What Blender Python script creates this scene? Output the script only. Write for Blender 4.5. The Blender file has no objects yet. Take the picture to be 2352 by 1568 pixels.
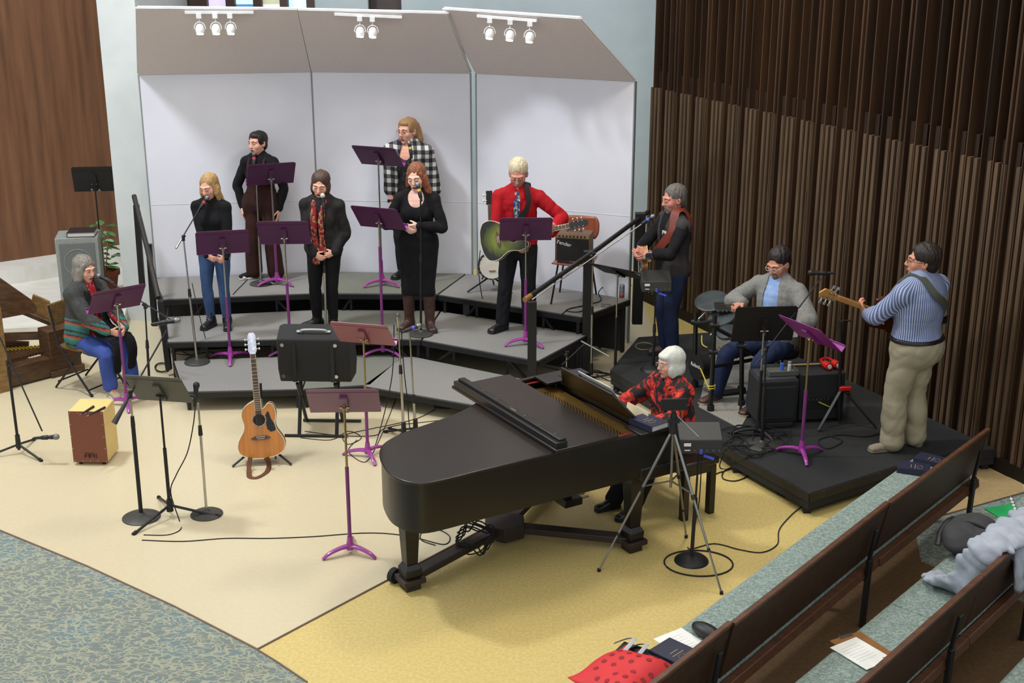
LW0,LWIN,LFR,LFL,LHO,LSP=1.12,590,150,30,50,10
import bpy, math, random
import numpy as np
from mathutils import Vector, Matrix
SC=bpy.context.scene; COL=SC.collection
random.seed(7); rng=np.random.RandomState(5)
PI=math.pi
def R(d): return d*PI/180
# ---------------------------------------------------------------- camera
F_=3036.0; TH=math.atan(.33); CH=4.57; ct_,st_=math.cos(TH),math.sin(TH)
cam=bpy.data.cameras.new('camera'); cam.sensor_width=36; cam.lens=F_/2352*36; cam.clip_end=200
cobj=bpy.data.objects.new('camera',cam); COL.objects.link(cobj)
cobj.location=(0,0,CH); cobj.rotation_euler=(PI/2-TH,0,0); SC.camera=cobj
def _ray(px,py):
    u=(px-1176)/F_; v=(py-784)/F_
    return (u, ct_-v*st_, -st_-v*ct_)
def at(px,py,z=0.):
    d=_ray(px,py); t=(z-CH)/d[2]; return Vector((d[0]*t,d[1]*t,z))
def atY(px,py,Y):
    d=_ray(px,py); t=Y/d[1]; return Vector((d[0]*t,Y,CH+d[2]*t))
def atL(px,py,A,B):
    d=_ray(px,py); nx,ny=(B[1]-A[1]),-(B[0]-A[0]); t=(nx*A[0]+ny*A[1])/(nx*d[0]+ny*d[1])
    return Vector((d[0]*t,d[1]*t,CH+d[2]*t))
# ---------------------------------------------------------------- materials
def lin(c):
    if isinstance(c,str): c=[int(c[i:i+2],16)/255 for i in (0,2,4)]
    return tuple((x/12.92 if x<=.04045 else ((x+.055)/1.055)**2.4) for x in c)
_mats={}
def mat(name,c,rough=.6,metal=0.,c2=None,scale=8.,kind='noise',detail=4.,stretch=(1,1,1),bump=0.,bscale=60.,spec=.5,emit=0,coat=0.,ramp=(.35,.65),coord='Object',sheen=0.,alpha=1.,rot=(0,0,0)):
    if name in _mats: return _mats[name]
    m=bpy.data.materials.new(name); m.use_nodes=True; nt=m.node_tree; N=nt.nodes; Lk=nt.links
    b=N['Principled BSDF']
    col=lin(c)+(1,)
    b.inputs['Base Color'].default_value=col; b.inputs['Roughness'].default_value=rough; b.inputs['Metallic'].default_value=metal
    b.inputs['Specular IOR Level'].default_value=spec
    if coat: b.inputs['Coat Weight'].default_value=coat; b.inputs['Coat Roughness'].default_value=.08
    if sheen: b.inputs['Sheen Weight'].default_value=sheen
    if alpha<1: b.inputs['Alpha'].default_value=alpha
    if emit: b.inputs['Emission Color'].default_value=col; b.inputs['Emission Strength'].default_value=emit
    tc=N.new('ShaderNodeTexCoord'); mp=N.new('ShaderNodeMapping'); mp.inputs['Scale'].default_value=stretch; mp.inputs['Rotation'].default_value=rot
    Lk.new(tc.outputs[coord],mp.inputs[0])
    if c2 is None:
        c2=c if isinstance(c,str) else c; cc=lin(c); c2l=tuple(x*.88 for x in cc)+(1,)
    else: c2l=lin(c2)+(1,)
    rp=N.new('ShaderNodeValToRGB'); rp.color_ramp.elements[0].position=ramp[0]; rp.color_ramp.elements[1].position=ramp[1]
    rp.color_ramp.elements[0].color=col; rp.color_ramp.elements[1].color=c2l
    if kind=='noise':
        t=N.new('ShaderNodeTexNoise'); t.inputs['Scale'].default_value=scale; t.inputs['Detail'].default_value=detail; out=t.outputs[0]
    elif kind=='voronoi':
        t=N.new('ShaderNodeTexVoronoi'); t.inputs['Scale'].default_value=scale; out=t.outputs[0]
    elif kind=='edge':
        t=N.new('ShaderNodeTexVoronoi'); t.feature='DISTANCE_TO_EDGE'; t.inputs['Scale'].default_value=scale; out=t.outputs[0]
    elif kind=='wave':
        t=N.new('ShaderNodeTexWave'); t.inputs['Scale'].default_value=scale; t.inputs['Distortion'].default_value=detail; t.inputs['Detail'].default_value=2; out=t.outputs['Fac']
    Lk.new(mp.outputs[0],t.inputs[0]); Lk.new(out,rp.inputs[0])
    if not emit: Lk.new(rp.outputs[0],b.inputs['Base Color'])
    if bump:
        n2=N.new('ShaderNodeTexNoise'); n2.inputs['Scale'].default_value=bscale; n2.inputs['Detail'].default_value=3
        Lk.new(mp.outputs[0],n2.inputs[0]); bp=N.new('ShaderNodeBump'); bp.inputs['Strength'].default_value=bump; bp.inputs['Distance'].default_value=.01
        Lk.new(n2.outputs[0],bp.inputs['Height']); Lk.new(bp.outputs[0],b.inputs['Normal'])
    m['t']=1; _mats[name]=m; return m
def nodes_of(m): return m.node_tree.nodes,m.node_tree.links,m.node_tree.nodes['Principled BSDF']
# ---------------------------------------------------------------- objects
def thing(name,label,cat,loc=(0,0,0),rotz=0,group=None):
    o=bpy.data.objects.new(name,None); COL.objects.link(o); o.empty_display_size=.1
    o.location=loc; o.rotation_euler=(0,0,rotz); o['label']=label; o['category']=cat
    if group: o['group']=group
    return o
def tag(o,label,cat,group=None,kind=None):
    if label: o['label']=label
    if cat: o['category']=cat
    if group: o['group']=group
    if kind: o['kind']=kind
    return o
def struct(o): o['kind']='structure'; return o
def chain(o):
    M=Matrix.Identity(4)
    while o is not None: M=o.matrix_basis@M; o=o.parent
    return M
def frame(o,x=None,y=None,z=None):
    return None
def axes(d,up=(0,0,1)):
    z=Vector(d).normalized(); u=Vector(up)
    if abs(z.dot(u))>.98: u=Vector((0,1,0))
    x=u.cross(z).normalized(); y=z.cross(x); return x,y,z
class MB:
    def __init__(s,world=False): s.v=[]; s.f=[]; s.m=[]; s.T=Matrix.Identity(4); s.mi=0; s.world=world
    def add(s,vs,fs):
        k=len(s.v); s.v+=[s.T@Vector(p) for p in vs]; s.f+=[tuple(i+k for i in f) for f in fs]; s.m+=[s.mi]*len(fs); return s
    def box(s,c,d,rz=0,M=None):
        x,y,z=d[0]/2,d[1]/2,d[2]/2
        vs=[Vector((a*x,b*y,e*z)) for e in(-1,1) for b in(-1,1) for a in(-1,1)]
        Q=Matrix.Translation(c)@(M.to_4x4() if M is not None else Matrix.Rotation(rz,4,'Z'))
        return s.add([Q@p for p in vs],[(0,2,3,1),(4,5,7,6),(0,1,5,4),(1,3,7,5),(3,2,6,7),(2,0,4,6)])
    def bar(s,a,b,w,h,up=(0,0,1)):
        a,b=Vector(a),Vector(b); x,y,z=axes(b-a,up)
        vs=[p+x*(i*w/2)+y*(j*h/2) for p in(a,b) for i,j in((-1,-1),(1,-1),(1,1),(-1,1))]
        return s.add(vs,[(3,2,1,0),(4,5,6,7),(0,1,5,4),(1,2,6,5),(2,3,7,6),(3,0,4,7)])
    def cyl(s,a,b,r,r2=None,n=12,cap=True):
        a,b=Vector(a),Vector(b); r2=r if r2 is None else r2; x,y,z=axes(b-a)
        vs=[]
        for p,q in((a,r),(b,r2)):
            vs+=[p+x*(q*math.cos(2*PI*i/n))+y*(q*math.sin(2*PI*i/n)) for i in range(n)]
        fs=[(i,(i+1)%n,n+(i+1)%n,n+i) for i in range(n)]
        if cap: fs+=[tuple(range(n-1,-1,-1)),tuple(range(n,2*n))]
        return s.add(vs,fs)
    def tube(s,pts,r,n=8,sm=0,closed=False,rr=None,fl=1.):
        P=[Vector(p) for p in pts]
        if sm:
            Q=[];m=len(P)
            rng_=range(m) if closed else range(m-1)
            for i in rng_:
                p0=P[(i-1)%m] if closed or i>0 else P[0]; p1=P[i]; p2=P[(i+1)%m]; p3=P[(i+2)%m] if closed or i+2<m else P[-1]
                for k in range(sm):
                    t=k/sm; Q.append(.5*((2*p1)+(p2-p0)*t+(2*p0-5*p1+4*p2-p3)*t*t+(3*p1-p0-3*p2+p3)*t**3))
            if not closed: Q.append(P[-1])
            if rr: rr=list(np.interp(np.linspace(0,1,len(Q)),np.linspace(0,1,len(rr)),rr))
            P=Q
        m=len(P); vs=[]; px=None
        for i in range(m):
            d=(P[(i+1)%m]-P[i-1]) if closed or 0<i<m-1 else (P[1]-P[0] if i==0 else P[-1]-P[-2])
            if d.length<1e-9: d=Vector((0,0,1))
            d.normalize()
            if px is None: px,_,_=axes(d)
            px=(px-d*px.dot(d))
            if px.length<1e-6: px,_,_=axes(d)
            px.normalize(); y=d.cross(px); q=rr[i] if rr else r
            vs+=[P[i]+px*(q*math.cos(2*PI*k/n))+y*(q*fl*math.sin(2*PI*k/n)) for k in range(n)]
        fs=[]
        for i in range(m if closed else m-1):
            j=(i+1)%m
            fs+=[(i*n+k,i*n+(k+1)%n,j*n+(k+1)%n,j*n+k) for k in range(n)]
        if not closed: fs+=[tuple(range(n-1,-1,-1)),tuple((m-1)*n+k for k in range(n))]
        return s.add(vs,fs)
    def lathe(s,prof,c=(0,0,0),d=(0,0,1),n=20):
        x,y,z=axes(d,(0,1,0) if abs(Vector(d).normalized().z)>.9 else (0,0,1)); c=Vector(c); vs=[]
        for r,h in prof: vs+=[c+z*h+x*(r*math.cos(2*PI*i/n))+y*(r*math.sin(2*PI*i/n)) for i in range(n)]
        m=len(prof); fs=[(i*n+k,i*n+(k+1)%n,(i+1)*n+(k+1)%n,(i+1)*n+k) for i in range(m-1) for k in range(n)]
        if prof[0][0]>1e-5: fs.append(tuple(range(n-1,-1,-1)))
        if prof[-1][0]>1e-5: fs.append(tuple((m-1)*n+k for k in range(n)))
        return s.add(vs,fs)
    def ell(s,c,r,M=None,n=14,m=8):
        vs=[];c=Vector(c)
        for i in range(m+1):
            a=PI*i/m
            for k in range(n):
                b=2*PI*k/n; p=Vector((r[0]*math.sin(a)*math.cos(b),r[1]*math.sin(a)*math.sin(b),-r[2]*math.cos(a)))
                vs.append(c+(M@p if M is not None else p))
        return s.add(vs,[(i*n+k,i*n+(k+1)%n,(i+1)*n+(k+1)%n,(i+1)*n+k) for i in range(m) for k in range(n)])
    def prism(s,poly,z0,z1,M=None):
        n=len(poly); ar=sum(poly[i][0]*poly[(i+1)%n][1]-poly[(i+1)%n][0]*poly[i][1] for i in range(n))
        if ar<0: poly=poly[::-1]
        vs=[Vector((p[0],p[1],z)) for z in(z0,z1) for p in poly]
        if M is not None: vs=[M@p for p in vs]
        return s.add(vs,[tuple(range(n-1,-1,-1)),tuple(range(n,2*n))]+[(i,(i+1)%n,n+(i+1)%n,n+i) for i in range(n)])
    def ribbon(s,pts,nrm_,w,th=.003,sm=5):
        P=[Vector([float(q) for q in p]) for p in pts]; Nn=[Vector([float(q) for q in p]) for p in nrm_]
        def cr(A):
            Q=[];m=len(A)
            for i in range(m-1):
                p0=A[max(i-1,0)];p1=A[i];p2=A[i+1];p3=A[min(i+2,m-1)]
                for k in range(sm):
                    t=k/sm; Q.append(.5*((2*p1)+(p2-p0)*t+(2*p0-5*p1+4*p2-p3)*t*t+(3*p1-p0-3*p2+p3)*t**3))
            return Q+[A[-1]]
        P,Nn=cr(P),cr(Nn); vs=[];m=len(P)
        for i in range(m):
            t=(P[min(i+1,m-1)]-P[max(i-1,0)]).normalized(); n=Nn[i]; n=(n-t*n.dot(t)).normalized(); x=t.cross(n)
            vs+=[P[i]-x*w/2,P[i]+x*w/2,P[i]+x*w/2+n*th,P[i]-x*w/2+n*th]
        fs=[(i*4+k,i*4+(k+1)%4,i*4+4+(k+1)%4,i*4+4+k) for i in range(m-1) for k in range(4)]+[(3,2,1,0),((m-1)*4,(m-1)*4+1,(m-1)*4+2,(m-1)*4+3)]
        return s.add(vs,fs)
    def grid(s,fn,nu,nv,th=0.):
        vs=[fn(i/nu,j/nv) for i in range(nu+1) for j in range(nv+1)]; w=nv+1
        return s.add(vs,[(i*w+j,(i+1)*w+j,(i+1)*w+j+1,i*w+j+1) for i in range(nu) for j in range(nv)])
    def build(s,name,mats,parent=None,bevel=0.,ang=35,smooth=True,solid=0.,seg=2):
        me=bpy.data.meshes.new(name); vs=s.v
        if s.world and parent is not None:
            I=chain(parent).inverted(); vs=[I@p for p in vs]
        me.from_pydata([tuple(p) for p in vs],[],s.f)
        if not isinstance(mats,(list,tuple)): mats=[mats]
        for q in mats: me.materials.append(q)
        if len(mats)>1: me.polygons.foreach_set('material_index',s.m)
        if smooth:
            me.polygons.foreach_set('use_smooth',[True]*len(me.polygons)); me.set_sharp_from_angle(angle=R(ang))
        me.update()
        o=bpy.data.objects.new(name,me); COL.objects.link(o)
        if parent is not None: o.parent=parent
        if solid:
            q=o.modifiers.new('s','SOLIDIFY'); q.thickness=solid; q.offset=0
        if bevel:
            q=o.modifiers.new('b','BEVEL'); q.width=bevel; q.segments=seg; q.limit_method='ANGLE'; q.angle_limit=R(40)
        return o
def text(name,body,size,m,parent,M,ext=.001):
    cu=bpy.data.curves.new(name,'FONT'); cu.body=body; cu.size=size; cu.extrude=ext; cu.align_x='CENTER'; cu.align_y='CENTER'
    o=bpy.data.objects.new(name,cu); COL.objects.link(o); bpy.context.view_layer.update()
    me=bpy.data.meshes.new_from_object(o.evaluated_get(bpy.context.evaluated_depsgraph_get()))
    bpy.data.objects.remove(o); me.transform(M); me.materials.clear(); me.materials.append(m)
    o=bpy.data.objects.new(name,me); COL.objects.link(o); o.parent=parent; return o
def lerp(a,b,t): return a+(b-a)*t
# ---------------------------------------------------------------- implicit surfaces for bodies and clothes
class Field:
    def __init__(s,lo,hi,h):
        s.h=h; s.lo=np.array(lo,dtype=np.float32)-2*h; n=np.ceil((np.array(hi)+2*h-s.lo)/h).astype(int)+1
        s.n=n; s.F=np.full(tuple(n),.12,dtype=np.float32)
        s.ax=[s.lo[i]+h*np.arange(n[i],dtype=np.float32) for i in range(3)]
    def sub(s,lo,hi,m):
        sl=[]
        for i in range(3):
            a=int(max(0,math.floor((lo[i]-m-s.lo[i])/s.h))); b=int(min(s.n[i],math.ceil((hi[i]+m-s.lo[i])/s.h)+1))
            if b<=a: return None
            sl.append(slice(a,b))
        X=s.ax[0][sl[0]][:,None,None]; Y=s.ax[1][sl[1]][None,:,None]; Z=s.ax[2][sl[2]][None,None,:]
        return tuple(sl),X,Y,Z
    def op(s,lo,hi,fn,k,mode='u'):
        q=s.sub(lo,hi,.03+k)
        if q is None: return s
        sl,X,Y,Z=q; d=fn(X,Y,Z).astype(np.float32); A=s.F[sl]
        if mode=='u':
            if k>0:
                h=np.clip(.5+.5*(A-d)/k,0,1); s.F[sl]=A*(1-h)+d*h-k*h*(1-h)
            else: s.F[sl]=np.minimum(A,d)
        elif mode=='s':
            d=-d
            if k>0:
                h=np.clip(.5-.5*(A-d)/k,0,1); s.F[sl]=A*(1-h)+d*h+k*h*(1-h)
            else: s.F[sl]=np.maximum(A,d)
        return s
    def cone(s,a,b,ra,rb=None,k=.02,mode='u'):
        a=np.array(a,float); b=np.array(b,float); rb=ra if rb is None else rb; r=max(ra,rb); ba=b-a; L=max(ba@ba,1e-9)
        def fn(X,Y,Z):
            x,y,z=X-a[0],Y-a[1],Z-a[2]
            t=np.clip((x*ba[0]+y*ba[1]+z*ba[2])/L,0,1)
            return np.sqrt((x-t*ba[0])**2+(y-t*ba[1])**2+(z-t*ba[2])**2)-(ra+(rb-ra)*t)
        return s.op(np.minimum(a,b)-r,np.maximum(a,b)+r,fn,k,mode)
    def ell(s,c,r,M=None,k=.02,mode='u'):
        c=np.array(c,float); M_=np.array(M) if M is not None else np.eye(3); r=np.array(r,float); e=np.abs(M_)@r
        def fn(X,Y,Z):
            x,y,z=X-c[0],Y-c[1],Z-c[2]
            q=[(x*M_[0,i]+y*M_[1,i]+z*M_[2,i])/r[i] for i in range(3)]
            k0=np.sqrt(q[0]**2+q[1]**2+q[2]**2)+1e-6
            k1=np.sqrt((q[0]/r[0])**2+(q[1]/r[1])**2+(q[2]/r[2])**2)+1e-6
            return k0*(k0-1)/k1
        return s.op(c-e,c+e,fn,k,mode)
    def loft(s,pts,rx,ry,side,k=.02,cap=False,mode='u',sm=1):
        P=np.array([np.array(p,float) for p in pts]); side=np.array(side,float); rx=np.array(rx,float); ry=np.array(ry,float)
        if sm>1 and len(P)>2:
            t=np.arange(len(P)); tt=np.linspace(0,len(P)-1,(len(P)-1)*sm+1)
            def cr(a):
                o=[]
                for q in tt:
                    i=min(int(q),len(P)-2); f=q-i; p0=a[max(i-1,0)];p1=a[i];p2=a[i+1];p3=a[min(i+2,len(P)-1)]
                    o.append(.5*((2*p1)+(p2-p0)*f+(2*p0-5*p1+4*p2-p3)*f*f+(3*p1-p0-3*p2+p3)*f**3))
                return np.array(o)
            P,rx,ry=cr(P),cr(rx),cr(ry)
        r=max(rx.max(),ry.max()); n=len(P)
        def fn(X,Y,Z):
            D=None
            for i in range(n-1):
                a,b=P[i],P[i+1]; d=b-a; L=np.linalg.norm(d)+1e-9; w=d/L; sd=side-w*(side@w); sd=sd/np.linalg.norm(sd); fr=np.cross(w,sd)
                x,y,z=X-a[0],Y-a[1],Z-a[2]
                t=x*w[0]+y*w[1]+z*w[2]; tc=np.clip(t/L,0,1); ax_=t-tc*L
                u=x*sd[0]+y*sd[1]+z*sd[2]; v=x*fr[0]+y*fr[1]+z*fr[2]
                A=rx[i]+(rx[i+1]-rx[i])*tc; B=ry[i]+(ry[i+1]-ry[i])*tc; m=np.minimum(A,B)
                dd=(np.sqrt((u/A)**2+(v/B)**2+(ax_/m)**2)-1)*m
                if cap and i==0: dd=np.maximum(dd,-t)
                if cap and i==n-2: dd=np.maximum(dd,t-L)
                D=dd if D is None else np.minimum(D,dd)
            return D
        return s.op(P.min(0)-r,P.max(0)+r,fn,k,mode)
    def limb(s,pts,rr,k=.02,sm=3):
        return s.loft(pts,rr,rr,(.31,.52,.79),k,sm=sm)
    def cut(s,p,n):
        p=np.array(p,float); n=np.array(n,float); n/=np.linalg.norm(n)
        X,Y,Z=s.ax[0][:,None,None],s.ax[1][None,:,None],s.ax[2][None,None,:]
        s.F=np.maximum(s.F,((X-p[0])*n[0]+(Y-p[1])*n[1]+(Z-p[2])*n[2]).astype(np.float32)); return s
    def wr(s,amp,f=22.,seed=0,st=(1,1,.55)):
        X,Y,Z=s.ax[0][:,None,None]*st[0],s.ax[1][None,:,None]*st[1],s.ax[2][None,None,:]*st[2]
        r=np.random.RandomState(seed); n=0
        for j in range(4):
            d=r.randn(3); d/=np.linalg.norm(d); q=f*(1+.6*j); ph=r.rand()*6
            n=n+(1-2*np.abs(np.sin(.5*q*(d[0]*X+d[1]*Y+d[2]*Z)+ph+1.2*np.sin(.45*q*(d[1]*X-d[0]*Y+d[2]*Z*.7)+ph*2))))/(1+.45*j)
        s.F=s.F+(amp*.5*n).astype(np.float32); return s
    def mesh(s):
        F=s.F; ins=F<0; n=F.shape
        cnt=np.zeros((n[0]-1,n[1]-1,n[2]-1),np.int8)
        for i in(0,1):
            for j in(0,1):
                for k in(0,1): cnt+=ins[i:n[0]-1+i,j:n[1]-1+j,k:n[2]-1+k]
        act=(cnt>0)&(cnt<8); idx=np.argwhere(act)
        if len(idx)==0: return np.zeros((0,3),np.float32),np.zeros((0,4),np.int32)
        ids=np.full(act.shape,-1,np.int32); ids[act]=np.arange(len(idx))
        acc=np.zeros((len(idx),3),np.float32); c=np.zeros(len(idx),np.float32); I,J,K=idx.T
        for ax in range(3):
            for u in(0,1):
                for v in(0,1):
                    o=[0,0,0]; o[(ax+1)%3]=u; o[(ax+2)%3]=v; o2=list(o); o2[ax]=1
                    a=F[I+o[0],J+o[1],K+o[2]]; b=F[I+o2[0],J+o2[1],K+o2[2]]; m=(a<0)!=(b<0)
                    t=np.where(m,a/np.where(m,a-b,1),0)
                    p=np.zeros((len(idx),3),np.float32); p[:,0]=o[0];p[:,1]=o[1];p[:,2]=o[2]; p[:,ax]=t
                    acc+=p*m[:,None]; c+=m
        V=(idx+acc/np.maximum(c,1)[:,None])*s.h+s.lo
        Q=[]
        for ax in range(3):
            a=[slice(1,-1)]*3; a[ax]=slice(0,-1); b=list(a); b[ax]=slice(1,None)
            A=ins[tuple(a)]; B=ins[tuple(b)]; e=np.argwhere(A!=B); 
            if not len(e): continue
            fl=A[tuple(e.T)]; e=e+1; e[:,ax]-=1
            u=np.zeros(3,int); u[(ax+1)%3]=1; v=np.zeros(3,int); v[(ax+2)%3]=1
            g=lambda q: ids[q[:,0],q[:,1],q[:,2]]
            q=np.stack([g(e-u-v),g(e-v),g(e),g(e-u)],1); q[~fl]=q[~fl][:,::-1]; Q.append(q)
        return V.astype(np.float32),np.concatenate(Q).astype(np.int32)
def mesh_obj(name,V,Q,mats,parent,mi=None,extra=None):
    me=bpy.data.meshes.new(name); nv=len(V); nq=len(Q)
    me.vertices.add(nv); me.vertices.foreach_set('co',V.ravel()); me.loops.add(nq*4); me.loops.foreach_set('vertex_index',Q.ravel())
    me.polygons.add(nq); me.polygons.foreach_set('loop_start',np.arange(0,nq*4,4,dtype=np.int32))
    if not isinstance(mats,(list,tuple)): mats=[mats]
    for q in mats: me.materials.append(q)
    if mi is not None: me.polygons.foreach_set('material_index',mi.astype(np.int32))
    me.polygons.foreach_set('use_smooth',np.ones(nq,bool)); me.update(calc_edges=True)
    o=bpy.data.objects.new(name,me); COL.objects.link(o)
    if parent is not None: o.parent=parent
    return o
def fobj(F,name,m,parent,mi=None):
    V,Q=F.mesh(); 
    k=None
    if mi is not None and len(Q): k=mi(V[Q].mean(1))
    return mesh_obj(name,V,Q,m,parent,k)
# ---------------------------------------------------------------- people
import bmesh
A3=lambda *p: np.array(p,float)
def rotm(yaw,pitch,roll=0):
    return np.array(Matrix.Rotation(R(yaw),3,'Z')@Matrix.Rotation(R(pitch),3,'X')@Matrix.Rotation(R(roll),3,'Y'))
def nrm(v): v=np.array(v,float); return v/np.linalg.norm(v)
def ik(S,W,l1,l2,pole):
    d=W-S; L=np.linalg.norm(d)
    if L>.998*(l1+l2): W=S+d/L*.998*(l1+l2); d=W-S; L=np.linalg.norm(d)
    n=d/L; a=(l1*l1-l2*l2+L*L)/(2*L); hh=math.sqrt(max(0,l1*l1-a*a)); p=np.array(pole,float); p=p-n*(p@n); p=nrm(p)
    return S+n*a+p*hh,W
M_SKIN={'fair':mat('skin_fair','e0aa94',.55,c2='d99f88',scale=14,spec=.35),'tan':mat('skin_tan','c98f74',.55,c2='bb7f66',scale=14,spec=.35),'pale':mat('skin_pale','e8bfae',.55,c2='e0b19f',scale=14,spec=.35),'ruddy':mat('skin_ruddy','cf8f7c',.55,c2='bd7a68',scale=14,spec=.35)}
M_LIP=mat('lips','a8514f',.45); M_LIPR=mat('lips_muted','b36a60',.5); M_EYE=mat('eye_white','e8e4df',.3); M_DARK=mat('lash_dark','241a17',.5); M_MOUTH=mat('mouth_dark','4a1d1c',.6)
M_IRIS=mat('iris','4a3a2c',.3)
def brow(c): return mat('brow_'+c,c,.8)
class Fig:
    def __init__(s,label,pos,yaw,h,fem=False,bulk=1.,belly=0.,stance=.085,seat=None,lean=(0,0),head=(0,5,0),wr=None,pole=None,feet=None,twist=0,kpole=None,hips=None,skin='fair',toes=None,slen=.30,sw=None,hs=1.):
        s.root=thing('person',label,'person',pos,R(yaw)); s.h=h; s.fem=fem; s.b=bulk; s.belly=belly; s.skin=skin; u=h/1.75; s.u=u
        z=h*.53 if seat is None else seat+.10*u
        s.HC=A3(*(hips or (0,0)),z); s.NB=s.HC+A3(lean[0],lean[1],math.sqrt(max(.01,(slen*h)**2-lean[0]**2-lean[1]**2)))
        s.side=A3(math.cos(R(twist)),math.sin(R(twist)),0); s.fwd=A3(math.sin(R(twist)),-math.cos(R(twist)),0)
        w=(sw or (.094 if fem else .110))*h*(bulk**.5); s.ax=nrm(s.NB-s.HC)
        s.sh={k:s.NB+s.side*k*w-A3(0,0,.036*h) for k in(-1,1)}
        s.hs=u*hs*1.12
        s.HD=s.NB+s.fwd*.02*u+A3(0,0,.092*h)+A3(lean[0],lean[1],0)*.12
        s.Rh=rotm(*head)@np.eye(3); s.ankle={};s.knee={};s.hip={};s.toe={};s.el={};s.w={}
        for k in(-1,1):
            s.hip[k]=s.HC+A3(k*.052*h,0,-.02*h)
            f=feet[k] if feet else (k*stance,0.)
            a=A3(f[0],f[1],(f[2] if len(f)>2 else 0)+.048*h)
            kp=kpole[k] if kpole else ((k*.12,-1,.0) if seat is None else (k*.15,-.6,1))
            s.knee[k],s.ankle[k]=ik(s.hip[k],a,.2345*h,.231*h,kp)
            s.toe[k]=nrm(toes[k]+(0,)) if toes else nrm(A3(k*.3,-1,0))
            t=wr[k] if wr and k in wr else (k*.23*u*bulk,-.03,.5*h)
            pl=pole[k] if pole and k in pole else (k*.7,.8,-.3)
            s.el[k],s.w[k]=ik(s.sh[k],A3(*t),.172*h,.15*h,pl)
        s.hands={}
    def bounds(s,m=.2):
        P=np.array([s.HC,s.NB,s.HD+A3(0,0,.13),s.HD-A3(0,0,.1)]+[d[k] for d in(s.sh,s.el,s.w,s.hip,s.knee,s.ankle) for k in(-1,1)])
        return P.min(0)-m,P.max(0)+m
    def torso(s,F,g=0.,k=.03,lo=-.14,hi=1.,waist=0.):
        u=s.u*s.b; d=s.NB-s.HC
        T=[-.14,0,.34,.68,.9,1.0]
        rx=[.115,.172,.128+waist,.142,.118,.06] if s.fem else [.12,.16,.145+waist,.162,.138,.065]
        ry=[.085,.112,.092+waist,.104,.078,.05] if s.fem else [.09,.112,.102+waist,.117,.088,.055]
        F.loft([s.HC+d*t for t in T],[r*u+g for r in rx],[r*u+g for r in ry],s.side,k,sm=3)
        if s.fem:
            for q in(-1,1): F.ell(s.HC+d*.62+s.side*q*.066*u+s.fwd*.068*u,np.array([.056,.048,.058])*u+g*.8,k=.05)
        if s.belly: F.ell(s.HC+d*.25+s.fwd*.05*u,np.array([.17,.15,.17])*(s.u*s.belly)+g,k=.05)
        if s.HC[2]<.75*s.h*.6 or True:
            F.ell(s.HC+A3(0,.04*u,-.02),np.array([.15 if s.fem else .14,.1,.11])*u+g,k=.04)
        for q in(-1,1): F.limb([s.NB+s.side*q*.03*u+s.ax*.03*u,s.NB+s.side*q*.085*u-s.ax*.018*u,s.sh[q]],[.038*u+g,.044*u+g,.050*u+g],k=.03)
        return F
    def surf(s,t,ang,g=.02,dz=0.):
        u=s.u*s.b; T=[-.14,0,.34,.68,.9,1.0]; rx=[.115,.172,.128,.142,.118,.06] if s.fem else [.12,.16,.145,.162,.138,.065]; ry=[.085,.112,.092,.104,.078,.05] if s.fem else [.09,.112,.102,.117,.088,.055]
        a=R(ang); n=s.side*math.sin(a)+s.fwd*math.cos(a)
        return s.HC+(s.NB-s.HC)*t+s.side*math.sin(a)*(np.interp(t,T,rx)*u+g)+s.fwd*math.cos(a)*(np.interp(t,T,ry)*u+g)+A3(0,0,dz),n
    def strap(s,name,m,path,w,label=None):
        # path: (t, angle, gap[, dz]); points above the shoulder have an upward normal
        P=[];Nn=[]
        for q in path:
            if len(q)==4 and q[0]=='s': P.append(s.NB+s.side*q[1]+s.fwd*q[2]+A3(0,0,q[3])); Nn.append(A3(0,0,1)+s.side*q[1]*3+s.fwd*q[2]*4)
            else: a,n=s.surf(*q); P.append(a); Nn.append(n)
        b=MB(); b.ribbon(P,Nn,w); o=b.build(name,m,None if label else s.root)
        if label:
            o.data.transform(chain(s.root)); tag(o,label,'strap')
        return o
    def arms(s,F,g=0.,sl=1.,k=.02,cuff=None,both=(-1,1)):
        u=s.u*(s.b**.7)*(.93 if s.fem else 1)
        for q in both:
            S,E,W=s.sh[q],s.el[q],s.w[q]
            if sl>0:
                cg=cuff if cuff is not None else g; n_=3
                F.limb([S,lerp(S,E,.5),E,lerp(E,W,.3*sl),lerp(E,W,sl)],[.050*u+g,.047*u+g,.040*u+g,.041*u+g,(.041-.015*sl)*u+cg],k=k)
            else: F.limb([S,lerp(S,E,.5),lerp(S,E,1+sl)],[.050*u+g,.048*u+g,.044*u+g+.004],k=k)
        return F
    def legs(s,F,g=0.,k=.02,end=1.,flare=0.,sides=(-1,1)):
        u=s.u*(s.b**.75)
        for q in sides:
            th=.084 if s.fem else .08; K,N=s.knee[q],s.ankle[q]; Hh=s.hip[q]-A3(0,0,.02)
            F.limb([Hh,lerp(Hh,K,.5),K,lerp(K,N,.3*end),lerp(K,N,end)],[th*u+g,.069*u+g+flare*.15,.052*u+g+flare*.3,.053*u+g+flare*.5,(.053-.014*end)*u+g+flare],k=k+.01)
        return F
    def hand(s,q,d,n,t,curl=.4,spread=0.,thumb=None):
        s.hands[q]=(nrm(d),nrm(n),nrm(t),curl,spread,thumb)
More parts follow.
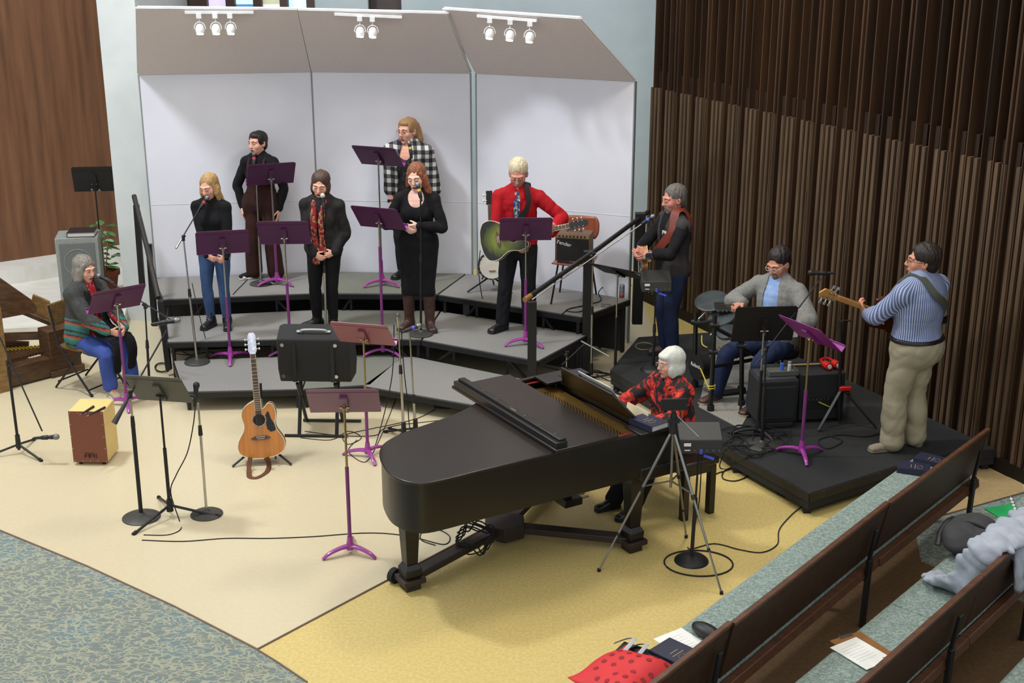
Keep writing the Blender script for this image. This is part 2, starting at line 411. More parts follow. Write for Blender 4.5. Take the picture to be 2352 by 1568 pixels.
    def addhand(s,F,q):
        d,n,t,curl,spread,thumb=s.hands[q]; t=nrm(t-d*(t@d)); n=nrm(n-d*(n@d)-t*(n@t)); u=s.u*(.92 if s.fem else 1.02); W=s.w[q]
        F.loft([W-d*.02,W+d*.03*u,W+d*.088*u],[.024*u,.034*u,.039*u],[.019*u,.016*u,.013*u],t,.012)
        Ls=[.072,.080,.074,.058]
        for i in range(4):
            p=W+d*(.086-.006*abs(i-1.2))*u+t*(.029-.0195*i)*u; a=spread*(1.5-i)*.15
            dd=nrm(d+t*a); c=curl if not isinstance(curl,(list,tuple)) else curl[i]; ang=.5*c
            for j,fr in enumerate((.46,.30,.26)):
                v=dd*math.cos(ang)+n*math.sin(ang); e=p+v*Ls[i]*fr*u
                F.cone(p,e,(.0092-.0008*j)*u,(.0086-.0008*j)*u,k=.003); p=e; ang+=c
        p=W+d*.022*u+t*.026*u; v=nrm(d*.75+t*.62+n*.35) if thumb is None else nrm(thumb)
        e=p+v*.045*u; F.cone(p,e,.0135*u,.0105*u,k=.008); v2=nrm(v+d*.5+n*.3); F.cone(e,e+v2*.034*u,.0105*u,.0085*u,k=.004)
    def H(s,p): return s.HD+s.Rh@(np.array(p,float)*s.hs)
    def headf(s,F,jaw=1.,nose=1.,mouth='closed',chin=0.,wide=1.):
        S=s.hs; M=s.Rh; e=lambda c,r,k=.02,m='u':F.ell(s.H(c),np.array(r)*S,M,k,m)
        e((0,.02,.042),(.074*wide,.094,.083)); e((0,-.018,-.012),(.064*wide,.074,.083),.025); e((0,-.032,-.062),(.046*jaw*wide,.05,.044),.025)
        e((0,-.064,-.094-chin),(.02*jaw,.018,.016),.015)
        for q in(-1,1):
            e((q*.042,-.052,-.018),(.022,.026,.026),.02)
            e((q*.03,-.103,.013),(.014,.012,.010),.01,'s')
            e((q*.03,-.079,.012),(.0145,.0125,.0105),.004)
            F.cone(s.H((q*.012,-.086,.033)),s.H((q*.05,-.07,.033)),.009*S,.008*S,k=.012)
            F.cone(s.H((q*.0,-.09,.004)),s.H((q*.011,-.097,-.026)),.007*S,.0075*S*nose,k=.006)
            F.ell(s.H((q*.074*wide,.012,-.002)),np.array((.012,.019,.031))*S,M@rotm(q*-18,-12),.006)
            e((q*.078*wide,.008,.0),(.006,.008,.014),.004,'s')
        F.cone(s.H((0,-.086,.025)),s.H((0,-.107,-.02)),.008*S,.0105*S*nose,k=.009)
        e((0,-.104,-.024),(.010*nose,.010,.008),.006)
        if mouth=='open':
            e((0,-.081,-.053),(.023,.016,.012),.006); e((0,-.085,-.069),(.017,.012,.007),.005); e((0,-.098,-.0605),(.013,.02,.0065),.002,'s')
        else:
            e((0,-.082,-.0545),(.025,.013,.0055),.005); e((0,-.081,-.064),(.021,.013,.0055),.005)
        u=s.u; nk=(.050 if s.fem else .059)*u*(s.b**.4)
        F.cone(s.NB-s.ax*.04,s.H((0,.018,-.06)),nk*1.1,nk,k=.025)
    def skinbody(s,h=.0055,eyes='down',mouth='closed',lips=True,bc='4a3426',jaw=1.,nose=1.,wide=1.,beard=None,bald=None):
        lo,hi=s.bounds(.22); lo[2]=-.02; F=Field(lo,hi,h)
        s.torso(F); s.arms(F,k=.02); s.legs(F)
        for q in(-1,1):
            a=s.ankle[q]; F.loft([a-A3(0,0,.02)-s.toe[q]*.03,a-A3(0,0,.03*s.h-.0)+s.toe[q]*.1],[.036,.034],[.036,.02],np.cross(s.toe[q],A3(0,0,1)),.03)
            if q in s.hands: s.addhand(F,q)
            else: F.loft([s.w[q],s.w[q]+nrm(s.w[q]-s.el[q])*.12],[.03,.03],[.018,.014],A3(0,1,0),.02)
        s.headf(F,jaw=jaw,nose=nose,mouth=mouth,wide=wide)
        V,Q=F.mesh(); C=(V[Q].mean(1)-s.HD)@s.Rh/s.hs
        mi=np.zeros(len(Q),int); lm=(np.abs(C[:,0])<.024)&(C[:,1]<-.078)&(C[:,2]<-.050)&(C[:,2]>-.0695)
        mi[lm&(np.abs(C[:,0])<.024-(np.abs(C[:,2]+.0595)*.7))]=1
        if mouth=='open': mi[(np.abs(C[:,0])<.013)&(C[:,1]<-.07)&(C[:,2]<-.055)&(C[:,2]>-.0665)]=5
        if beard:
            bm_=(C[:,1]<-.03)&(C[:,2]<-.035)&(C[:,2]>-.12)&~((np.abs(C[:,0])<.022)&(C[:,2]>-.07)&(C[:,2]<-.05))&(np.abs(C[:,0])<(.035 if beard[0]=='goatee' else .06))
            mi[bm_]=6
        o=mesh_obj('body',V,Q,[M_SKIN[s.skin],M_LIP if (s.fem and lips) else M_LIPR,M_EYE,M_DARK,brow(bc),M_MOUTH,mat('beard_'+(beard[1] if beard else 'none'),beard[1] if beard else '888888',.9)],s.root,mi)
        S=s.hs; b=MB(); b.T=Matrix.Translation(s.HD)@Matrix(s.Rh.tolist()).to_4x4()@Matrix.Scale(S,4)
        for q in(-1,1):
            b.mi=4; b.tube([(q*.014,-.094,.0335),(q*.03,-.0925,.039),(q*.047,-.080,.033)],.0035,6,sm=3,rr=[.003,.0038,.002],fl=.8)
            if eyes=='open':
                b.mi=2; b.ell((q*.03,-.083,.0125),(.0115,.0098,.0062)); b.mi=3; b.ell((q*.03-.001,-.0905,.0122),(.0048,.003,.0052))
                b.tube([(q*.018,-.0905,.0135),(q*.03,-.0945,.0195),(q*.043,-.086,.0145)],.0016,6,sm=3)
            else:
                b.mi=3; b.tube([(q*.018,-.091,.0085),(q*.03,-.0945,.0055),(q*.043,-.087,.0085)],.0018,6,sm=3)
        t=bpy.data.meshes.new('t'); t.from_pydata([tuple(p) for p in b.v],[],b.f); t.polygons.foreach_set('material_index',b.m); t.polygons.foreach_set('use_smooth',[True]*len(b.f))
        bm=bmesh.new(); bm.from_mesh(o.data); bm.from_mesh(t); bm.to_mesh(o.data); bm.free(); bpy.data.meshes.remove(t)
        return o
    def hair(s,adds,subs,m,k=.02,wr=.003,h=.005,f=60,st=(1,1,.25),name='hair',parent=None,lift=0):
        P=np.array([s.H(a[1]) for a in adds]+[s.H(a[2]) for a in adds if a[0]=='c']+[s.HD]); F=Field(P.min(0)-.14,P.max(0)+.14,h)
        for a in adds:
            if a[0]=='e': F.ell(s.H(a[1]),np.array(a[2])*s.hs,s.Rh,k)
            else: F.cone(s.H(a[1]),s.H(a[2]),a[3]*s.hs,a[4]*s.hs,k=k)
        for a in subs: F.ell(s.H(a[1]),np.array(a[2])*s.hs,s.Rh,a[3] if len(a)>3 else .008,'s')
        F.wr(wr,f,3,st); return fobj(F,name,m,parent or s.root)
    def field(s,h=.0075,m=.29): lo,hi=s.bounds(m); lo[2]=max(lo[2],-.05); return Field(lo,hi,h)
    def glasses(s,m,r=.0013,w=.021,hh=.015,name='glasses'):
        b=MB(); b.T=Matrix.Translation(s.HD)@Matrix(s.Rh.tolist()).to_4x4()@Matrix.Scale(s.hs,4)
        for q in(-1,1):
            b.tube([(q*.031+w*math.cos(a)*(1 if abs(math.cos(a))<.9 else 1),-.106+.004*abs(math.cos(a)),.010+hh*math.sin(a)) for a in np.linspace(0,2*PI,13)[:-1]],r,6,closed=True)
            b.tube([(q*.052,-.102,.015),(q*.068,-.06,.013),(q*.08,.01,.012)],r,6,sm=2)
        b.tube([(-.011,-.106,.013),(0,-.110,.016),(.011,-.106,.013)],r,6)
        return b.build(name,m,s.root)
    def shoe(s,q,m,sole,name='shoe',shaft=None,sh_r=.052,len_=.27,m2=None,heel=.0,w=.046):
        a=s.ankle[q]; t=s.toe[q]; z0=a[2]-.048*s.h; sd=np.cross(t,A3(0,0,1)); u=s.u; lo=np.minimum(a,a+t*.25)-.14; hi=np.maximum(a,a+t*.25)+.14; lo[2]=z0-.03
        if shaft: hi[2]=max(hi[2],a[2]+shaft+.06); d=nrm(s.knee[q]-a); e=a+d*shaft; lo=np.minimum(lo,e-.1); hi=np.maximum(hi,e+.1)
        F=Field(lo,hi,.006); b=A3(a[0],a[1],z0)
        F.loft([b-t*.045*u+A3(0,0,.045),b+t*.06*u+A3(0,0,.042),b+t*(len_-.11)*u+A3(0,0,.030)],[.034*u,w*.9*u,w*.95*u],[.045,.042,.026],sd,.02)
        F.cone(b+A3(0,0,.05),a+A3(0,0,.01),.042*u,.045*u,k=.03)
        if shaft: F.cone(a,e,.048*u,sh_r*u,k=.02); F.cut(e,d)
        F.cut((0,0,z0+.012),(0,0,-1)); F.wr(.003,50,1)
        o=fobj(F,name,m,s.root)
        F2=Field(lo,hi,.006); F2.loft([b-t*.045*u+A3(0,0,.012),b+t*.06*u+A3(0,0,.012),b+t*(len_-.11)*u+A3(0,0,.012)],[.040*u,w*.98*u,w*1.05*u],[.03]*3,sd,.02)
        F2.cut((0,0,z0+.022),(0,0,1)); F2.cut((0,0,z0+.0),(0,0,-1)); fobj(F2,'sole',sole,o)
        return o
# ---------------------------------------------------------------- room
W_=SC.world=bpy.data.worlds.new('world'); W_.use_nodes=True
bg=W_.node_tree.nodes['Background']; bg.inputs[0].default_value=(.80,.90,1,1); bg.inputs[1].default_value=LW0
_n=W_.node_tree.nodes; _l=W_.node_tree.links; _tc=_n.new('ShaderNodeTexCoord'); _sx=_n.new('ShaderNodeSeparateXYZ'); _rp=_n.new('ShaderNodeValToRGB'); _l.new(_tc.outputs['Generated'],_sx.inputs[0]); _l.new(_sx.outputs[2],_rp.inputs[0])
_e=_rp.color_ramp.elements; _e[0].position=0.; _e[0].color=(.38,.41,.44,1); _e[1].position=1.; _e[1].color=(1.,.98,.93,1); _q=_e.new(.12); _q.color=(.62,.68,.74,1); _q=_e.new(.40); _q.color=(.86,.90,.94,1)
_l.new(_rp.outputs[0],bg.inputs[0])
SC.view_settings.view_transform='Standard'; SC.view_settings.look='None'; SC.view_settings.gamma=1; SC.view_settings.exposure=0
def light(kind,name,loc,target,energy,color=(1,1,1),size=1.,sy=None,spot=60,blend=.5):
    l=bpy.data.lights.new(name,kind); l.energy=energy; l.color=color
    if kind=='AREA':
        l.size=size
        if sy: l.shape='RECTANGLE'; l.size_y=sy
    elif kind=='SPOT': l.spot_size=R(spot); l.spot_blend=blend; l.shadow_soft_size=size
    elif kind=='SUN': l.angle=size
    else: l.shadow_soft_size=size
    o=bpy.data.objects.new(name,l); COL.objects.link(o); o.location=loc
    o.rotation_euler=(Vector(target)-Vector(loc)).to_track_quat('-Z','Y').to_euler(); return o
light('AREA','window_daylight',(-5.8,10.7,9.5),(-2,13.4,.6),LWIN,(.90,.95,1),.9,.9)
light('AREA','ceiling_light_front',(1.6,10.6,7.2),(.6,9.6,0),LFR,(1,.93,.80),1.2,1.2)
light('AREA','ceiling_light_left',(-3.2,9.5,7.4),(-2.2,10.5,0),LFL,(1,.95,.86),1.0,1.0)
light('AREA','ceiling_light_house',(-1.5,3.5,7.6),(-.5,12,1),LHO,(1,.95,.88),2.5,2.0)

m_gold=mat('floor_gold_terrazzo','cfba7a',.42,c2='c2aa67',scale=45,detail=6,spec=.4,bump=.02,bscale=80)
m_cream=mat('floor_cream_vinyl','cabd9e',.30,c2='c6b999',scale=30,detail=5,spec=.45)
def carpet_mat(name,a,b,c,sc=13.,w=.075,patch=True):
    m=mat(name,a,.95,c2=b,scale=30); N,Lk,P=nodes_of(m)
    tc=N.new('ShaderNodeTexCoord'); col=None
    def layer(rot,scale,seed,prev):
        mp=N.new('ShaderNodeMapping'); mp.inputs['Rotation'].default_value=(0,0,rot); mp.inputs['Location'].default_value=(seed,seed*.7,0); mp.inputs['Scale'].default_value=(1,1.7,1); Lk.new(tc.outputs['Object'],mp.inputs[0])
        nz=N.new('ShaderNodeTexNoise'); nz.inputs['Scale'].default_value=scale*.55; nz.inputs['Detail'].default_value=0; Lk.new(mp.outputs[0],nz.inputs[0])
        vm=N.new('ShaderNodeVectorMath'); vm.operation='MULTIPLY_ADD'; vm.inputs[1].default_value=(2.2/scale,)*3; Lk.new(nz.outputs[1],vm.inputs[0]); Lk.new(mp.outputs[0],vm.inputs[2])
        v=N.new('ShaderNodeTexVoronoi'); v.feature='DISTANCE_TO_EDGE'; v.inputs['Scale'].default_value=scale; Lk.new(vm.outputs[0],v.inputs[0])
        lt=N.new('ShaderNodeMath'); lt.operation='LESS_THAN'; lt.inputs[1].default_value=w; Lk.new(v.outputs[0],lt.inputs[0])
        n2=N.new('ShaderNodeTexNoise'); n2.inputs['Scale'].default_value=scale*1.1; n2.inputs['Detail'].default_value=0; Lk.new(mp.outputs[0],n2.inputs[0])
        gt=N.new('ShaderNodeMath'); gt.operation='GREATER_THAN'; gt.inputs[1].default_value=.40; Lk.new(n2.outputs[0],gt.inputs[0])
        mu=N.new('ShaderNodeMath'); mu.operation='MULTIPLY'; Lk.new(lt.outputs[0],mu.inputs[0]); Lk.new(gt.outputs[0],mu.inputs[1])
        mx=N.new('ShaderNodeMix'); mx.data_type='RGBA'; Lk.new(mu.outputs[0],mx.inputs[0]); mx.inputs[7].default_value=lin(c)+(1,)
        Lk.new(prev,mx.inputs[6]); return mx.outputs[2]
    n3=N.new('ShaderNodeTexNoise'); n3.inputs['Scale'].default_value=1.3 if patch else 30; n3.inputs['Detail'].default_value=3; Lk.new(tc.outputs['Object'],n3.inputs[0])
    rp=N.new('ShaderNodeValToRGB'); rp.color_ramp.elements[0].position=.48; rp.color_ramp.elements[1].position=.70; rp.color_ramp.elements[0].color=lin(a)+(1,); rp.color_ramp.elements[1].color=lin(b)+(1,); Lk.new(n3.outputs[0],rp.inputs[0])
    o=layer(.4,sc,0,rp.outputs[0]); o=layer(1.3,sc*.85,3.1,o); Lk.new(o,P.inputs['Base Color']); return m
m_carpet=carpet_mat('aisle_carpet','6c7470','557a88','93947f',13.,.062)
o=MB(); o.box((-.5,8.6,-.05),(17,17,.1)); struct(o.build('floor',m_gold,smooth=False))
def xy(L,z=0): return [tuple(at(x,y,z)[:2]) for x,y in L]
cream=xy([(0,1216),(200,1298),(400,1390),(592,1489),(950,1300)])+[(.35,9.92),(1.6,11.4),(1.6,15.4),(-8,15.4),(-8,8.0)]
o=MB(); o.prism(cream,0,.003); struct(o.build('floor_cream',m_cream,smooth=False))
car=xy([(0,1220),(200,1302),(400,1394),(590,1493),(640,1524),(705,1568)])+[(-1.0,6.2),(-1.,3),(-8,3),(-8,8.0)]
o=MB(); o.prism(car,0,.006); struct(o.build('floor_carpet',m_carpet,smooth=False))
o=MB(); o.prism([(2.95,9.28),(1.95,8.14),(.66,6.6),(-.45,5.2),(.6,4.0),(6.5,4.0),(6.5,9.0),(4.2,9.0)],0,.002); struct(o.build('floor_gold_shaded',mat('floor_gold_shade_brown','72583c',.45,c2='644c33',scale=30,detail=5),smooth=False))  # shade on the gold floor under the pews, put into a brown colour
o=MB(); o.prism(xy([(2120,1196),(2352,1131)])+[(4.9,9.2),(4.9,6.6),(3.7,7.9),(3.0,8.7),(3.1,9.2)],0,.005); struct(o.build('floor_carpet_right',m_carpet,smooth=False))
o=MB(); o.prism(xy([(2352,1131),(2120,1196)])+[(2.95,9.6),(3.5,11.2),(4.25,10.1)],0,.003); struct(o.build('floor_cream_right',mat('floor_cream_shade_tan','b89f74',.4,c2='ad946a',scale=20),smooth=False))  # darker tan holds the shade lying on this piece of cream floor
m_joint=mat('floor_joint','6e5a4c',.5)
o=MB(world=True)
P_=[Vector((x,y,.007)) for x,y in car[:6]]
o.tube([at(-30,1203,.006)]+P_,.007,6); struct(o.build('trim_1',m_joint))
o=MB(); o.tube([at(592,1490,.004),at(950,1300,.004),Vector((.35,9.92,.004))],.007,6); struct(o.build('trim_2',m_joint))
o=MB(); o.tube([at(2120,1196,.006),at(2352,1131,.006)],.008,6); struct(o.build('trim_3',m_joint))
# back wall, pier, wood wall, slab
m_back=mat('wall_grey_blue','b0bcc0',.85,c2='a9b5b9',scale=3)
m_pier=mat('pier_white','cdd1cf',.85,c2='c6cac8',scale=3)
m_woodw=mat('wood_panel_brown','80593f',.55,c2='5f402c',scale=1.4,detail=8,stretch=(9,9,.6),ramp=(.3,.75),spec=.3)
YB=16.9
def bx(px,z=5): 
    v=atY(px,10,YB); return v.x
b=MB(); zt=7.0
zb=atY(500,60,YB).z-.6
xs=[-4.2,bx(430),bx(722),bx(845),bx(922),3.0]
b.box(((xs[0]+xs[5])/2,YB+.15,zb/2),(xs[5]-xs[0],.3,zb))
for a_,c_ in((0,1),(2,3),(4,5)): b.box(((xs[a_]+xs[c_])/2,YB+.15,(zb+zt)/2),(xs[c_]-xs[a_],.3,zt-zb))
b.box(((xs[3]+xs[4])/2,YB+.35,(zb+zt)/2),(xs[4]-xs[3],.1,zt-zb))
struct(b.build('wall_back',m_back,smooth=False))
m_frame=mat('window_frame_brown','4a3630',.6)
fr=MB(); win=MB()
for p0,p1 in((434,476),(519,539),(582,601),(643,661),(704,722)):
    fr.box(((bx(p0)+bx(p1))/2,YB+.08,(zb+zt)/2),(bx(p1)-bx(p0),.2,zt-zb))
w1=struct(fr.build('window_1',m_frame,smooth=False))
ztr=atY(600,11,YB).z
def pane(p0,p1,c,z0,z1,n): 
    m=mat('stained_'+c,c,.2,emit=.85); q=MB(); q.box(((bx(p0)+bx(p1))/2,YB+.1,(z0+z1)/2),(bx(p1)-bx(p0),.02,z1-z0)); return q.build('pane',m,w1,smooth=False)
pane(476,519,'d8d0f0',zb,zt,0); pane(539,582,'d0f0f4',ztr,zt,0); pane(539,582,'4a86c0',zb,ztr,0); pane(601,643,'b4b898',ztr,zt,0); pane(601,643,'e6d8f2',zb,ztr,0); pane(661,704,'c4e8fa',zb,zt,0)
b=MB(); b.box(((xs[3]+xs[4])/2,YB+.2,(zb+zt)/2),(xs[4]-xs[3]-.02,.1,zt-zb)); struct(b.build('recess_panel',mat('recess_dark','4a403e',.6),smooth=False))  # dark flat panel set into the back wall recess
b=MB(); b.prism([(-4.47,14.64),(-4.04,14.58),(-4.04,YB),(-4.40,YB)],0,zt); struct(b.build('wall_pier',m_pier,smooth=False))
wA,wB=at(0,602,.34),at(152,580,.34); d=(wB-wA).normalized(); p0=wA-d*3; p1=wA+d*((-4.44-wA.x)/d.x); n=Vector((-d.y,d.x,0))
b=MB(); b.prism([tuple(p0[:2]),tuple(p1[:2]),tuple((p1+n*.2)[:2]),tuple((p0+n*.2)[:2])],.0,zt); struct(b.build('wall_left',m_woodw,smooth=False))
m_marble=mat('chancel_white','dcdad2',.5,c2='cfcbc0',scale=3,detail=8,stretch=(1,4,1),ramp=(.4,.75))
b=MB(); q0,q1=p0-n*.42,p1-n*.42; b.prism([tuple(q0[:2]),tuple(q1[:2]),tuple(p1[:2]),tuple(p0[:2])],0,.34); struct(b.build('trim_4',m_marble,smooth=False))
b=MB(); f0,f1=at(60,752,.15),at(282,738,.15); dd=(f1-f0).normalized(); b.prism([tuple((f0-dd*3)[:2]),tuple(f1[:2]),(-4.47,14.7),tuple(q1[:2]),tuple(q0[:2])],0,.15); struct(b.build('trim_5',m_marble,smooth=False))
# right wall of slats
SA=Vector((1.62,15.48,0)); SB=Vector((4.278,10.122,0)); sd=(SB-SA).normalized(); sn=Vector((-.8957,-.4446,0)); 
sM=Matrix(((sd.x,-sn.x,0,SA.x),(sd.y,-sn.y,0,SA.y),(0,0,1,0),(0,0,0,1)))   # local x along the wall, y into the wall
m_dark=mat('wall_dark_stain','1f1611',.6,c2='16100c',scale=2,stretch=(6,6,.5),detail=6,spec=.25)
m_board=mat('wall_board','35241a',.55,c2='281b13',scale=1.5,stretch=(8,8,.6),detail=6,spec=.3)
m_slat=mat('wall_slat','5f4b38',.6,c2='4b3a2a',scale=1.5,stretch=(14,14,1.2),detail=5,spec=.3)
m_fin=mat('wall_fin','4c3523',.55,c2='33241a',scale=1.2,stretch=(8,8,.5),detail=5,spec=.3)
m_gap=mat('wall_gap_grey','9a9a9c',.7)
S1=7.4
b=MB(); b.T=sM; b.box((S1/2-.03,.22,3.5),(S1,.1,7.)); b.box((S1/2,.1,.06),(S1,.3,.12)); struct(b.build('wall_right',m_dark,smooth=False))
wr_=bpy.data.objects['wall_right']
b=MB(); b.T=sM; bq=MB(); bq.T=sM; bf=MB(); bf.T=sM; bg_=MB(); bg_.T=sM
k=-5
for j in range(-11,16):
    s0=3.098+.305*j
    if s0<-.1 or s0>S1: continue
    for i in range(3): b.box((s0+.02+.075*i,-.015,(2.575+.075)/2),(.038,.05,2.5))
rr=random.Random(3)
for j in range(-21,30):
    s0=3.02+.1525*j
    if s0<0.02 or s0>S1: continue
    bq.box((s0+.025,.06,2.78/2),(.055,.07,2.74)); bq.box((s0+.11,.14,3.5),(.095,.06,7.-.02))
    ed=.012 if j%4 else .02
    bf.box((s0-.02,.03 if j%2 else .05,3.55),(ed,.14,6.9))
    if j%4==0: bf.box((s0-.055,.03,3.55),(ed,.14,6.9))
    if j%2==0 and s0>3.4: bg_.box((s0+.045,.085,4.9),(.014+.010*(s0-3.4),.03,4.2))
o_=b.build('slats',m_slat,wr_,smooth=False); bq.build('boards',m_board,wr_,smooth=False); bf.build('fins',m_fin,wr_,smooth=False); bg_.build('grey_strips',m_gap,wr_,smooth=False)
# ---------------------------------------------------------------- choir risers
m_rc={'b':mat('riser_carpet_bluegrey','898784',.95,c2='797774',scale=90,bump=.3,bscale=300),'g':mat('riser_carpet_green','77786f',.95,c2='686960',scale=90,bump=.3,bscale=300)}
m_blk=mat('black_steel','18181a',.45,spec=.4); m_blk2=mat('black_plastic','141416',.5); m_rub=mat('black_rubber','101010',.8)
def ap(px,py,z): v=at(px,py,z); return (v.x,v.y)
UN=[('grey-blue carpeted three-step choir riser at the left, beside the long handrail','b',
     [[ap(422,899,.2),(-2.0,11.80),(-2.03,12.80),(-3.42,12.62)],[ap(385,785,.4),(-2.05,12.74),(-2.08,13.74),(-3.78,13.46)],[ap(374,687,.6),(-2.10,13.70),(-2.17,14.58),(-4.02,14.32)]]),
    ('green-grey carpeted wedge-shaped choir riser in the middle','g',
     [[(-1.99,11.80),ap(850,883,.2),(-1.10,12.80),(-2.02,12.80)],[(-2.04,12.74),ap(968,779,.4),(-.78,13.70),(-2.07,13.74)],[(-2.09,13.70),ap(1005,675,.6),ap(1070,628,.6),(-2.16,14.58)]]),
    ('grey carpeted three-step choir riser at the right, under the man in red','b',
     [[(-1.43,11.89),(-.14,11.28),(.24,12.0),(-1.09,12.80)],[ap(970,780,.4),ap(1237,828,.4),ap(1350,768,.4),(-.77,13.68)],[ap(1007,676,.6),ap(1337,727,.6),ap(1448,687,.6),ap(1072,628,.6)]])]
for lab,ck,tiers in UN:
    cx=sum(p[0] for p in tiers[1])/4; cy=sum(p[1] for p in tiers[1])/4
    t=thing('choir_riser',lab,'riser',(cx,cy,0),0,None)
    fb=MB(True)
    for zi,poly in enumerate(tiers):
        z=.2*(zi+1); dk=MB(True); c=Vector((sum(p[0] for p in poly)/4,sum(p[1] for p in poly)/4,0))
        sh=[tuple(c.xy+(Vector(p)-c.xy)*.992) for p in poly]
        dk.prism(sh,z-.03,z); dk.build('deck',m_rc[ck],t)
        ed=MB(True); 
        for i in range(4):
            a,b_=sh[i],sh[(i+1)%4]; ed.bar((a[0],a[1],z-.037),(b_[0],b_[1],z-.037),.03,.058)
        ed.build('deck_edge',m_blk,t,bevel=.004)
        ins=[c+(Vector((p[0],p[1],0))-c)*.93 for p in poly]
        for i in range(4):
            a=ins[i]; fb.bar((a.x,a.y,z-.05),(a.x,a.y,.0),.03,.03)
            n_=ins[(i+1)%4]; fb.bar((a.x,a.y,z-.05),(n_.x,n_.y,z-.05),.03,.04)
        if zi:
            for u in(.25,.75):
                A=ins[0].lerp(ins[1],u); B=ins[0].lerp(ins[1],.5 if u<.5 else .5); fb.bar((A.x,A.y,.03),(A.x,A.y,z-.05),.025,.025)
                E_=ins[0].lerp(ins[1],u-.17 if u<.5 else u+.17); fb.bar((A.x,A.y,z-.06),(E_.x,E_.y,z-.06-.16*zi),.025,.025)
            for u in(0,1):
                A=ins[u*1]; B=ins[3 if u==0 else 2]; fb.bar((A.x,A.y,z-.06),((A.x+B.x)/2,(A.y+B.y)/2,z-.2*zi-.05),.022,.022)
    fb.build('leg_frame',m_blk,t)
    for zi,poly in enumerate(tiers):
        z=.2*(zi+1); c=Vector((sum(p[0] for p in poly)/4,sum(p[1] for p in poly)/4)); a=c.lerp(Vector(poly[3]),.955); b_=c.lerp(Vector(poly[2]),.955)
        q=MB(True); q.bar((a.x,a.y,.01+(z-.08)/2),(b_.x,b_.y,.01+(z-.08)/2),.012,z-.09); q.build('rear_skirt',mat('skirt_dark','2f2c29',.9),t)
# ---------------------------------------------------------------- acoustic shell
m_shell=mat('shell_white','dddde5',.8,c2='d8d8e1',scale=2); m_can=mat('canopy_taupe','e0d6d4',.95,c2='d8cecc',scale=80,bump=.15,bscale=250); m_sedge=mat('shell_edge','dcdcdc',.6); m_salu=mat('shell_gasket','8a8f8c',.6)
BS=[(-4.005,14.36),(-2.185,14.61),(-.43,14.50),(1.262,13.785)]
PX=[((313,172),(713,166),(683,25),(315,22)),((714,166),(1092,168),(1026,34),(684,26)),((1100,171),(1457,195),(1331,46),(1018,24))]
LB=['leftmost white acoustic shell panel with taupe slanted canopy, beside the white pier','middle white acoustic shell panel with taupe canopy and two spot lamps','rightmost white acoustic shell panel with taupe canopy, behind the man in red']
TR=[((425,23),(583,23),(457,494,528),.0),((770,27),(925,34),(828,857),.0),((1100,31),(1237,42),(1130,1177,1222),.0)]
m_wht=mat('white_metal','e4e4e4',.35); m_bulb=mat('lamp_lit','fff2d8',.4,emit=30)
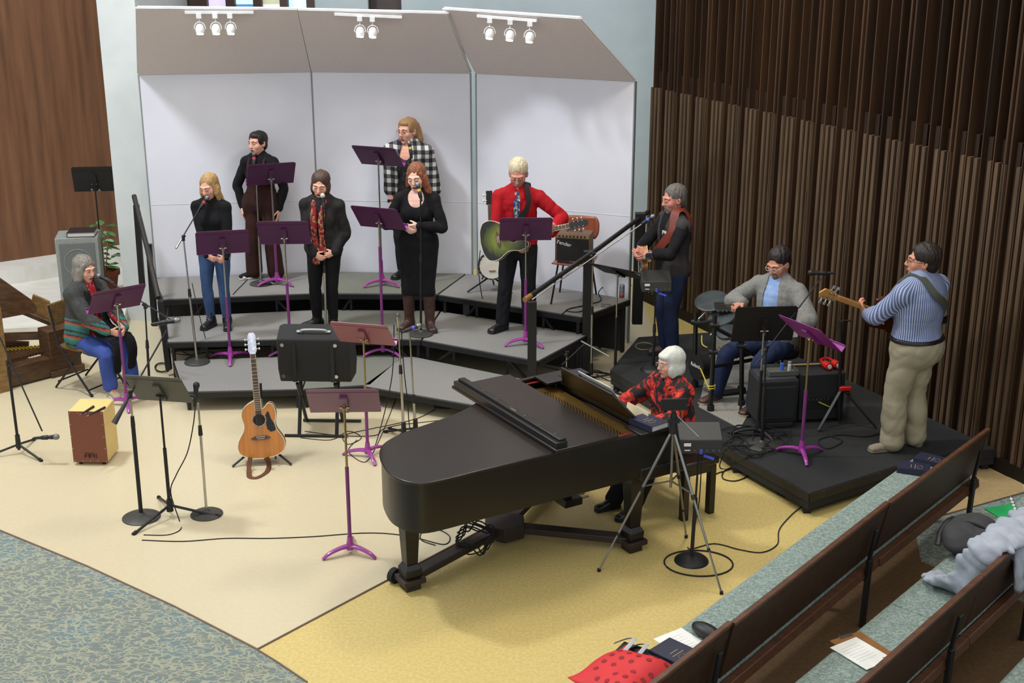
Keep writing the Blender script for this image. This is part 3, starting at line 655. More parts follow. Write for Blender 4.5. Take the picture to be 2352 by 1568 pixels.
for i in range(3):
    A,B=Vector(BS[i]),Vector(BS[i+1])
    if i==0: B=B+(A-B).normalized()*.01
    if i==1: A=A; B=Vector((-.455,14.50))
    if i==2: A=Vector((-.39,14.485))
    d=(B-A).normalized(); n=Vector((d.y,-d.x))   # towards the room
    t=thing('acoustic_shell_panel',LB[i],'acoustic panel',(A.x,A.y,0),math.atan2(d.y,d.x))
    L=(B-A).length; zt_=2.84
    b=MB(); b.box((L/2,.03,zt_/2+.02),(L,.05,zt_-.04)); b.build('panel',m_shell,t,bevel=.006)
    b=MB(); b.box((L/2,.0045,1.42 if i else 1.42),(L-.02,.004,.006)); b.build('seam',m_sedge,t)
    for xx in(-.004,L+.004): b=MB(); b.box((xx,.03,zt_/2),(.012,.06,zt_)); b.build('edge_strip',m_salu,t)
    A2,B2=A+n*.78,B+n*.78
    q=PX[i]; tl=atL(*q[3],A2,B2); tr=atL(*q[2],A2,B2); I=chain(t).inverted()
    v=[I@Vector((A.x,A.y,2.84)),I@Vector((B.x,B.y,2.84)),I@tr,I@tl]; off=Vector((0,.035,.035))
    b=MB(); b.add(v+[p+off for p in v],[(0,1,2,3),(7,6,5,4),(0,4,5,1),(1,5,6,2),(2,6,7,3),(3,7,4,0)]); b.build('canopy',m_can,t)
    b=MB(); 
    for k_ in((1,2),(2,3),(3,0)): b.bar(v[k_[0]]+off*.5,v[k_[1]]+off*.5,.05 if k_==(2,3) else .035,.018)
    b.build('canopy_edge',m_sedge,t)
    r0=atL(*TR[i][0],A2-n*.03,B2-n*.03); r1=atL(*TR[i][1],A2-n*.03,B2-n*.03)
    r0=r0+Vector((0,0,-.02)); r1=r1+Vector((0,0,-.02)); dn=Vector((n.x,n.y,0))
    g=thing('track_light',['white track light with three lit spot heads, left of the three canopies','white track light with two lit spot heads on the middle canopy','white track light with three lit spot heads on the right canopy'][i],'track light',r0,0)
    b=MB(True); b.bar(r0+dn*.04,r1+dn*.04,.034,.03); b.build('rail',m_wht,g,bevel=.003)
    for px in TR[i][2]:
        f=(px-TR[i][0][0])/(TR[i][1][0]-TR[i][0][0]); p=r0.lerp(r1,f)+dn*.055
        b=MB(True); b.box((p.x,p.y,p.z-.035),(.05,.04,.045)); b.cyl((p.x,p.y,p.z-.05),(p.x,p.y,p.z-.10),.006)
        c=Vector((p.x,p.y,p.z-.165)); b.tube([c+Vector((.056*math.cos(a),0,.06*math.sin(a)+.012)) for a in np.linspace(-.2,PI+.2,12)],.0045,6); ad=b.build('yoke',m_wht,g)
        dr=(Vector((dn.x*.3,dn.y*.35,-1))).normalized(); b=MB(True); b.lathe([(.0,-.052),(.024,-.049),(.039,-.032),(.046,0),(.044,.025),(.037,.046),(.033,.046)],c,dr,16); hd=b.build('lamp_head',m_wht,g)
        b=MB(True); b.lathe([(.0,.04),(.034,.04),(.034,.050),(.0,.050)],c,dr,16); b.build('bulb',m_bulb,hd)
        light('SPOT','track_spot',c+dr*.085,c+dr*2,LSP,(1,.86,.66),.03,spot=95,blend=.8)
# ---------------------------------------------------------------- handrails
m_rail=mat('handrail_black','1c1b1c',.4,c2='26241f',scale=10); m_tip=mat('handrail_worn_wood','8a5f2c',.6)
t=thing('handrail','black handrail climbing the right end of the risers, worn wooden lower tip','handrail',(.17,11.93,0))
P1=Vector((.19,11.93,0)); P2=Vector((.765,12.87,0)); P3=Vector((1.35,13.62,0))
b=MB(True); a0=atY(1206,688,11.72); a1=atY(1372,572,12.93); a2=atY(1490,485,13.75)
b.tube([a0,a1,a2],.024,12); b.build('rail_tube',m_rail,t)
b=MB(True); b.tube([a0-(a1-a0).normalized()*.004,a0+(a1-a0).normalized()*.10],.0255,12); b.build('rail_tip',m_tip,t)
b=MB(True); b.bar((P1.x,P1.y,0),(P1.x,P1.y,1.03),.085,.06); b.build('post',m_blk,t,bevel=.005)
b=MB(True); b.bar((P2.x,P2.y,0),(P2.x,P2.y,1.28),.095,.07); b.build('post',m_blk,t,bevel=.005)
b=MB(True); b.bar((P3.x,P3.y,.28),(P3.x,P3.y,1.50),.11,.09); b.build('post',m_blk,t,bevel=.005)
t=thing('handrail','long black handrail climbing the left end of the risers beside the white pier','handrail',(-3.55,12.75,0))
h0,h1,h2=atY(308,450,14.0),atY(340,578,13.3),atY(364,684,12.75)
b=MB(True); b.tube([h0,h1,h2],.027,12); b.build('rail_tube',m_rail,t)
for (x0,y0),(x1,y1),Y,z1 in (((313,470),(327,660),14.1,.5),((342,560),(356,748),13.45,.25),((369,690),(388,848),12.72,0.)):
    a=atY(x0,y0,Y); c=atY(x1,y1,Y); b=MB(True); b.bar((a.x,a.y,a.z),(c.x,c.y,max(c.z,0.0)),.06,.05); b.build('post',m_blk,t,bevel=.004)
# ---------------------------------------------------------------- low black platform
m_plat=mat('platform_black_felt','222222',.9,c2='1b1b1c',scale=60,bump=.2,bscale=200); m_ply=mat('platform_edge','1a1816',.6,c2='3a2f22',scale=6,ramp=(.6,.8))
PL=[ap(1690,1038,.2),ap(1860,1132,.2),ap(2050,1072,.2),ap(2180,1040,.2),(4.10,10.35),(2.62,13.35),(2.30,13.60),(1.35,13.4),(.98,12.35),(1.50,11.3)]
t=thing('stage_platform','low black felt-topped platform along the slatted wall, under the band','platform',(2.4,11.5,0))
b=MB(True); b.prism(PL,.05,.2); b.build('deck',m_plat,t,bevel=.008)
b=MB(True); n_=len(PL)
for i in range(n_): b.bar((*PL[i],.155),(*PL[(i+1)%n_],.155),.016,.07)
b.build('edge_board',m_ply,t)
b=MB(True)
cc=Vector((2.4,11.5))
for p in PL: q=cc+(Vector(p)-cc)*.96; b=MB(True); b.box((q.x,q.y,.03),(.06,.06,.06)); b.build('foot',m_blk,t)
rug=tag(MB(),None,None) if False else None
b=MB(True); RG=[ap(1605,935,.2),ap(1700,985,.2),ap(1760,880,.2),ap(1745,800,.2),ap(1640,770,.2)]
rg=thing('rug','grey flat rug under the electronic drum kit','rug',(1.9,11.9,.2)); b.prism(RG,.2005,.2065); b.build('pile',mat('rug_grey','8d8a82',.95,c2='807d75',scale=50),rg)
# ---------------------------------------------------------------- music stands and microphones
m_pur=mat('purple_enamel','55224f',.32,c2='4d1e48',scale=3,spec=.5); m_purl=mat('purple_base_enamel','99388f',.25,c2='8f3386',scale=3,coat=.4); m_chr=mat('chrome_tube','b9b7b0',.22,metal=1.); m_brass=mat('brass_tube','a89a72',.3,metal=1.)
m_mesh=mat('mic_grille','9a9a9c',.35,metal=.8,c2='5c5c5e',scale=400,kind='voronoi'); m_gry=mat('cast_iron_grey','45433f',.5,c2='3b3936',scale=6,metal=.3)
m_dkdesk=mat('black_desk','161618',.45); m_green=mat('desk_olive_grey','4a4a40',.5); m_paper=mat('paper_white','e6e4de',.8); m_ppur=mat('pole_purple','76306f',.3)
def music_stand(base,z,hz,yaw,tilt,label,mats=(m_pur,m_chr,m_ppur,m_purl),group=None,byaw=0,tri=False,upper=.45,w=.51,hh=.33,writing=None,trr=.26):
    p=base if isinstance(base,Vector) else at(base[0],base[1],z); p=Vector((p.x,p.y,z))
    t=thing('music_stand',label,'music stand',p,0,group); H=hz-z; md,mu,ml,mb=mats
    if tri:
        for k in range(3):
            a=R(byaw+120*k); b=MB(); b.tube([(0,0,.10),(trr*math.cos(a),trr*math.sin(a),.012)],.011,8); b.build('leg',mb,t)
            b=MB(); b.cyl(((trr-.015)*math.cos(a),(trr-.015)*math.sin(a),.018),((trr+.02)*math.cos(a),(trr+.02)*math.sin(a),.008),.015); b.build('foot_cap',m_rub,t)
        b=MB(); b.cyl((0,0,.05),(0,0,.15),.028,.022); b.cyl((.0,-.02,.11),(0,-.05,.11),.012); b.build('hub',m_blk2,t)
    else:
        for k in range(3):
            a=R(byaw-90+120*k); c,s_=math.cos(a),math.sin(a); b=MB()
            b.tube([(0,0,.062),(.08*c,.08*s_,.062),(.17*c,.17*s_,.042),(.225*c,.225*s_,.010)],.02,10,sm=4,rr=[.026,.021,.018,.013],fl=.75); b.build('leg',mb,t)
        b=MB(); b.lathe([(.028,.035),(.032,.06),(.024,.10),(.019,.14)],n=14); b.build('hub',mb,t)
    zl=H*(1-upper)
    b=MB(); b.cyl((0,0,.08),(0,0,zl),.0145); b.build('lower_tube',ml,t)
    b=MB(); b.cyl((0,0,zl-.02),(0,0,H-.02),.009); b.build('upper_tube',mu,t)
    # desk: local x width, leaning; the performer is on +y
    b=MB(); Rz=Matrix.Rotation(R(yaw),4,'Z'); Q=Matrix.Translation((0,0,H))@Rz@Matrix.Rotation(R(tilt),4,'X')
    b.T=Q; c_=.02
    prof=[(-w/2+.0,-hh*.45),(w/2,-hh*.45),(w/2,hh*.55-c_),(w/2-c_,hh*.55),(-w/2+c_,hh*.55),(-w/2,hh*.55-c_)]
    vs=[(x,.0,y) for x,y in prof]+[(x,.004,y) for x,y in prof]; n=6
    b.add(vs,[tuple(range(n)),tuple(range(2*n-1,n-1,-1))]+[(i,n+i,n+(i+1)%n,(i+1)%n) for i in range(n)])
    b.bar((-w/2,.0,hh*.40),(w/2,.0,hh*.40),.006,.008); b.box((0,-.012,-.02),(.055,.02,.20))
    dk=b.build('desk',md,t)
    b=MB(); b.T=Q; b.box((0,.03,-hh*.45),(w,.06,.006)); b.box((0,.06,-hh*.45+.01),(w,.004,.02)); b.build('ledge',mb if mb is m_purl else md,dk)
    b=MB(); b.T=Q; b.box((0,-.016,-.055),(.03,.03,.05)); b.cyl((-.035,-.026,-.04),(.035,-.026,-.04),.008); b.cyl((0,-.02,-.03),(0,-.045,-.03),.010); b.build('tilt_knob',mu,t)
    if writing: text('lettering',writing,.04,m_paper,dk,Q@Matrix.Translation((0,-.004,-hh*.41))@Matrix.Rotation(PI/2,4,'X'))
    return t,Q
G1='purple music stands'
music_stand((292,932),0,1.06,38,38,'purple music stand in front of the seated woman in the patterned cardigan',byaw=20,upper=.28)
music_stand((530,826),.2,1.41,14,34,'purple music stand in front of the long-haired blonde singer',byaw=10,upper=.45)
music_stand((637,653),.6,1.82,20,38,'purple music stand in front of the singer in brown dungarees',byaw=60,upper=.55)
music_stand((668,815),.2,1.47,2,34,'purple music stand in front of the singer in the red scarf',byaw=50,upper=.4)
music_stand((878,655),.6,2.02,-21,44,'topmost purple music stand, tilted in front of the singer in the checked shirt',byaw=60,upper=.8)
music_stand((880,814),.2,1.62,-21,40,'purple music stand in front of the singer in the black dress',byaw=58,upper=.2)
music_stand((1207,791),.4,1.57,2,36,'purple music stand in front of the man in the red shirt',byaw=50,upper=.42)
music_stand((845,1049),0,1.12,-14,42,'purple music stand with painted-on reddish light, just right of the slanted black amplifier',mats=(mat('purple_red_light','8c4a52',.3,c2='7c3f50',scale=3),m_brass,m_ppur,m_purl),byaw=22,upper=.55)  # reddish reflected light is put into this desk's colour
music_stand((805,1270),0,1.20,2,40,'nearest purple music stand, alone on the cream floor left of the piano tail',mats=(mat('dusty_purple','74465f',.3,c2='6b3e5c',scale=3),m_brass,m_ppur,m_purl),byaw=62,upper=.42)
music_stand((1840,1047),.2,1.27,-60,48,'bright purple music stand on the black platform, left of the bass player',mats=(mat('magenta_desk','8a2b85',.35),m_brass,m_ppur,m_purl),byaw=0,upper=.45)
music_stand(Vector((-4.72,14.75,.15)),.15,1.62,6,14,'black music stand with small lettering in front of the brown wooden wall',mats=(m_dkdesk,m_blk,m_blk,m_blk),w=.47,hh=.30,writing='TAMA',byaw=0)
music_stand((392,1186),0,1.06,-10,37,'olive-grey music stand on a black tripod at the left front, nearest the carpet',mats=(m_green,m_blk,m_blk,m_blk),tri=True,trr=.37,byaw=-122,upper=.45,w=.46,hh=.34)
music_stand((1412,880),.0,1.16,-38,62,'flat-tilted black music stand with silver upper tube, beside the right handrail',mats=(m_dkdesk,m_chr,m_blk,m_blk),tri=True,byaw=30,upper=.4,w=.5,hh=.36)
_,QD=music_stand(at(1745,1012,.2)+Vector((.0,.12,0)),.2,1.20,4,20,'wide black music stand holding a sheet in front of the drummer',mats=(m_dkdesk,m_chr,m_blk,m_blk),w=.53,hh=.36,byaw=30,upper=.4)
sp=at(1745,1012,.2)+Vector((0,.12,0)); sp.z=.2
s_=MB(); s_.T=Matrix.Translation(sp)@QD; s_.box((.20,.012,.01),(.22,.002,.30)); tag(s_.build('sheet',m_paper),'white sheet sticking out behind the drummer\'s black music stand','sheet')
def mic(p,d,ring,label,L=.17,head=.026,body=m_blk2,grille=m_mesh):
    p=Vector(p); d=Vector(d).normalized(); t=thing('microphone',label,'microphone',p)
    b=MB(); b.lathe([(.0,-head),(head*.6,-head*.8),(head*.95,-head*.3),(head,.0),(head*.96,.012),(head*.85,.02)],(0,0,0),d,14); b.build('grille',grille,t)
    b=MB(); b.lathe([(.021,.018),(.020,.03),(.016,.07),(.012,L-.02),(.010,L)],(0,0,0),d,12); b.build('handle',body,t)
    if ring: b=MB(); b.lathe([(.0205,.045),(.0205,.070),(.017,.0705)],(0,0,0),d,12); b.build('colour_ring',mat('ring_'+ring,ring,.5),t)
    return t
def mic_stand(base,z,top,label,kind='round',r=.127,pm=m_chr,lm=None,boom=None,byaw=0,cw=None,clutch=.55,rl=.0125,group=None,bm=m_gry):
    p=base if isinstance(base,Vector) else at(base[0],base[1],z); t=thing('microphone_stand',label,'microphone stand',(p.x,p.y,z),0,group); top=Vector(top)
    if kind=='round':
        b=MB(); b.lathe([(r,.0),(r,.010),(r*.9,.018),(r*.45,.030),(.03,.036),(.018,.05)],n=36); b.build('base',bm,t)
    elif kind=='dome':
        b=MB(); b.lathe([(r,.0),(r*.97,.012),(r*.8,.030),(r*.5,.046),(.02,.055)],n=36); b.build('base',bm,t)
    else:
        for k in range(3):
            a=R(byaw+120*k); b=MB(); b.tube([(0,0,.14 if kind=='tri' else .09),(.30*math.cos(a),.30*math.sin(a),.014)],.0105,8); l_=b.build('leg',m_blk,t)
            b=MB(); b.cyl((.28*math.cos(a),.28*math.sin(a),.022),(.315*math.cos(a),.315*math.sin(a),.010),.014); b.build('rubber_tip',m_rub,l_)
        b=MB(); b.cyl((0,0,.06),(0,0,.18),.024,.02); b.build('hub',m_blk2,t)
    a=Vector((p.x,p.y,z+.04)); c=a.lerp(top,clutch)
    b=MB(True); b.cyl(a,c,rl); b.build('lower_tube',lm or pm,t)
    b=MB(True); b.cyl(c-(c-a)*.02,top,.008); b.build('upper_tube',pm,t)
    b=MB(True); dz=(top-a).normalized(); b.cyl(c-dz*.04,c+dz*.04,.018,.014); b.build('clutch',m_blk2,t)
    if boom:
        b=MB(True); q0,q1=Vector(boom[0]),Vector(boom[1]); b.cyl(q0,q1,.0065); b.build('boom',lm or m_blk,t)
        k=top; b=MB(True); b.cyl(k-Vector((0,0,.03)),k+Vector((0,0,.025)),.016); dd=(q1-q0).normalized(); b.cyl(k-dd*.03,k+dd*.03,.013); b.build('boom_clamp',m_blk2,t)
        if cw is not None: b=MB(True); b.cyl(q0,q0+dd*cw,.012 if cw<.15 else .024,.010 if cw<.15 else .012); b.build('counterweight',m_gry if cw>.15 else m_chr,t)
    return t
def clip(t,p,d):
    b=MB(True); p=Vector(p); d=Vector(d).normalized(); b.lathe([(.019,.075),(.021,.08),(.018,.13),(.015,.135)],p,d,12); return b.build('microphone_clip',m_blk2,t)
# singers' microphones
Y=12.571
mt=mic_stand((453,832),.2,atY(421,546,Y+.12),'chrome boom microphone stand on a round base, left of the blonde singer',boom=(atY(404,570,Y+.0),atY(466,466,13.0)),cw=.12)
mp=atY(476,454,13.02); dv=atY(452,490,12.95)-mp; mic(mp,dv,'b83028','microphone with a red ring at the blonde singer\'s mouth'); clip(mt,mp,dv)
mp=atY(584,352,14.2); mt=mic_stand((600,652),.6,atY(588,395,14.1),'straight chrome microphone stand in front of the singer in brown dungarees',clutch=.45)
dv=Vector((0,-.06,-.16)); mic(mp,dv,'b83040','microphone with a red ring in front of the singer in dungarees'); clip(mt,mp,dv)
pb=Vector((-1.915,12.98,.4)); mt=mic_stand(pb,.4,atY(742,478,12.92),'straight microphone stand in front of the red-scarfed singer',lm=m_chr,pm=m_blk,clutch=.5)
mp=atY(741,449,12.92); dv=Vector((.02,-.05,-.16)); mic(mp,dv,'','plain microphone at the mouth of the singer in the red scarf',grille=mat('grille_pale','cfc7b4',.4,metal=.5)); clip(mt,mp,dv)
pb=Vector((-1.10,14.0,.6)); mt=mic_stand(pb,.6,atY(943,352,14.0),'straight microphone stand behind the singer in the black dress',pm=m_blk)
mp=atY(940,328,14.0); dv=Vector((.03,-.05,-.16)); mic(mp,dv,'c9a53a','microphone with a yellow ring in front of the singer in the checked shirt'); clip(mt,mp,dv)
mt=mic_stand((967,768),.4,atY(966,450,12.878),'black straight microphone stand on round base by the singer in black',pm=m_blk,lm=m_blk,r=.125)
mp=atY(959,424,12.86); dv=Vector((.04,-.05,-.15)); mic(mp,dv,'d2b04a','microphone with a yellow ring in front of the singer in the black dress'); clip(mt,mp,dv)
# seated singer's microphone, and its neighbour
t_=atY(333,702,12.194); mt=mic_stand((345,905),0,t_,'black boom microphone stand beside the seated woman, at the risers\' left end',pm=m_blk,lm=m_blk,boom=(atY(405,742,12.1),atY(247,644,12.3)),bm=m_gry)
mp=atY(226,633,12.33); dv=atY(262,650,12.3)-mp; mic(mp,dv,'','silver-headed microphone at the seated woman\'s mouth'); clip(mt,mp,dv)
t_=atY(299,905,9.42); mt=mic_stand((325,1189),0,t_,'black boom microphone stand with round base at the left front',pm=m_chr,lm=m_blk,r=.148,boom=(atY(262,972,9.30),atY(383,758,9.75)),cw=.2,clutch=.78,rl=.0165)
mp=atY(407,736,9.82); dv=atY(352,744,9.78)-mp; mic(mp,dv,'','black microphone lying level in front of the left handrail',L=.2); clip(mt,mp,dv)
t_=atY(18,835,10.72); mt=mic_stand((45,1042),0,t_,'black tripod microphone stand cut by the photo\'s left edge',kind='low',pm=m_blk,lm=m_blk,boom=(atY(0,775,10.72),atY(97,990,10.5)),byaw=-35,clutch=.9)
mp=atY(130,1003,10.48); dv=atY(76,1006,10.48)-mp; mic(mp,dv,'','microphone hanging level over the floor near the left edge',L=.2); clip(mt,mp,dv)
mt=mic_stand((475,1182),0,atY(455,925,9.498),'thin chrome microphone stand on a round base, right of the olive-grey stand',pm=m_chr,lm=m_chr,clutch=.75,rl=.011)
mp=atY(451,884,9.47); dv=Vector((-.02,-.03,-.17)); mic(mp,dv,'','upright black microphone on the thin chrome stand at the left front',grille=m_blk2); clip(mt,mp,dv)
mt=mic_stand((928,1012),0,atY(915,742,11.022),'tall chrome microphone stand behind the piano tail',pm=m_chr,lm=m_chr,kind='low',clutch=.6)
mic(atY(914,722,11.0),(0,.0,-1),'','slim chrome microphone upright on the stand behind the piano tail',head=.014,body=m_chr,L=.12)
mt=mic_stand((955,1004),0,atY(941,765,11.125),'chrome and black microphone stand behind the piano tail, right of the taller chrome one',pm=m_chr,lm=m_chr,kind='low',clutch=.35,byaw=40)
mp=atY(963,748,11.1); dv=atY(930,760,11.06)-mp; mic(mp,dv,'5548c0','microphone with a blue ring level on the stand behind the piano tail'); clip(mt,mp,dv)
t_=atY(1362,585,12.609); mt=mic_stand((1357,872),0,t_,'tall chrome boom microphone stand beside the right handrail',pm=m_chr,lm=m_chr,kind='low',boom=(atY(1222,688,12.3),atY(1478,512,12.62)),byaw=20)
mp=atY(1500,497,12.62); dv=atY(1478,512,12.62)-mp; mic(mp,dv,'3d55c8','microphone with a blue ring at the mouth of the grey-haired guitarist'); clip(mt,mp,dv)
t_=atY(1760,800,10.424); mt=mic_stand((1750,1022),.2,t_,'black boom microphone stand with round base on the platform front',pm=m_blk,lm=m_blk,r=.16,boom=(atY(1735,838,10.4),atY(1885,640,10.75)),bm=m_gry,rl=.016)
mp=atY(1862,626,10.75); dv=Vector((1,0.05,-.03)); mic(mp,dv,'','black microphone level on the boom in front of the slatted wall',L=.2,grille=m_blk2); clip(mt,mp,dv)
mt=mic_stand(at(1300,905,0),0,at(1300,905,0)+Vector((0,0,.42)),'short low microphone stand with a boom, behind the piano',pm=m_chr,lm=m_blk,kind='low',boom=(atY(1290,838,12.0),atY(1342,790,12.2)))
b=MB(True); b.tube([atY(1335,783,12.35),atY(1400,818,12.2)],.009,8); b.build('tube_arm',m_chr,mt)
# ---------------------------------------------------------------- personal mixers on poles
def monitor(base,z,top,w,label,yaw,lb2,kind='round'):
    t=mic_stand(base,z,top,label,kind=kind if kind!='round' else 'dome',pm=m_blk,lm=m_blk,clutch=.5,rl=.014,bm=m_blk2)
    p=Vector(top); g=thing('mixer_box',lb2,'mixer',p,R(yaw))
    b=MB(); b.add([(-w/2,-.10,0),(w/2,-.10,0),(w/2,.10,.03),(-w/2,.10,.03),(-w/2,-.08,.10),(w/2,-.08,.10),(w/2,.10,.17),(-w/2,.10,.17)],[(0,3,2,1),(4,5,6,7),(0,1,5,4),(1,2,6,5),(2,3,7,6),(3,0,4,7)]); b.build('housing',mat('mixer_plastic','232220',.55),g,bevel=.006)
    b=MB(); b.box((-w*.32,-.098,.07),(.05,.004,.022)); b.box((-w*.32,-.103,.03),(.04,.004,.006)); b.build('sticker',m_paper,g)
    b=MB(); 
    for k in range(5): b.cyl((-w*.15+k*w*.14,-.098,.03),(-w*.15+k*w*.14,-.106,.03),.005)
    b.build('sockets',m_chr,g)
    b=MB(); b.cyl((0,-.09,-.0),(0,-.09,.035),.014); b.bar((.02,-.1,-.01),(.09,-.12,-.03),.02,.012); b.build('tape',mat('blue_tape','4450c4',.5),g)
    return t
monitor((1500,850),.2,atY(1506,664,12.335),.29,'black pole stand carrying a small mixer in front of the grey-haired guitarist',0,'black mixer box with a white sticker, in front of the grey-haired guitarist')
monitor((1588,1288),0,atY(1606,1030,8.78),.31,'black pole stand on a domed base carrying a mixer, beside the piano keyboard',0,'black mixer box with blue tape and white sticker, beside the piano keyboard')
# ---------------------------------------------------------------- grand piano
m_pno=mat('piano_satin_black','171412',.33,c2='120f0d',scale=3,spec=.5); m_lid=mat('piano_lid_satin','231a15',.30,c2='1d1511',scale=3,stretch=(1,30,1),spec=.5); m_plate=mat('gold_plate','8a6a34',.4,metal=.6); m_felt=mat('red_felt','a01c1c',.9)
PA=Vector((-.569,7.873,0)); pa=math.atan2(.516,.857)
pn=thing('grand_piano','black grand piano with its front lid folded back, music desk raised','piano',PA,pa)
def pw(u,w,z=0.): return PA+Vector((math.cos(pa)*u-math.sin(pa)*w,math.sin(pa)*u+math.cos(pa)*w,z))
def crv(P,sm=5):
    P=[Vector((a,b,0)) for a,b in P]; Q=[]
    for i in range(len(P)-1):
        p0=P[max(i-1,0)];p1=P[i];p2=P[i+1];p3=P[min(i+2,len(P)-1)]
        for k in range(sm):
            t=k/sm; q=.5*((2*p1)+(p2-p0)*t+(2*p0-5*p1+4*p2-p3)*t*t+(3*p1-p0-3*p2+p3)*t**3); Q.append((q.x,q.y))
    return Q+[(P[-1].x,P[-1].y)]
tailc=crv([(.39,-.02),(.05,-.02),(-.07,.04),(-.125,.17),(-.125,.32),(-.06,.55),(.03,.70),(.15,.79),(.33,.86),(.54,.91),(.78,.98),(1.0,1.09),(1.18,1.24),(1.32,1.38),(1.5,1.44)])
def inset(P,d):
    c=Vector((.9,.55)); o=[]
    n=len(P)
    for i in range(n):
        a=Vector(P[i-1]); b_=Vector(P[(i+1)%n]); t=(b_-a).normalized(); nn=Vector((t.y,-t.x)); p=Vector(P[i]); q=p+nn*d
        if (q-c).length>(p-c).length: q=p-nn*d
        o.append(tuple(q))
    return o
OUT=tailc+[(2.02,1.44),(2.02,-.02)]
rim=inset(OUT,.012)
b=MB(); b.prism(rim,.64,.87); 
k=len(rim); ri=inset(rim,-.0)
cg=Vector((.95,.62)); ri=[]
for i in range(k):
    a=Vector(rim[i-1]); c=Vector(rim[(i+1)%k]); t=(c-a).normalized(); nn_=Vector((t.y,-t.x)); p=Vector(rim[i]); q=p+nn_*.055; q2=p-nn_*.055; ri.append(q if (q-cg).length<(p-cg).length else q2)
vs=[(p[0],p[1],.87) for p in rim]+[(p[0],p[1],.982) for p in rim]+[(p.x,p.y,.982) for p in ri]+[(p.x,p.y,.87) for p in ri]
fs=[]
for i in range(k):
    if i==k-2: continue
    j=(i+1)%k
    for q in range(3): fs.append((q*k+i,q*k+j,(q+1)*k+j,(q+1)*k+i))
b.add(vs,fs)
b.build('case',m_pno,pn,ang=50)
b=MB(); b.box((2.0,.08,.86),(.34,.15,.24)); b.box((2.0,1.34,.86),(.34,.15,.24)); b.box((1.95,.71,.66),(.42,1.46,.10)); b.build('keybed',m_pno,pn,bevel=.01)
b=MB(); b.box((1.93,.71,.95),(.10,1.2,.10)); b.build('fallboard',m_pno,pn,bevel=.006)
b=MB(); b.box((2.07,.71,.735),(.16,1.16,.03)); kb=b.build('white_keys',mat('ivory_keys','ddd8cc',.3,c2='c9c4b8',scale=1,stretch=(0,43,0),kind='wave'),pn)
b=MB()
for i in range(36):
    if i%7 in(2,6): continue
    b.box((2.03,.15+i*.0325,.757),(.09,.012,.016))
b.build('black_keys',m_blk2,pn)
lid=[p for p in tailc]+[(1.52,1.46),(1.52,-.02)]
b=MB(); b.prism(lid,.985,1.008); b.build('lid',m_lid,pn,bevel=.006,ang=50)
b=MB(); lo=inset(lid,-.014); b.prism(lo,.972,.987); b.build('lid_moulding',m_pno,pn,bevel=.004,ang=50)
b=MB(); b.box((1.25,.70,1.022),(.52,1.50,.022)); fl=b.build('front_lid',m_lid,pn,bevel=.004)
b=MB(); b.box((1.045,.70,1.05),(.095,1.46,.055)); b.box((1.06,.70,1.085),(.055,1.44,.022)); b.build('lid_lip',m_pno,fl,bevel=.004)
b=MB()
for k_ in range(7): b.cyl((1.06,.08+.2*k_,1.096),(1.06,.08+.2*k_,1.0985),.008)
b.box((1.05,.62,1.097),(.018,.07,.003)); b.build('brass_screws',m_brass,fl)
b=MB(); b.box((1.68,.68,.895),(.36,1.34,.02)); b.box((1.56,1.05,.915),(.05,.28,.03)); pl=b.build('iron_plate',m_plate,pn,bevel=.004)
b=MB()
for i in range(6):
    for j in range(52): b.cyl((1.60+.024*i+(.008 if j%2 else 0),.18+j*.0205,.90),(1.60+.024*i+(.008 if j%2 else 0),.18+j*.0205,.916),.0045,n=6)
b.build('tuning_pins',mat('pins_steel','8f908e',.3,metal=1),pl)
b=MB(); b.box((1.56,.2,.912),(.05,.26,.015)); b.box((1.73,.16,.912),(.12,.05,.012)); b.bar((1.60,1.36,.955),(1.92,1.36,.955),.012,.008); b.build('felt_strip',m_felt,pl)
b=MB(); b.add([(1.83,.10,.985),(1.83,1.17,.985),(1.655,.93,1.215),(1.655,.26,1.215),(1.845,.10,.992),(1.845,1.17,.992),(1.67,.93,1.222),(1.67,.26,1.222)],[(0,1,2,3),(7,6,5,4),(0,4,5,1),(1,5,6,2),(2,6,7,3),(3,7,4,0)]); b.build('music_desk',m_lid,pn,bevel=.004)
b=MB(); b.box((1.86,.06,.985),(.30,.20,.02)); b.box((1.86,1.30,.985),(.30,.20,.02)); b.box((1.90,.70,.975),(.12,1.3,.018)); b.build('desk_shelf',m_pno,pn,bevel=.004)
def pleg(u,w):
    b=MB()
    for z0,z1,s0,s1 in((.10,.16,.12,.13),(.16,.20,.13,.085),(.20,.56,.085,.12),(.56,.64,.14,.14)):
        b.add([(u+i*s/2,w+j*s/2,z) for z,s in((z0,s0),(z1,s1)) for i,j in((-1,-1),(1,-1),(1,1),(-1,1))],[(3,2,1,0),(4,5,6,7),(0,1,5,4),(1,2,6,5),(2,3,7,6),(3,0,4,7)])
    b.build('leg',m_pno,pn,bevel=.004)
LG=[(.10,.45),(1.78,.12),(1.78,1.32)]
for q in LG: pleg(*q)
b=MB(); b.box((1.60,.72,.42),(.05,.05,.46)); b.box((1.60,.86,.42),(.05,.05,.46)); b.box((1.62,.79,.20),(.16,.26,.06)); b.build('pedal_lyre',m_pno,pn,bevel=.005)
for k_ in range(3): b=MB(); b.box((1.74,.73+.06*k_,.19),(.12,.022,.012)); b.build('pedal',m_brass,pn,bevel=.003)
dl=thing('piano_dolly','dark three-armed wheeled dolly under the grand piano','dolly',pw(1.05,.75),pa)
m_dol=mat('dolly_brown','2c201b',.5,c2='241a16',scale=5)
cI=Vector((0,0,.11)); b=MB(); b.lathe([(.17,.05),(.17,.16)],(0,0,0),n=6); b.build('centre_plate',m_dol,dl,bevel=.006)
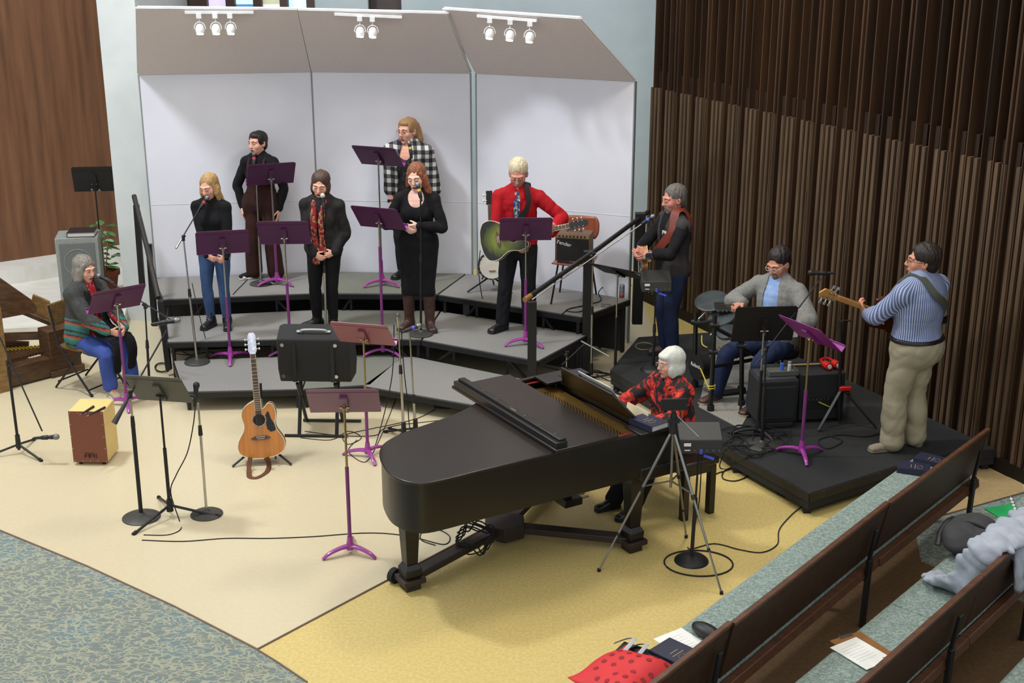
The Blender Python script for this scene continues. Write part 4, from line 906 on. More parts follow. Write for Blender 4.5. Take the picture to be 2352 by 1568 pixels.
for (u,w) in LG:
    e=Vector((u-1.05,w-.75,.085)); b=MB(); b.bar(cI,e,.10,.05); b.box((e.x,e.y,.075),(.17,.17,.04)); ar=b.build('arm',m_dol,dl,bevel=.006)
    d=(e-cI).normalized(); n_=Vector((-d.y,d.x,0)); 
    for sg in((1,) if (u>1.) else (1,)):
        c=e-d*(-.02 if u<1 else .06)+n_*(-.14 if u<1 else (.12 if w<1 else -.12)); c.z=.055; b=MB(); b.cyl(c-n_*.022,c+n_*.022,.055,n=20); b.cyl(c-n_*.03,c+n_*.03,.02); b.bar(c+n_*.03,e,.02,.03); b.build('wheel',m_rub,ar)
    b=MB(); b.box((e.x,e.y,.02),(.11,.11,.04)); b.build('foot',m_dol,ar)
bn=thing('piano_bench','black rectangular piano bench with straight legs','bench',pw(2.55,.70),pa)
b=MB(); b.box((0,0,.46),(.34,.86,.06)); b.build('seat',m_pno,bn,bevel=.012)
b=MB(); b.box((0,0,.40),(.30,.82,.06)); b.build('apron',m_pno,bn)
for i in(-1,1):
    for j in(-1,1): b=MB(); b.bar((i*.13,j*.385,.42),(i*.13,j*.385,0),.055,.055); b.build('leg',m_pno,bn,bevel=.003)
m_navy=mat('navy_cover','23243c',.45,c2='1d1e34',scale=5); m_gilt=mat('gilt','8c7a5a',.5); m_pages=mat('page_edges','c8c6c0',.8)
def book(c,rz,w,d,h,label,cover=m_navy,name='hymnal',lines=True,pages=m_pages,cat='book',group=None):
    t=thing(name,label,cat,c,rz,group); b=MB(); b.box((0,0,.002),(w,d,.004)); b.box((0,0,h-.002),(w,d,.004)); b.box((-w/2+.003,0,h/2),(.006,d,h)); b.build('cover',cover,t,bevel=.0015)
    b=MB(); b.box((.002,0,h/2),(w-.012,d-.012,h-.009)); b.build('pages',pages,t)
    if lines:
        b=MB(); b.box((-.01,.02,h+.0006),(w*.35,.006,.001)); b.box((-.01,-.01,h+.0006),(w*.5,.006,.001)); b.tube([(-.01+.03*math.cos(a),-.045+.02*math.sin(a),h+.0006) for a in np.linspace(0,2*PI,13)[:-1]],.0016,5,closed=True); b.build('gilt_title',m_gilt,t)
    return t
book(pw(1.86,.07,.996),pa+R(8),.17,.235,.045,'thick navy book lying on the piano beside the music desk')
b=MB(True); q=[pw(1.862,.30,1.0),pw(1.862,.75,1.0),pw(1.675,.72,1.25),pw(1.675,.30,1.25)]; b.add(q+[p+Vector((.003,.001,.002)) for p in q],[(0,1,2,3),(7,6,5,4),(0,4,5,1),(1,5,6,2),(2,6,7,3),(3,7,4,0)]); tag(b.build('sheet_music',m_paper),'white sheet music standing on the piano\'s music desk','sheet music')
b=MB(); 
b.T=Matrix.Translation(pw(1.89,.26,1.0))@Matrix.Rotation(pa,4,'Z')@Matrix.Rotation(R(14),4,'Y'); b.box((0,0,.03),(.01,.26,.07)); tag(b.build('songbook',mat('paper_cream','cdbf9f',.8)),'cream open songbook edge beside the navy book on the piano','book')
# ---------------------------------------------------------------- guitars
m_spr=mat('guitar_spruce','c07a2e',.3,c2='b06c26',scale=2,stretch=(30,1,1),detail=3,spec=.5,coat=.3); m_gside=mat('guitar_side','5a2c18',.3,c2='47220f',scale=4,stretch=(1,1,6)); m_bind=mat('binding_cream','d8cfae',.4)
m_neck=mat('neck_wood','8a5f38',.4,c2='7a5230',scale=6); m_fb=mat('rosewood','5a3f30',.5,c2='4a3327',scale=8); m_nick=mat('nickel','c4c4c0',.25,metal=1.)
def gbody(wl,ww,wu,L,cut=False,n=14):
    pts=[]; K=[(0,.0),(.02,.55),(.10,.92),(.22,1.0),(.34,.93),(.50,'w'),(.60,'w2'),(.74,'u'),(.86,'u9'),(.95,'u6'),(1.0,0)]
    v={'w':ww/wl*1.06,'w2':ww/wl,'u':wu/wl,'u9':wu/wl*.93,'u6':wu/wl*.6}
    z=[k[0]*L for k in K]; x=[(v[k[1]] if isinstance(k[1],str) else k[1])*wl/2 for k in K]
    x[-1]=.03
    t=np.linspace(0,len(K)-1,60); xs=np.interp(t,range(len(K)),x); zs=np.interp(t,range(len(K)),z)
    for _ in range(4): xs[1:-1]=(xs[:-2]+xs[2:]+2*xs[1:-1])/4; zs[1:-1]=(zs[:-2]+zs[2:]+2*zs[1:-1])/4
    Lf=[(-a,b) for a,b in zip(xs,zs)]; Rt=[]
    for a,b in zip(xs,zs):
        if cut and b>L*.84: continue
        Rt.append((a,b))
    if cut: x0=Rt[-1][0]; Rt+=[(x0-.006,L*.885),(x0-.022,L*.93),(x0-.045,L*.945),(x0-.066,L*.925),(x0-.078,L*.885),(.038,L*.855),(.03,L*.86),(.029,L)]
    return Rt+Lf[::-1]
def guitar(t,M,topm,sidem,cut=True,pick=True,D=.105,headm=None,burst=None,strings=True,fing=True):
    poly=gbody(.405,.255,.295,.50,cut)
    Q=M@Matrix(((1,0,0,0),(0,0,-1,0),(0,1,0,0),(0,0,0,1)))   # poly (x,z), extrude along -y
    b=MB(); b.T=Q; b.prism(poly,-D/2,D/2-.004); bd=b.build('body',sidem,t,ang=50)
    b=MB(); b.T=Q; b.prism(poly,D/2-.004,D/2); b.build('soundboard',topm,bd,ang=50)
    b=MB(); b.T=M; b.tube([(p[0],-D/2,p[1]) for p in poly],.0035,6,closed=True); b.tube([(p[0],D/2,p[1]) for p in poly],.003,6,closed=True); b.build('binding',m_bind,bd)
    b=MB(); b.T=M; b.cyl((0,-D/2-.0005,.335),(0,-D/2-.002,.335),.050,n=28); b.build('soundhole',mat('hole_dark','140e0a',.9),bd)
    b=MB(); b.T=M; b.tube([(.058*math.cos(a),-D/2-.001,.335+.058*math.sin(a)) for a in np.linspace(0,2*PI,33)[:-1]],.005,6,closed=True,fl=.4); b.build('rosette',mat('rosette','b9a98a',.5,c2='5a4636',scale=90),bd)
    b=MB(); b.T=M; b.add([(x,-D/2-y,z) for y in(0,.009) for x,z in((-.085,.178),(-.05,.165),(.05,.165),(.085,.178),(.05,.197),(-.05,.197))],[(0,1,2,3,4,5),(11,10,9,8,7,6)]+[(i,6+i,6+(i+1)%6,(i+1)%6) for i in range(6)]); br=b.build('bridge',m_fb,bd)
    b=MB(); b.T=M; b.box((0,-D/2-.010,.190),(.075,.004,.004)); 
    for i in range(6): b.cyl((-.026+.0105*i,-D/2-.009,.175),(-.026+.0105*i,-D/2-.013,.175),.0035)
    b.build('saddle_and_pins',m_bind,br)
    if pick: b=MB(); b.T=M; b.prism([(.05,.36),(.072,.40),(.085,.40),(.10,.34),(.135,.27),(.13,.235),(.09,.225),(.062,.25),(.056,.30)],0,.002,M=Matrix(((1,0,0,0),(0,0,-1,-D/2),(0,1,0,0),(0,0,0,1)))); b.build('pickguard',mat('pickguard_black','121212',.2),bd)
    b=MB(); b.T=M; b.bar((0,-D/2+.022,.47),(0,-D/2+.018,.90),.050,.030,up=(0,1,0)); nk=b.build('neck',m_neck,t,bevel=.008)
    b=MB(); b.T=M; b.add([(x,-D/2-y,z) for y in(-.004,.004) for x,z in((-.028,.385),(.028,.385),(.0215,.90),(-.0215,.90))],[(0,1,2,3),(7,6,5,4),(0,4,5,1),(1,5,6,2),(2,6,7,3),(3,7,4,0)]); b.build('fingerboard',m_fb,nk)
    b=MB(); b.T=M; sc=.70; z0=.90
    for i in range(1,21):
        z=z0-(sc*(1-2**(-i/12.)))
        if z<.40: break
        w=.0215+(z0-z)*.0125; b.box((0,-D/2-.0055,z),(2*w,.003,.0026))
    for q in(-1,1): b.bar((q*.0285,-D/2-.003,.39),(q*.0222,-D/2-.003,.90),.0022,.006)
    b.build('frets',m_bind,nk)
    b=MB(); b.T=M; T=Matrix.Translation((0,-D/2+.003,.90))@Matrix.Rotation(R(-12),4,'X')
    b.T=M@T; b.prism([(-.022,0),(.022,0),(.036,.03),(.034,.16),(.018,.185),(-.018,.185),(-.034,.16),(-.036,.03)],-.007,.007,M=Matrix(((1,0,0,0),(0,0,-1,0),(0,1,0,0),(0,0,0,1)))); hd=b.build('headstock',headm or m_gside,t,bevel=.002)
    for q in(-1,1):
        for j in range(3):
            b=MB(); b.T=M@T; z=.045+.042*j; b.cyl((q*.026,-.012,z),(q*.026,.012,z),.004); b.cyl((q*.03,.010,z),(q*.052,.010,z),.003); b.ell((q*.057,.010,z),(.009,.006,.011)); b.build('tuner',m_nick,hd)
    if strings:
        b=MB(); b.T=M
        for i in range(6): b.cyl((-.026+.0105*i,-D/2-.012,.19),(-.017+.0068*i,-D/2-.007,.90),.0007,n=4)
        b.build('strings',m_nick,nk)
    return bd
ga=thing('acoustic_guitar','honey-coloured acoustic guitar with pearly headstock facing out on the cream floor','guitar',at(606,1062,0),R(7))
Mg=Matrix.Translation((0,-.02,.055))@Matrix.Rotation(R(-3),4,'Y')@Matrix.Rotation(R(-14),4,'X')
guitar(ga,Mg,m_spr,m_gside,headm=mat('pearl_head','d4d6e2',.3,c2='a9adc4',scale=30))
gs=thing('guitar_stand','black folding stand holding the honey-coloured guitar','guitar stand',at(606,1062,0),R(7))
for e in((-.26,-.08,.012),(.24,-.10,.012),(.02,.26,.012)): b=MB(); b.tube([(0,.05,.13),(e[0]*.5,e[1]*.5+.03,.09),e],.010,8,sm=3); b.build('leg',m_blk,gs)
b=MB(); b.cyl((0,.06,.08),(0,.19,.66),.011); b.build('upright',m_blk,gs)
b=MB(); b.tube([(-.11,-.10,.075),(-.10,.045,.07),(0,.07,.10),(.10,.045,.07),(.11,-.10,.075)],.008,8); b.build('cradle',m_rub,gs)
st=tag(MB().tube([at(575,1050,.11)+Vector((0,-.0,0)),at(572,1075,.03),at(574,1096,.008),at(592,1098,.006),at(612,1086,.008),at(618,1068,.03),at(612,1050,.12)],.022,8,sm=5,fl=.16).build('guitar_strap',mat('strap_woven','7a4a22',.8,c2='2b1a12',scale=24,stretch=(1,4,1),kind='wave')),'brown striped guitar strap hanging to the floor under the honey-coloured guitar','strap')
# ---------------------------------------------------------------- slanted amplifier on a stand
m_tolex=mat('amp_black_tolex','1b1b1c',.75,c2='141415',scale=120,bump=.3,bscale=400)
ac=Vector((-1.75,11.25,0)); am=thing('slanted_amplifier','black carpet-covered slanted stage amplifier with grey handle, behind the honey guitar','amplifier',ac+Vector((0,0,.52)),R(-2))
pf=[(-.13,.0),(.16,-.02),(.24,.10),(.10,.47),(-.04,.50),(-.20,.42),(-.20,.14)]
b=MB(); b.T=Matrix(((0,0,1,0),(1,0,0,0),(0,1,0,0),(0,0,0,1))); b.prism(pf,-.32,.32); b.build('cabinet',m_tolex,am,bevel=.012)
b=MB(); b.T=Matrix.Translation((0,-.125,.47))@Matrix.Rotation(R(24),4,'X'); b.tube([(-.12,0,0),(-.10,0,.02),(0,0,.026),(.10,0,.02),(.12,0,0)],.011,8,sm=3,fl=.7); b.box((-.125,0,.003),(.05,.026,.006)); b.box((.125,0,.003),(.05,.026,.006)); b.build('handle',mat('handle_grey','9a9c98',.5),am)
for x,z in((-.27,.37),(.2,.37),(-.27,.08),(.2,.08)): b=MB(); b.cyl((x,-.198,z),(x,-.215,z),.017); b.build('corner_foot',m_nick,am)
sa=thing('amplifier_stand','black tube stand under the slanted amplifier','amplifier stand',ac,R(-2))
for q in(-1,1):
    b=MB(); b.tube([(q*.17,.06,.52),(q*.17,-.16,.02)],.017,8); b.tube([(q*.17,-.12,.50),(q*.17,.20,.02)],.017,8); b.build('leg',m_blk,sa)
    b=MB(); b.bar((q*.17,-.215,.55),(q*.17,-.20,.90),.035,.012,up=(0,1,0)); b.build('support_arm',m_blk,sa)
b=MB(); b.tube([(-.30,-.17,.017),(.27,-.17,.017)],.014,8); b.build('front_bar',m_blk,sa)
b=MB(); b.tube([(-.20,.20,.02),(.34,.20,.02)],.014,8); b.build('rear_bar',m_blk,sa)
# ---------------------------------------------------------------- cajon
m_cj=mat('cajon_birch','dcbf7c',.5,c2='d3b570',scale=3,stretch=(1,1,8)); m_cf=mat('cajon_front_brown','7c4530',.6,c2='703c29',scale=120)
c0=(at(172,1068,0)+at(247,1070,0))/2; cj=thing('cajon','pale birch box drum with brown front plate on the cream floor','cajon',c0,R(-1.5))
b=MB(); b.box((0,.155,.265),(.30,.30,.47)); b.build('box',m_cj,cj,bevel=.01)
b=MB(); b.box((0,.001,.265),(.298,.006,.468)); fp=b.build('front_plate',m_cf,cj,bevel=.006)
for x,y in((-.1,.04),(.1,.04),(-.1,.27),(.1,.27)): b=MB(); b.cyl((x,y,0),(x,y,.032),.016); b.build('rubber_foot',m_rub,cj)
for x in(-.135,-.065,.0,.065,.135):
    for z in(.045,.485): b=MB(); b.cyl((x,-.002,z),(x,-.005,z),.004,n=8); b.build('screw',m_nick,fp)
for x in(-.138,.138):
    for z in(.16,.27,.38): b=MB(); b.cyl((x,-.002,z),(x,-.005,z),.004,n=8); b.build('screw',m_nick,fp)
b=MB()
for x in(-.025,.018): b.tube([(x-.018,-.004,.075),(x-.018,-.004,.10),(x-.012,-.004,.114),(x,-.004,.118),(x+.012,-.004,.114),(x+.018,-.004,.10),(x+.018,-.004,.075)],.0045,6)
b.tube([(-.043,-.004,.092),(.036,-.004,.092)],.003,6); b.tube([(.055,-.004,.075),(.055,-.004,.112)],.004,6); b.build('emblem',mat('emblem_dark','2e1a14',.6),fp)
for i,(a0,a1) in enumerate((((187,951),(215,934)),((204,954),(241,936)))):
    p,q=at(*a0,.507),at(*a1,.507); t=thing('percussion_stick',['left of two black tapered sticks lying on the birch box drum','right of two black tapered sticks lying on the birch box drum'][i],'stick',p,0); b=MB(True); b.cyl(p+Vector((0,0,.003)),q+Vector((0,0,.003)),.006,.011); b.build('shaft',m_blk2,t)
    b=MB(True); b.cyl(p+Vector((0,0,.003)),p+Vector((0,0,.003))-(q-p)*.14,.004,.002); b.build('tip',m_nick,t)
# ---------------------------------------------------------------- organ console, speaker, binder, plant
m_org=mat('organ_oak_dark','553820',.4,c2='3d2716',scale=3,stretch=(3,3,12),detail=6,coat=.15); m_orgl=mat('organ_oak_light','8a6a3c',.4,c2='735631',scale=3,stretch=(3,3,10))
og=thing('organ_console','dark oak organ console with a yellow-keyed pedalboard at the left edge','organ',(-4.9,12.7,0))
def slabp(name,P,z0,z1,m,par=og): b=MB(True); b.prism(P,z0,z1); return b.build(name,m,par,bevel=.006)
r0,r1=at(122,868,0),at(190,850,0); dv=(r1-r0).normalized(); bk=Vector((-dv.y,dv.x,0)); 
def Qd(a,c,dep): return [tuple(a[:2]),tuple(c[:2]),tuple((c+bk*dep)[:2]),tuple((a+bk*dep)[:2])]
slabp('right_pedestal',Qd(r0,r1,.22),0.06,.49,m_org); slabp('right_plinth',Qd(r0-dv*.02-bk*.02,r1+dv*.02-bk*.02,.28),0,.07,m_org)
l1=r0-dv*.47; l0=l1-dv*.25
slabp('left_pedestal',Qd(l0-bk*.05,l1-bk*.05,.28),0,.88,m_orgl)
slabp('front_sill',Qd(l1,r0,.14),0.02,.22,m_org); slabp('pedal_well',Qd(l1+bk*.14,r0+bk*.14,.75),.02,.10,m_org)
b=MB(True); b.bar(l1+bk*.55+Vector((0,0,.42)),r0+dv*.1+bk*.24+Vector((0,0,.38)),.06,.07); b.bar(l1+bk*.80+Vector((0,0,.30)),r0+bk*.45+Vector((0,0,.24)),.05,.09); b.build('stretcher_rail',m_org,og)
for i in range(18):
    f=i/17.; p=l1+dv*(.02+.54*f)+bk*(.16); q=p+bk*(.52-.16*math.sin(f*PI)*0-.34*f)
    b=MB(True); b.bar(p+Vector((0,0,.235)),q+Vector((0,0,.235)),.020,.022); k_=b.build('pedal_key',m_org,og)
    b=MB(True); b.bar(q-bk*.10+Vector((0,0,.250)),q+Vector((0,0,.250)),.018,.012); b.build('yellow_tip',mat('pedal_yellow','d3b13a',.4),k_)
a=atY(-40,618,12.7); 
b=MB(True); P_=[atY(-60,612,12.75),atY(0,637,12.75),atY(73,688,12.75),atY(86,706,12.75),atY(84,717,12.75),atY(-60,744,12.75)]
dp=bk*.5; b.add(P_+[p+dp for p in P_],[(0,1,2,3,4,5),(11,10,9,8,7,6)]+[(i,6+i,6+(i+1)%6,(i+1)%6) for i in range(6)]); b.build('keydesk_cheek',m_org,og,bevel=.006)
b=MB(True); P_=[atY(75,676,13.0),atY(112,692,13.0),atY(128,742,13.0),atY(66,716,13.0)]; b.add(P_+[p+Vector((.0,.03,.0)) for p in P_],[(0,1,2,3),(7,6,5,4)]+[(i,4+i,4+(i+1)%4,(i+1)%4) for i in range(4)]); b.build('slanted_side_panel',m_orgl,og,bevel=.004)
b=MB(True); b.bar(atY(50,714,13.0),atY(132,748,12.95),.05,.05); b.build('lower_rail',m_org,og,bevel=.005)
m_spk=mat('cabinet_grey','8d908c',.7,c2='858883',scale=30); m_grl=mat('grille_cloth_grey','6c706e',.9,c2='626664',scale=120)
sb=at(208,700,.15); sk=thing('speaker_cabinet','tall grey loudspeaker cabinet with a binder on top, before the brown wall','loudspeaker',(-4.86,14.35,.15),R(12))
b=MB(); b.box((0,.2,.45),(.46,.40,.90)); b.build('housing',m_spk,sk,bevel=.008)
b=MB(); b.box((.0,-.004,.52),(.38,.012,.64)); b.build('grille',m_grl,sk,bevel=.004)
b=MB(); b.tube([(.15*math.cos(q),-.011,.62+.15*math.sin(q)) for q in np.linspace(0,2*PI,25)[:-1]],.004,6,closed=True); b.build('cone_ring',m_spk,sk)
b=MB(); b.box((.13,-.012,.24),(.05,.004,.035)); b.build('badge',m_blk2,sk)
bd=book(Vector((-4.83,14.50,1.055)),R(8),.30,.27,.05,'thick black ring binder with white pages on the grey speaker cabinet',cover=mat('binder_black','26262c',.4),name='ring_binder',lines=False,cat='binder')
m_tc=mat('terracotta','8a4a30',.8,c2='7c4029',scale=10); m_leaf=mat('leaf_green','5f8f4a',.45,c2='3f7034',scale=12); m_leafv=mat('leaf_pale','a9c4a4',.45,c2='6f9a72',scale=14)
pl=thing('potted_plant','leafy green plant in a terracotta pot between the grey cabinet and the pier','plant',(-4.78,15.0,.15))
b=MB(); b.lathe([(.0,.0),(.15,.0),(.16,.03),(.0,.03)]); b.build('saucer',m_tc,pl)
b=MB(); b.lathe([(.10,.02),(.15,.30),(.17,.30),(.17,.36),(.15,.36),(.14,.32),(0,.32)]); b.build('pot',m_tc,pl)
b=MB(); 
for x,y,h in((0,0,.75),(.03,.02,.6),(-.03,.01,.5)): b.tube([(0,0,.3),(x,y,.5),(x*2.5,y,.3+h*.75)],.007,6,sm=2)
b.build('stems',mat('stem','8a7a50',.7),pl)
rr=random.Random(4)
for i in range(30):
    a=rr.uniform(0,2*PI); h=rr.uniform(.36,.92); r=rr.uniform(.02,.08); L=rr.uniform(.10,.17); d=Vector((math.cos(a),math.sin(a),rr.uniform(-.2,.7))).normalized(); p=Vector((math.cos(a)*r,math.sin(a)*r,h)); s_=d.cross(Vector((0,0,1))).normalized()*L*.30; up=Vector((0,0,.02))
    b=MB(); b.add([p,p+d*L*.3+s_,p+d*L*.3-s_,p+d*L*.7+s_*.8-up,p+d*L*.7-s_*.8-up,p+d*L-up*2,p+d*L*.35+up*.6,p+d*L*.7],[(0,1,6),(0,6,2),(1,3,7,6),(6,7,4,2),(3,5,7),(7,5,4)]); b.build('leaf',m_leafv if i%4==0 else m_leaf,pl)
# ---------------------------------------------------------------- chair of the seated woman
fc=thing('folding_chair','black metal folding chair with patterned fabric back, under the seated woman','chair',(-4.22,12.42,0),R(62))
m_fab=mat('chair_fabric','7a5a2c',.9,c2='4f3a1c',scale=60)
for q in(-1,1):
    b=MB(); b.tube([(q*.22,-.24,0.012),(q*.22,.14,.48),(q*.20,.24,.86)],.011,8); b.build('front_leg',m_blk,fc)
    b=MB(); b.tube([(q*.20,.26,.012),(q*.20,-.14,.44)],.011,8); b.build('rear_leg',m_blk,fc)
    b=MB(); b.cyl((q*.22,-.245,.0),(q*.22,-.235,.03),.015); b.build('rubber_tip',m_rub,fc)
b=MB(); b.tube([(-.22,-.20,.06),(.22,-.20,.06)],.008,6); b.tube([(-.2,.22,.08),(.2,.22,.08)],.008,6); b.build('cross_bar',m_blk,fc)
b=MB(); b.box((0,-.02,.45),(.40,.40,.035)); b.build('seat',m_fab,fc,bevel=.012)
b=MB(); b.box((0,.235,.76),(.42,.03,.22),M=Matrix.Rotation(R(-12),3,'X')); b.build('backrest',m_fab,fc,bevel=.014)
# ---------------------------------------------------------------- brown amp on wooden chair, banjo, can
m_ply2=mat('chair_plywood','8a4526',.35,c2='7a3b1f',scale=2,stretch=(10,1,1),coat=.3)
cc=at(1318,672,.6); cc=Vector((.66,13.45,.6)); wc=thing('school_chair','brown moulded plywood chair with thin black legs carrying the brown amplifier','chair',cc,R(-12))
for x,y in((-.20,-.20),(.20,-.20),(-.19,.22),(.19,.22)): b=MB(); b.tube([(x*1.05,y*1.1,.0),(x*.75,y*.8,.42)],.010,8); b.build('leg',m_blk,wc)
def seatf(u,v): x=(u-.5)*.42; y=(v-.5)*.42; return Vector((x,y,.435-.02*math.cos((u-.5)*2.4)+(.012 if v<.1 else 0)))
b=MB(); b.grid(seatf,10,8); b.build('seat',m_ply2,wc,solid=.014)
def backf(u,v): x=(u-.5)*.44*(1-.18*abs(2*v-1)**3); return Vector((x,.22+.05*v-.05*(1-math.cos((u-.5)*2.2)),.62+.23*v))
b=MB(); b.grid(backf,12,8); b.build('backrest',m_ply2,wc,solid=.012)
b=MB(); b.tube([(-.1,.16,.43),(-.1,.24,.52),(-.1,.26,.72)],.009,6,sm=3); b.tube([(.1,.16,.43),(.1,.24,.52),(.1,.26,.72)],.009,6,sm=3); b.build('back_support',m_blk,wc)
m_brn=mat('amp_brown_tolex','6b5140',.6,c2='5f4738',scale=80)
fa=thing('guitar_amplifier','small brown and black guitar amplifier standing on the plywood chair','amplifier',cc+Vector((-.01,-.04,.45)),R(-12))
b=MB(); b.box((0,.0,.15),(.375,.19,.30)); b.build('cabinet',m_brn,fa,bevel=.008)
b=MB(); b.box((0,-.098,.125),(.335,.012,.225)); gr=b.build('grille',mat('amp_grille_black','1a1817',.9,c2='232120',scale=150),fa)
b=MB(); b.box((0,-.097,.27),(.335,.012,.04)); cp=b.build('control_panel',mat('panel_tan','8f7a5c',.4),fa)
for i in range(8): b=MB(); b.cyl((-.14+.038*i,-.102,.27),(-.14+.038*i,-.118,.27),.009); b.build('knob',m_blk2,cp)
text('lettering','Fender',.055,m_paper,gr,Matrix.Translation((-.09,-.106,.19))@Matrix.Rotation(R(12),4,'Y')@Matrix.Rotation(PI/2,4,'X')@Matrix.Shear('XZ',4,(0,0)))
b=MB(); b.tube([(-.08,.0,.30),(-.06,.0,.318),(.06,.0,.318),(.08,.0,.30)],.008,6); b.build('handle',m_blk2,fa)
bj=thing('banjo','white-headed banjo standing behind the man in the red shirt','banjo',Vector((-.22,13.78,.6)),R(10))
Mb=Matrix.Translation((0,0,.28))@Matrix.Rotation(R(-12),4,'X')
b=MB(); b.T=Mb; b.cyl((0,-.035,0),(0,.035,0),.15,n=36); b.build('rim',m_blk2,bj)
b=MB(); b.T=Mb; b.cyl((0,-.036,0),(0,-.04,0),.136,n=36); hd=b.build('drum_head',mat('banjo_skin','d8d3c8',.6),bj)
for i in range(20): a=2*PI*i/20; b=MB(); b.T=Mb; b.box((.145*math.cos(a),-.03,.145*math.sin(a)),(.012,.04,.012)); b.build('tension_hook',m_nick,bj)
b=MB(); b.T=Mb; b.box((0,-.045,-.05),(.07,.012,.008)); b.build('bridge',m_neck,hd)
b=MB(); b.T=Mb; b.bar((0,-.03,.14),(0,-.03,.66),.042,.025,up=(0,1,0)); nk=b.build('neck',m_fb,bj,bevel=.006)
b=MB(); b.T=Mb; b.box((0,-.02,.73),(.07,.016,.15)); hh=b.build('headstock',m_blk2,bj,bevel=.006)
for q in(-1,1):
    for j in(0,1): b=MB(); b.T=Mb; b.cyl((q*.03,-.02,.70+.06*j),(q*.06,-.02,.70+.06*j),.008); b.ell((q*.062,-.02,.70+.06*j),(.012,.008,.016)); b.build('tuner',m_bind,hh)
bs=thing('banjo_stand','black floor stand under the banjo','instrument stand',Vector((-.22,13.78,.6)),0)
for e in((-.26,-.08,.012),(.22,-.12,.012),(.02,.22,.012)): b=MB(); b.tube([(0,.05,.16),e],.010,8); b.build('leg',m_blk,bs)
b=MB(); b.tube([(-.1,-.09,.16),(-.09,.03,.15),(.09,.03,.15),(.1,-.09,.16)],.008,6); b.cyl((0,.05,.14),(0,.09,.42),.010); b.build('cradle',m_blk,bs)
cn=thing('drink_can','tall silver drink can with a red foot on the top riser\'s corner','can',at(1428,683,.6)); 
b=MB(); b.lathe([(.024,0),(.029,.01),(.029,.13),(.023,.145),(.0,.145)],n=20); b.build('can_body',mat('can_silver','b4b4b8',.3,metal=.6,c2='8c8c94',scale=30),cn)
b=MB(); b.lathe([(.0295,.004),(.0295,.03),(.029,.0301)],n=20); b.build('red_band',mat('can_red','b02a24',.4),cn)
gl=thing('eyeglasses','folded black eyeglasses on the top riser near the drink can','glasses',at(1393,704,.602)); b=MB()
for q in(-.03,.03): b.tube([(q+.024*math.cos(a),.02*math.sin(a),.004) for a in np.linspace(0,2*PI,13)[:-1]],.002,5,closed=True)
b.tube([(-.055,0,.004),(-.05,.07,.006),(.05,.06,.006)],.002,5); b.tube([(.055,0,.006),(.05,.06,.008),(-.05,.075,.008)],.002,5); b.build('frame',m_blk2,gl)
# ---------------------------------------------------------------- phone tripod
tp=thing('camera_tripod','silver telescopic tripod on the gold floor right of the piano','tripod',at(1535,1290,0)); m_alu=mat('tripod_aluminium','8d8d8c',.35,metal=.8)
apx=atY(1546,985,8.70)
for i,(f,kn) in enumerate((((1376,1309),.5),((1657,1361),.5),((1576,1232),.5))):
    e=at(*f,0.01); k1=apx.lerp(e,.42); k2=apx.lerp(e,.74); b=MB(True); b.cyl(apx,k1,.011); l=b.build('leg',m_alu,tp)
    b=MB(True); b.cyl(k1,k2,.009); b.cyl(k2,e,.007); b.build('lower_leg',m_alu,l)
    b=MB(True); b.cyl(k1-(e-apx)*.015,k1+(e-apx)*.015,.015); b.build('clamp',m_blk2,l); b=MB(True); b.cyl(k2-(e-apx)*.01,k2+(e-apx)*.01,.012); b.build('clamp',m_blk2,l)
    b=MB(True); b.cyl(e+Vector((0,0,.012)),e-Vector((0,0,.01)),.013); b.build('rubber_foot',m_rub,l)
    c=apx+Vector((0,0,-.40)); b=MB(True); b.bar(c,apx.lerp(e,.40),.014,.006); b.build('brace',m_alu,tp)
b=MB(True); b.cyl(apx+Vector((0,0,.0)),apx+Vector((0,0,-.45)),.010); b.build('centre_column',m_alu,tp)
b=MB(True); b.cyl(apx+Vector((0,0,-.03)),apx+Vector((0,0,.12)),.03,.022); b.box(apx+Vector((0,0,.07)),(.08,.06,.03)); b.build('head',m_blk2,tp)
b=MB(True); b.cyl(apx+Vector((.02,.02,.10)),apx+Vector((.17,-.10,-.02)),.006); b.build('pan_handle',m_alu,tp)
ph=thing('smartphone','black smartphone held sideways on top of the silver tripod','phone',apx+Vector((0,0,.13)),R(4)); b=MB(); b.box((0,0,.055),(.19,.010,.09)); b.build('case',m_blk2,ph,bevel=.004)
b=MB(); b.box((0,.006,.055),(.178,.002,.08)); b.build('screen',mat('screen_dark','0a0c12',.1),ph)
b=MB(); b.box((.0,-.004,.02),(.03,.03,.07)); b.build('clamp',m_blk2,tp).location=apx+Vector((0,0,.08))-Vector(tp.location)
# ---------------------------------------------------------------- electronic drum kit
dk=thing('electronic_drum_kit','black electronic drum kit on a rack in front of the drummer','drum kit',(1.95,11.9,.2))
m_pad=mat('pad_grey','3c4244',.45,c2='30363a',scale=10); m_rk=mat('rack_black','161617',.35)
def post(bx_,by_,tx,ty,r=.022,name='rack_post'):
    p=at(bx_,by_,.2065); q=atY(tx,ty,p.y); b=MB(True); b.cyl(p,q,r); o=b.build(name,m_rk,dk)
    b=MB(True); b.cyl(p,p+Vector((0,0,.05)),r*1.5); b.build('rubber_foot',m_rub,o); return p,q
A0,A1=post(1596,886,1598,716); B0,B1=post(1632,942,1642,722); C0,C1=post(1703,930,1704,770); D0,D1=post(1793,882,1788,830,.02)
b=MB(True)
for a,c in((A1,B1),(B1,C1),(C1,D1)): b.cyl(a-Vector((0,0,.12)),c-Vector((0,0,.06)),.019)
b.cyl(B0+Vector((0,0,.42)),D0+Vector((0,0,.30)),.018); b.build('cross_tube',m_rk,dk)
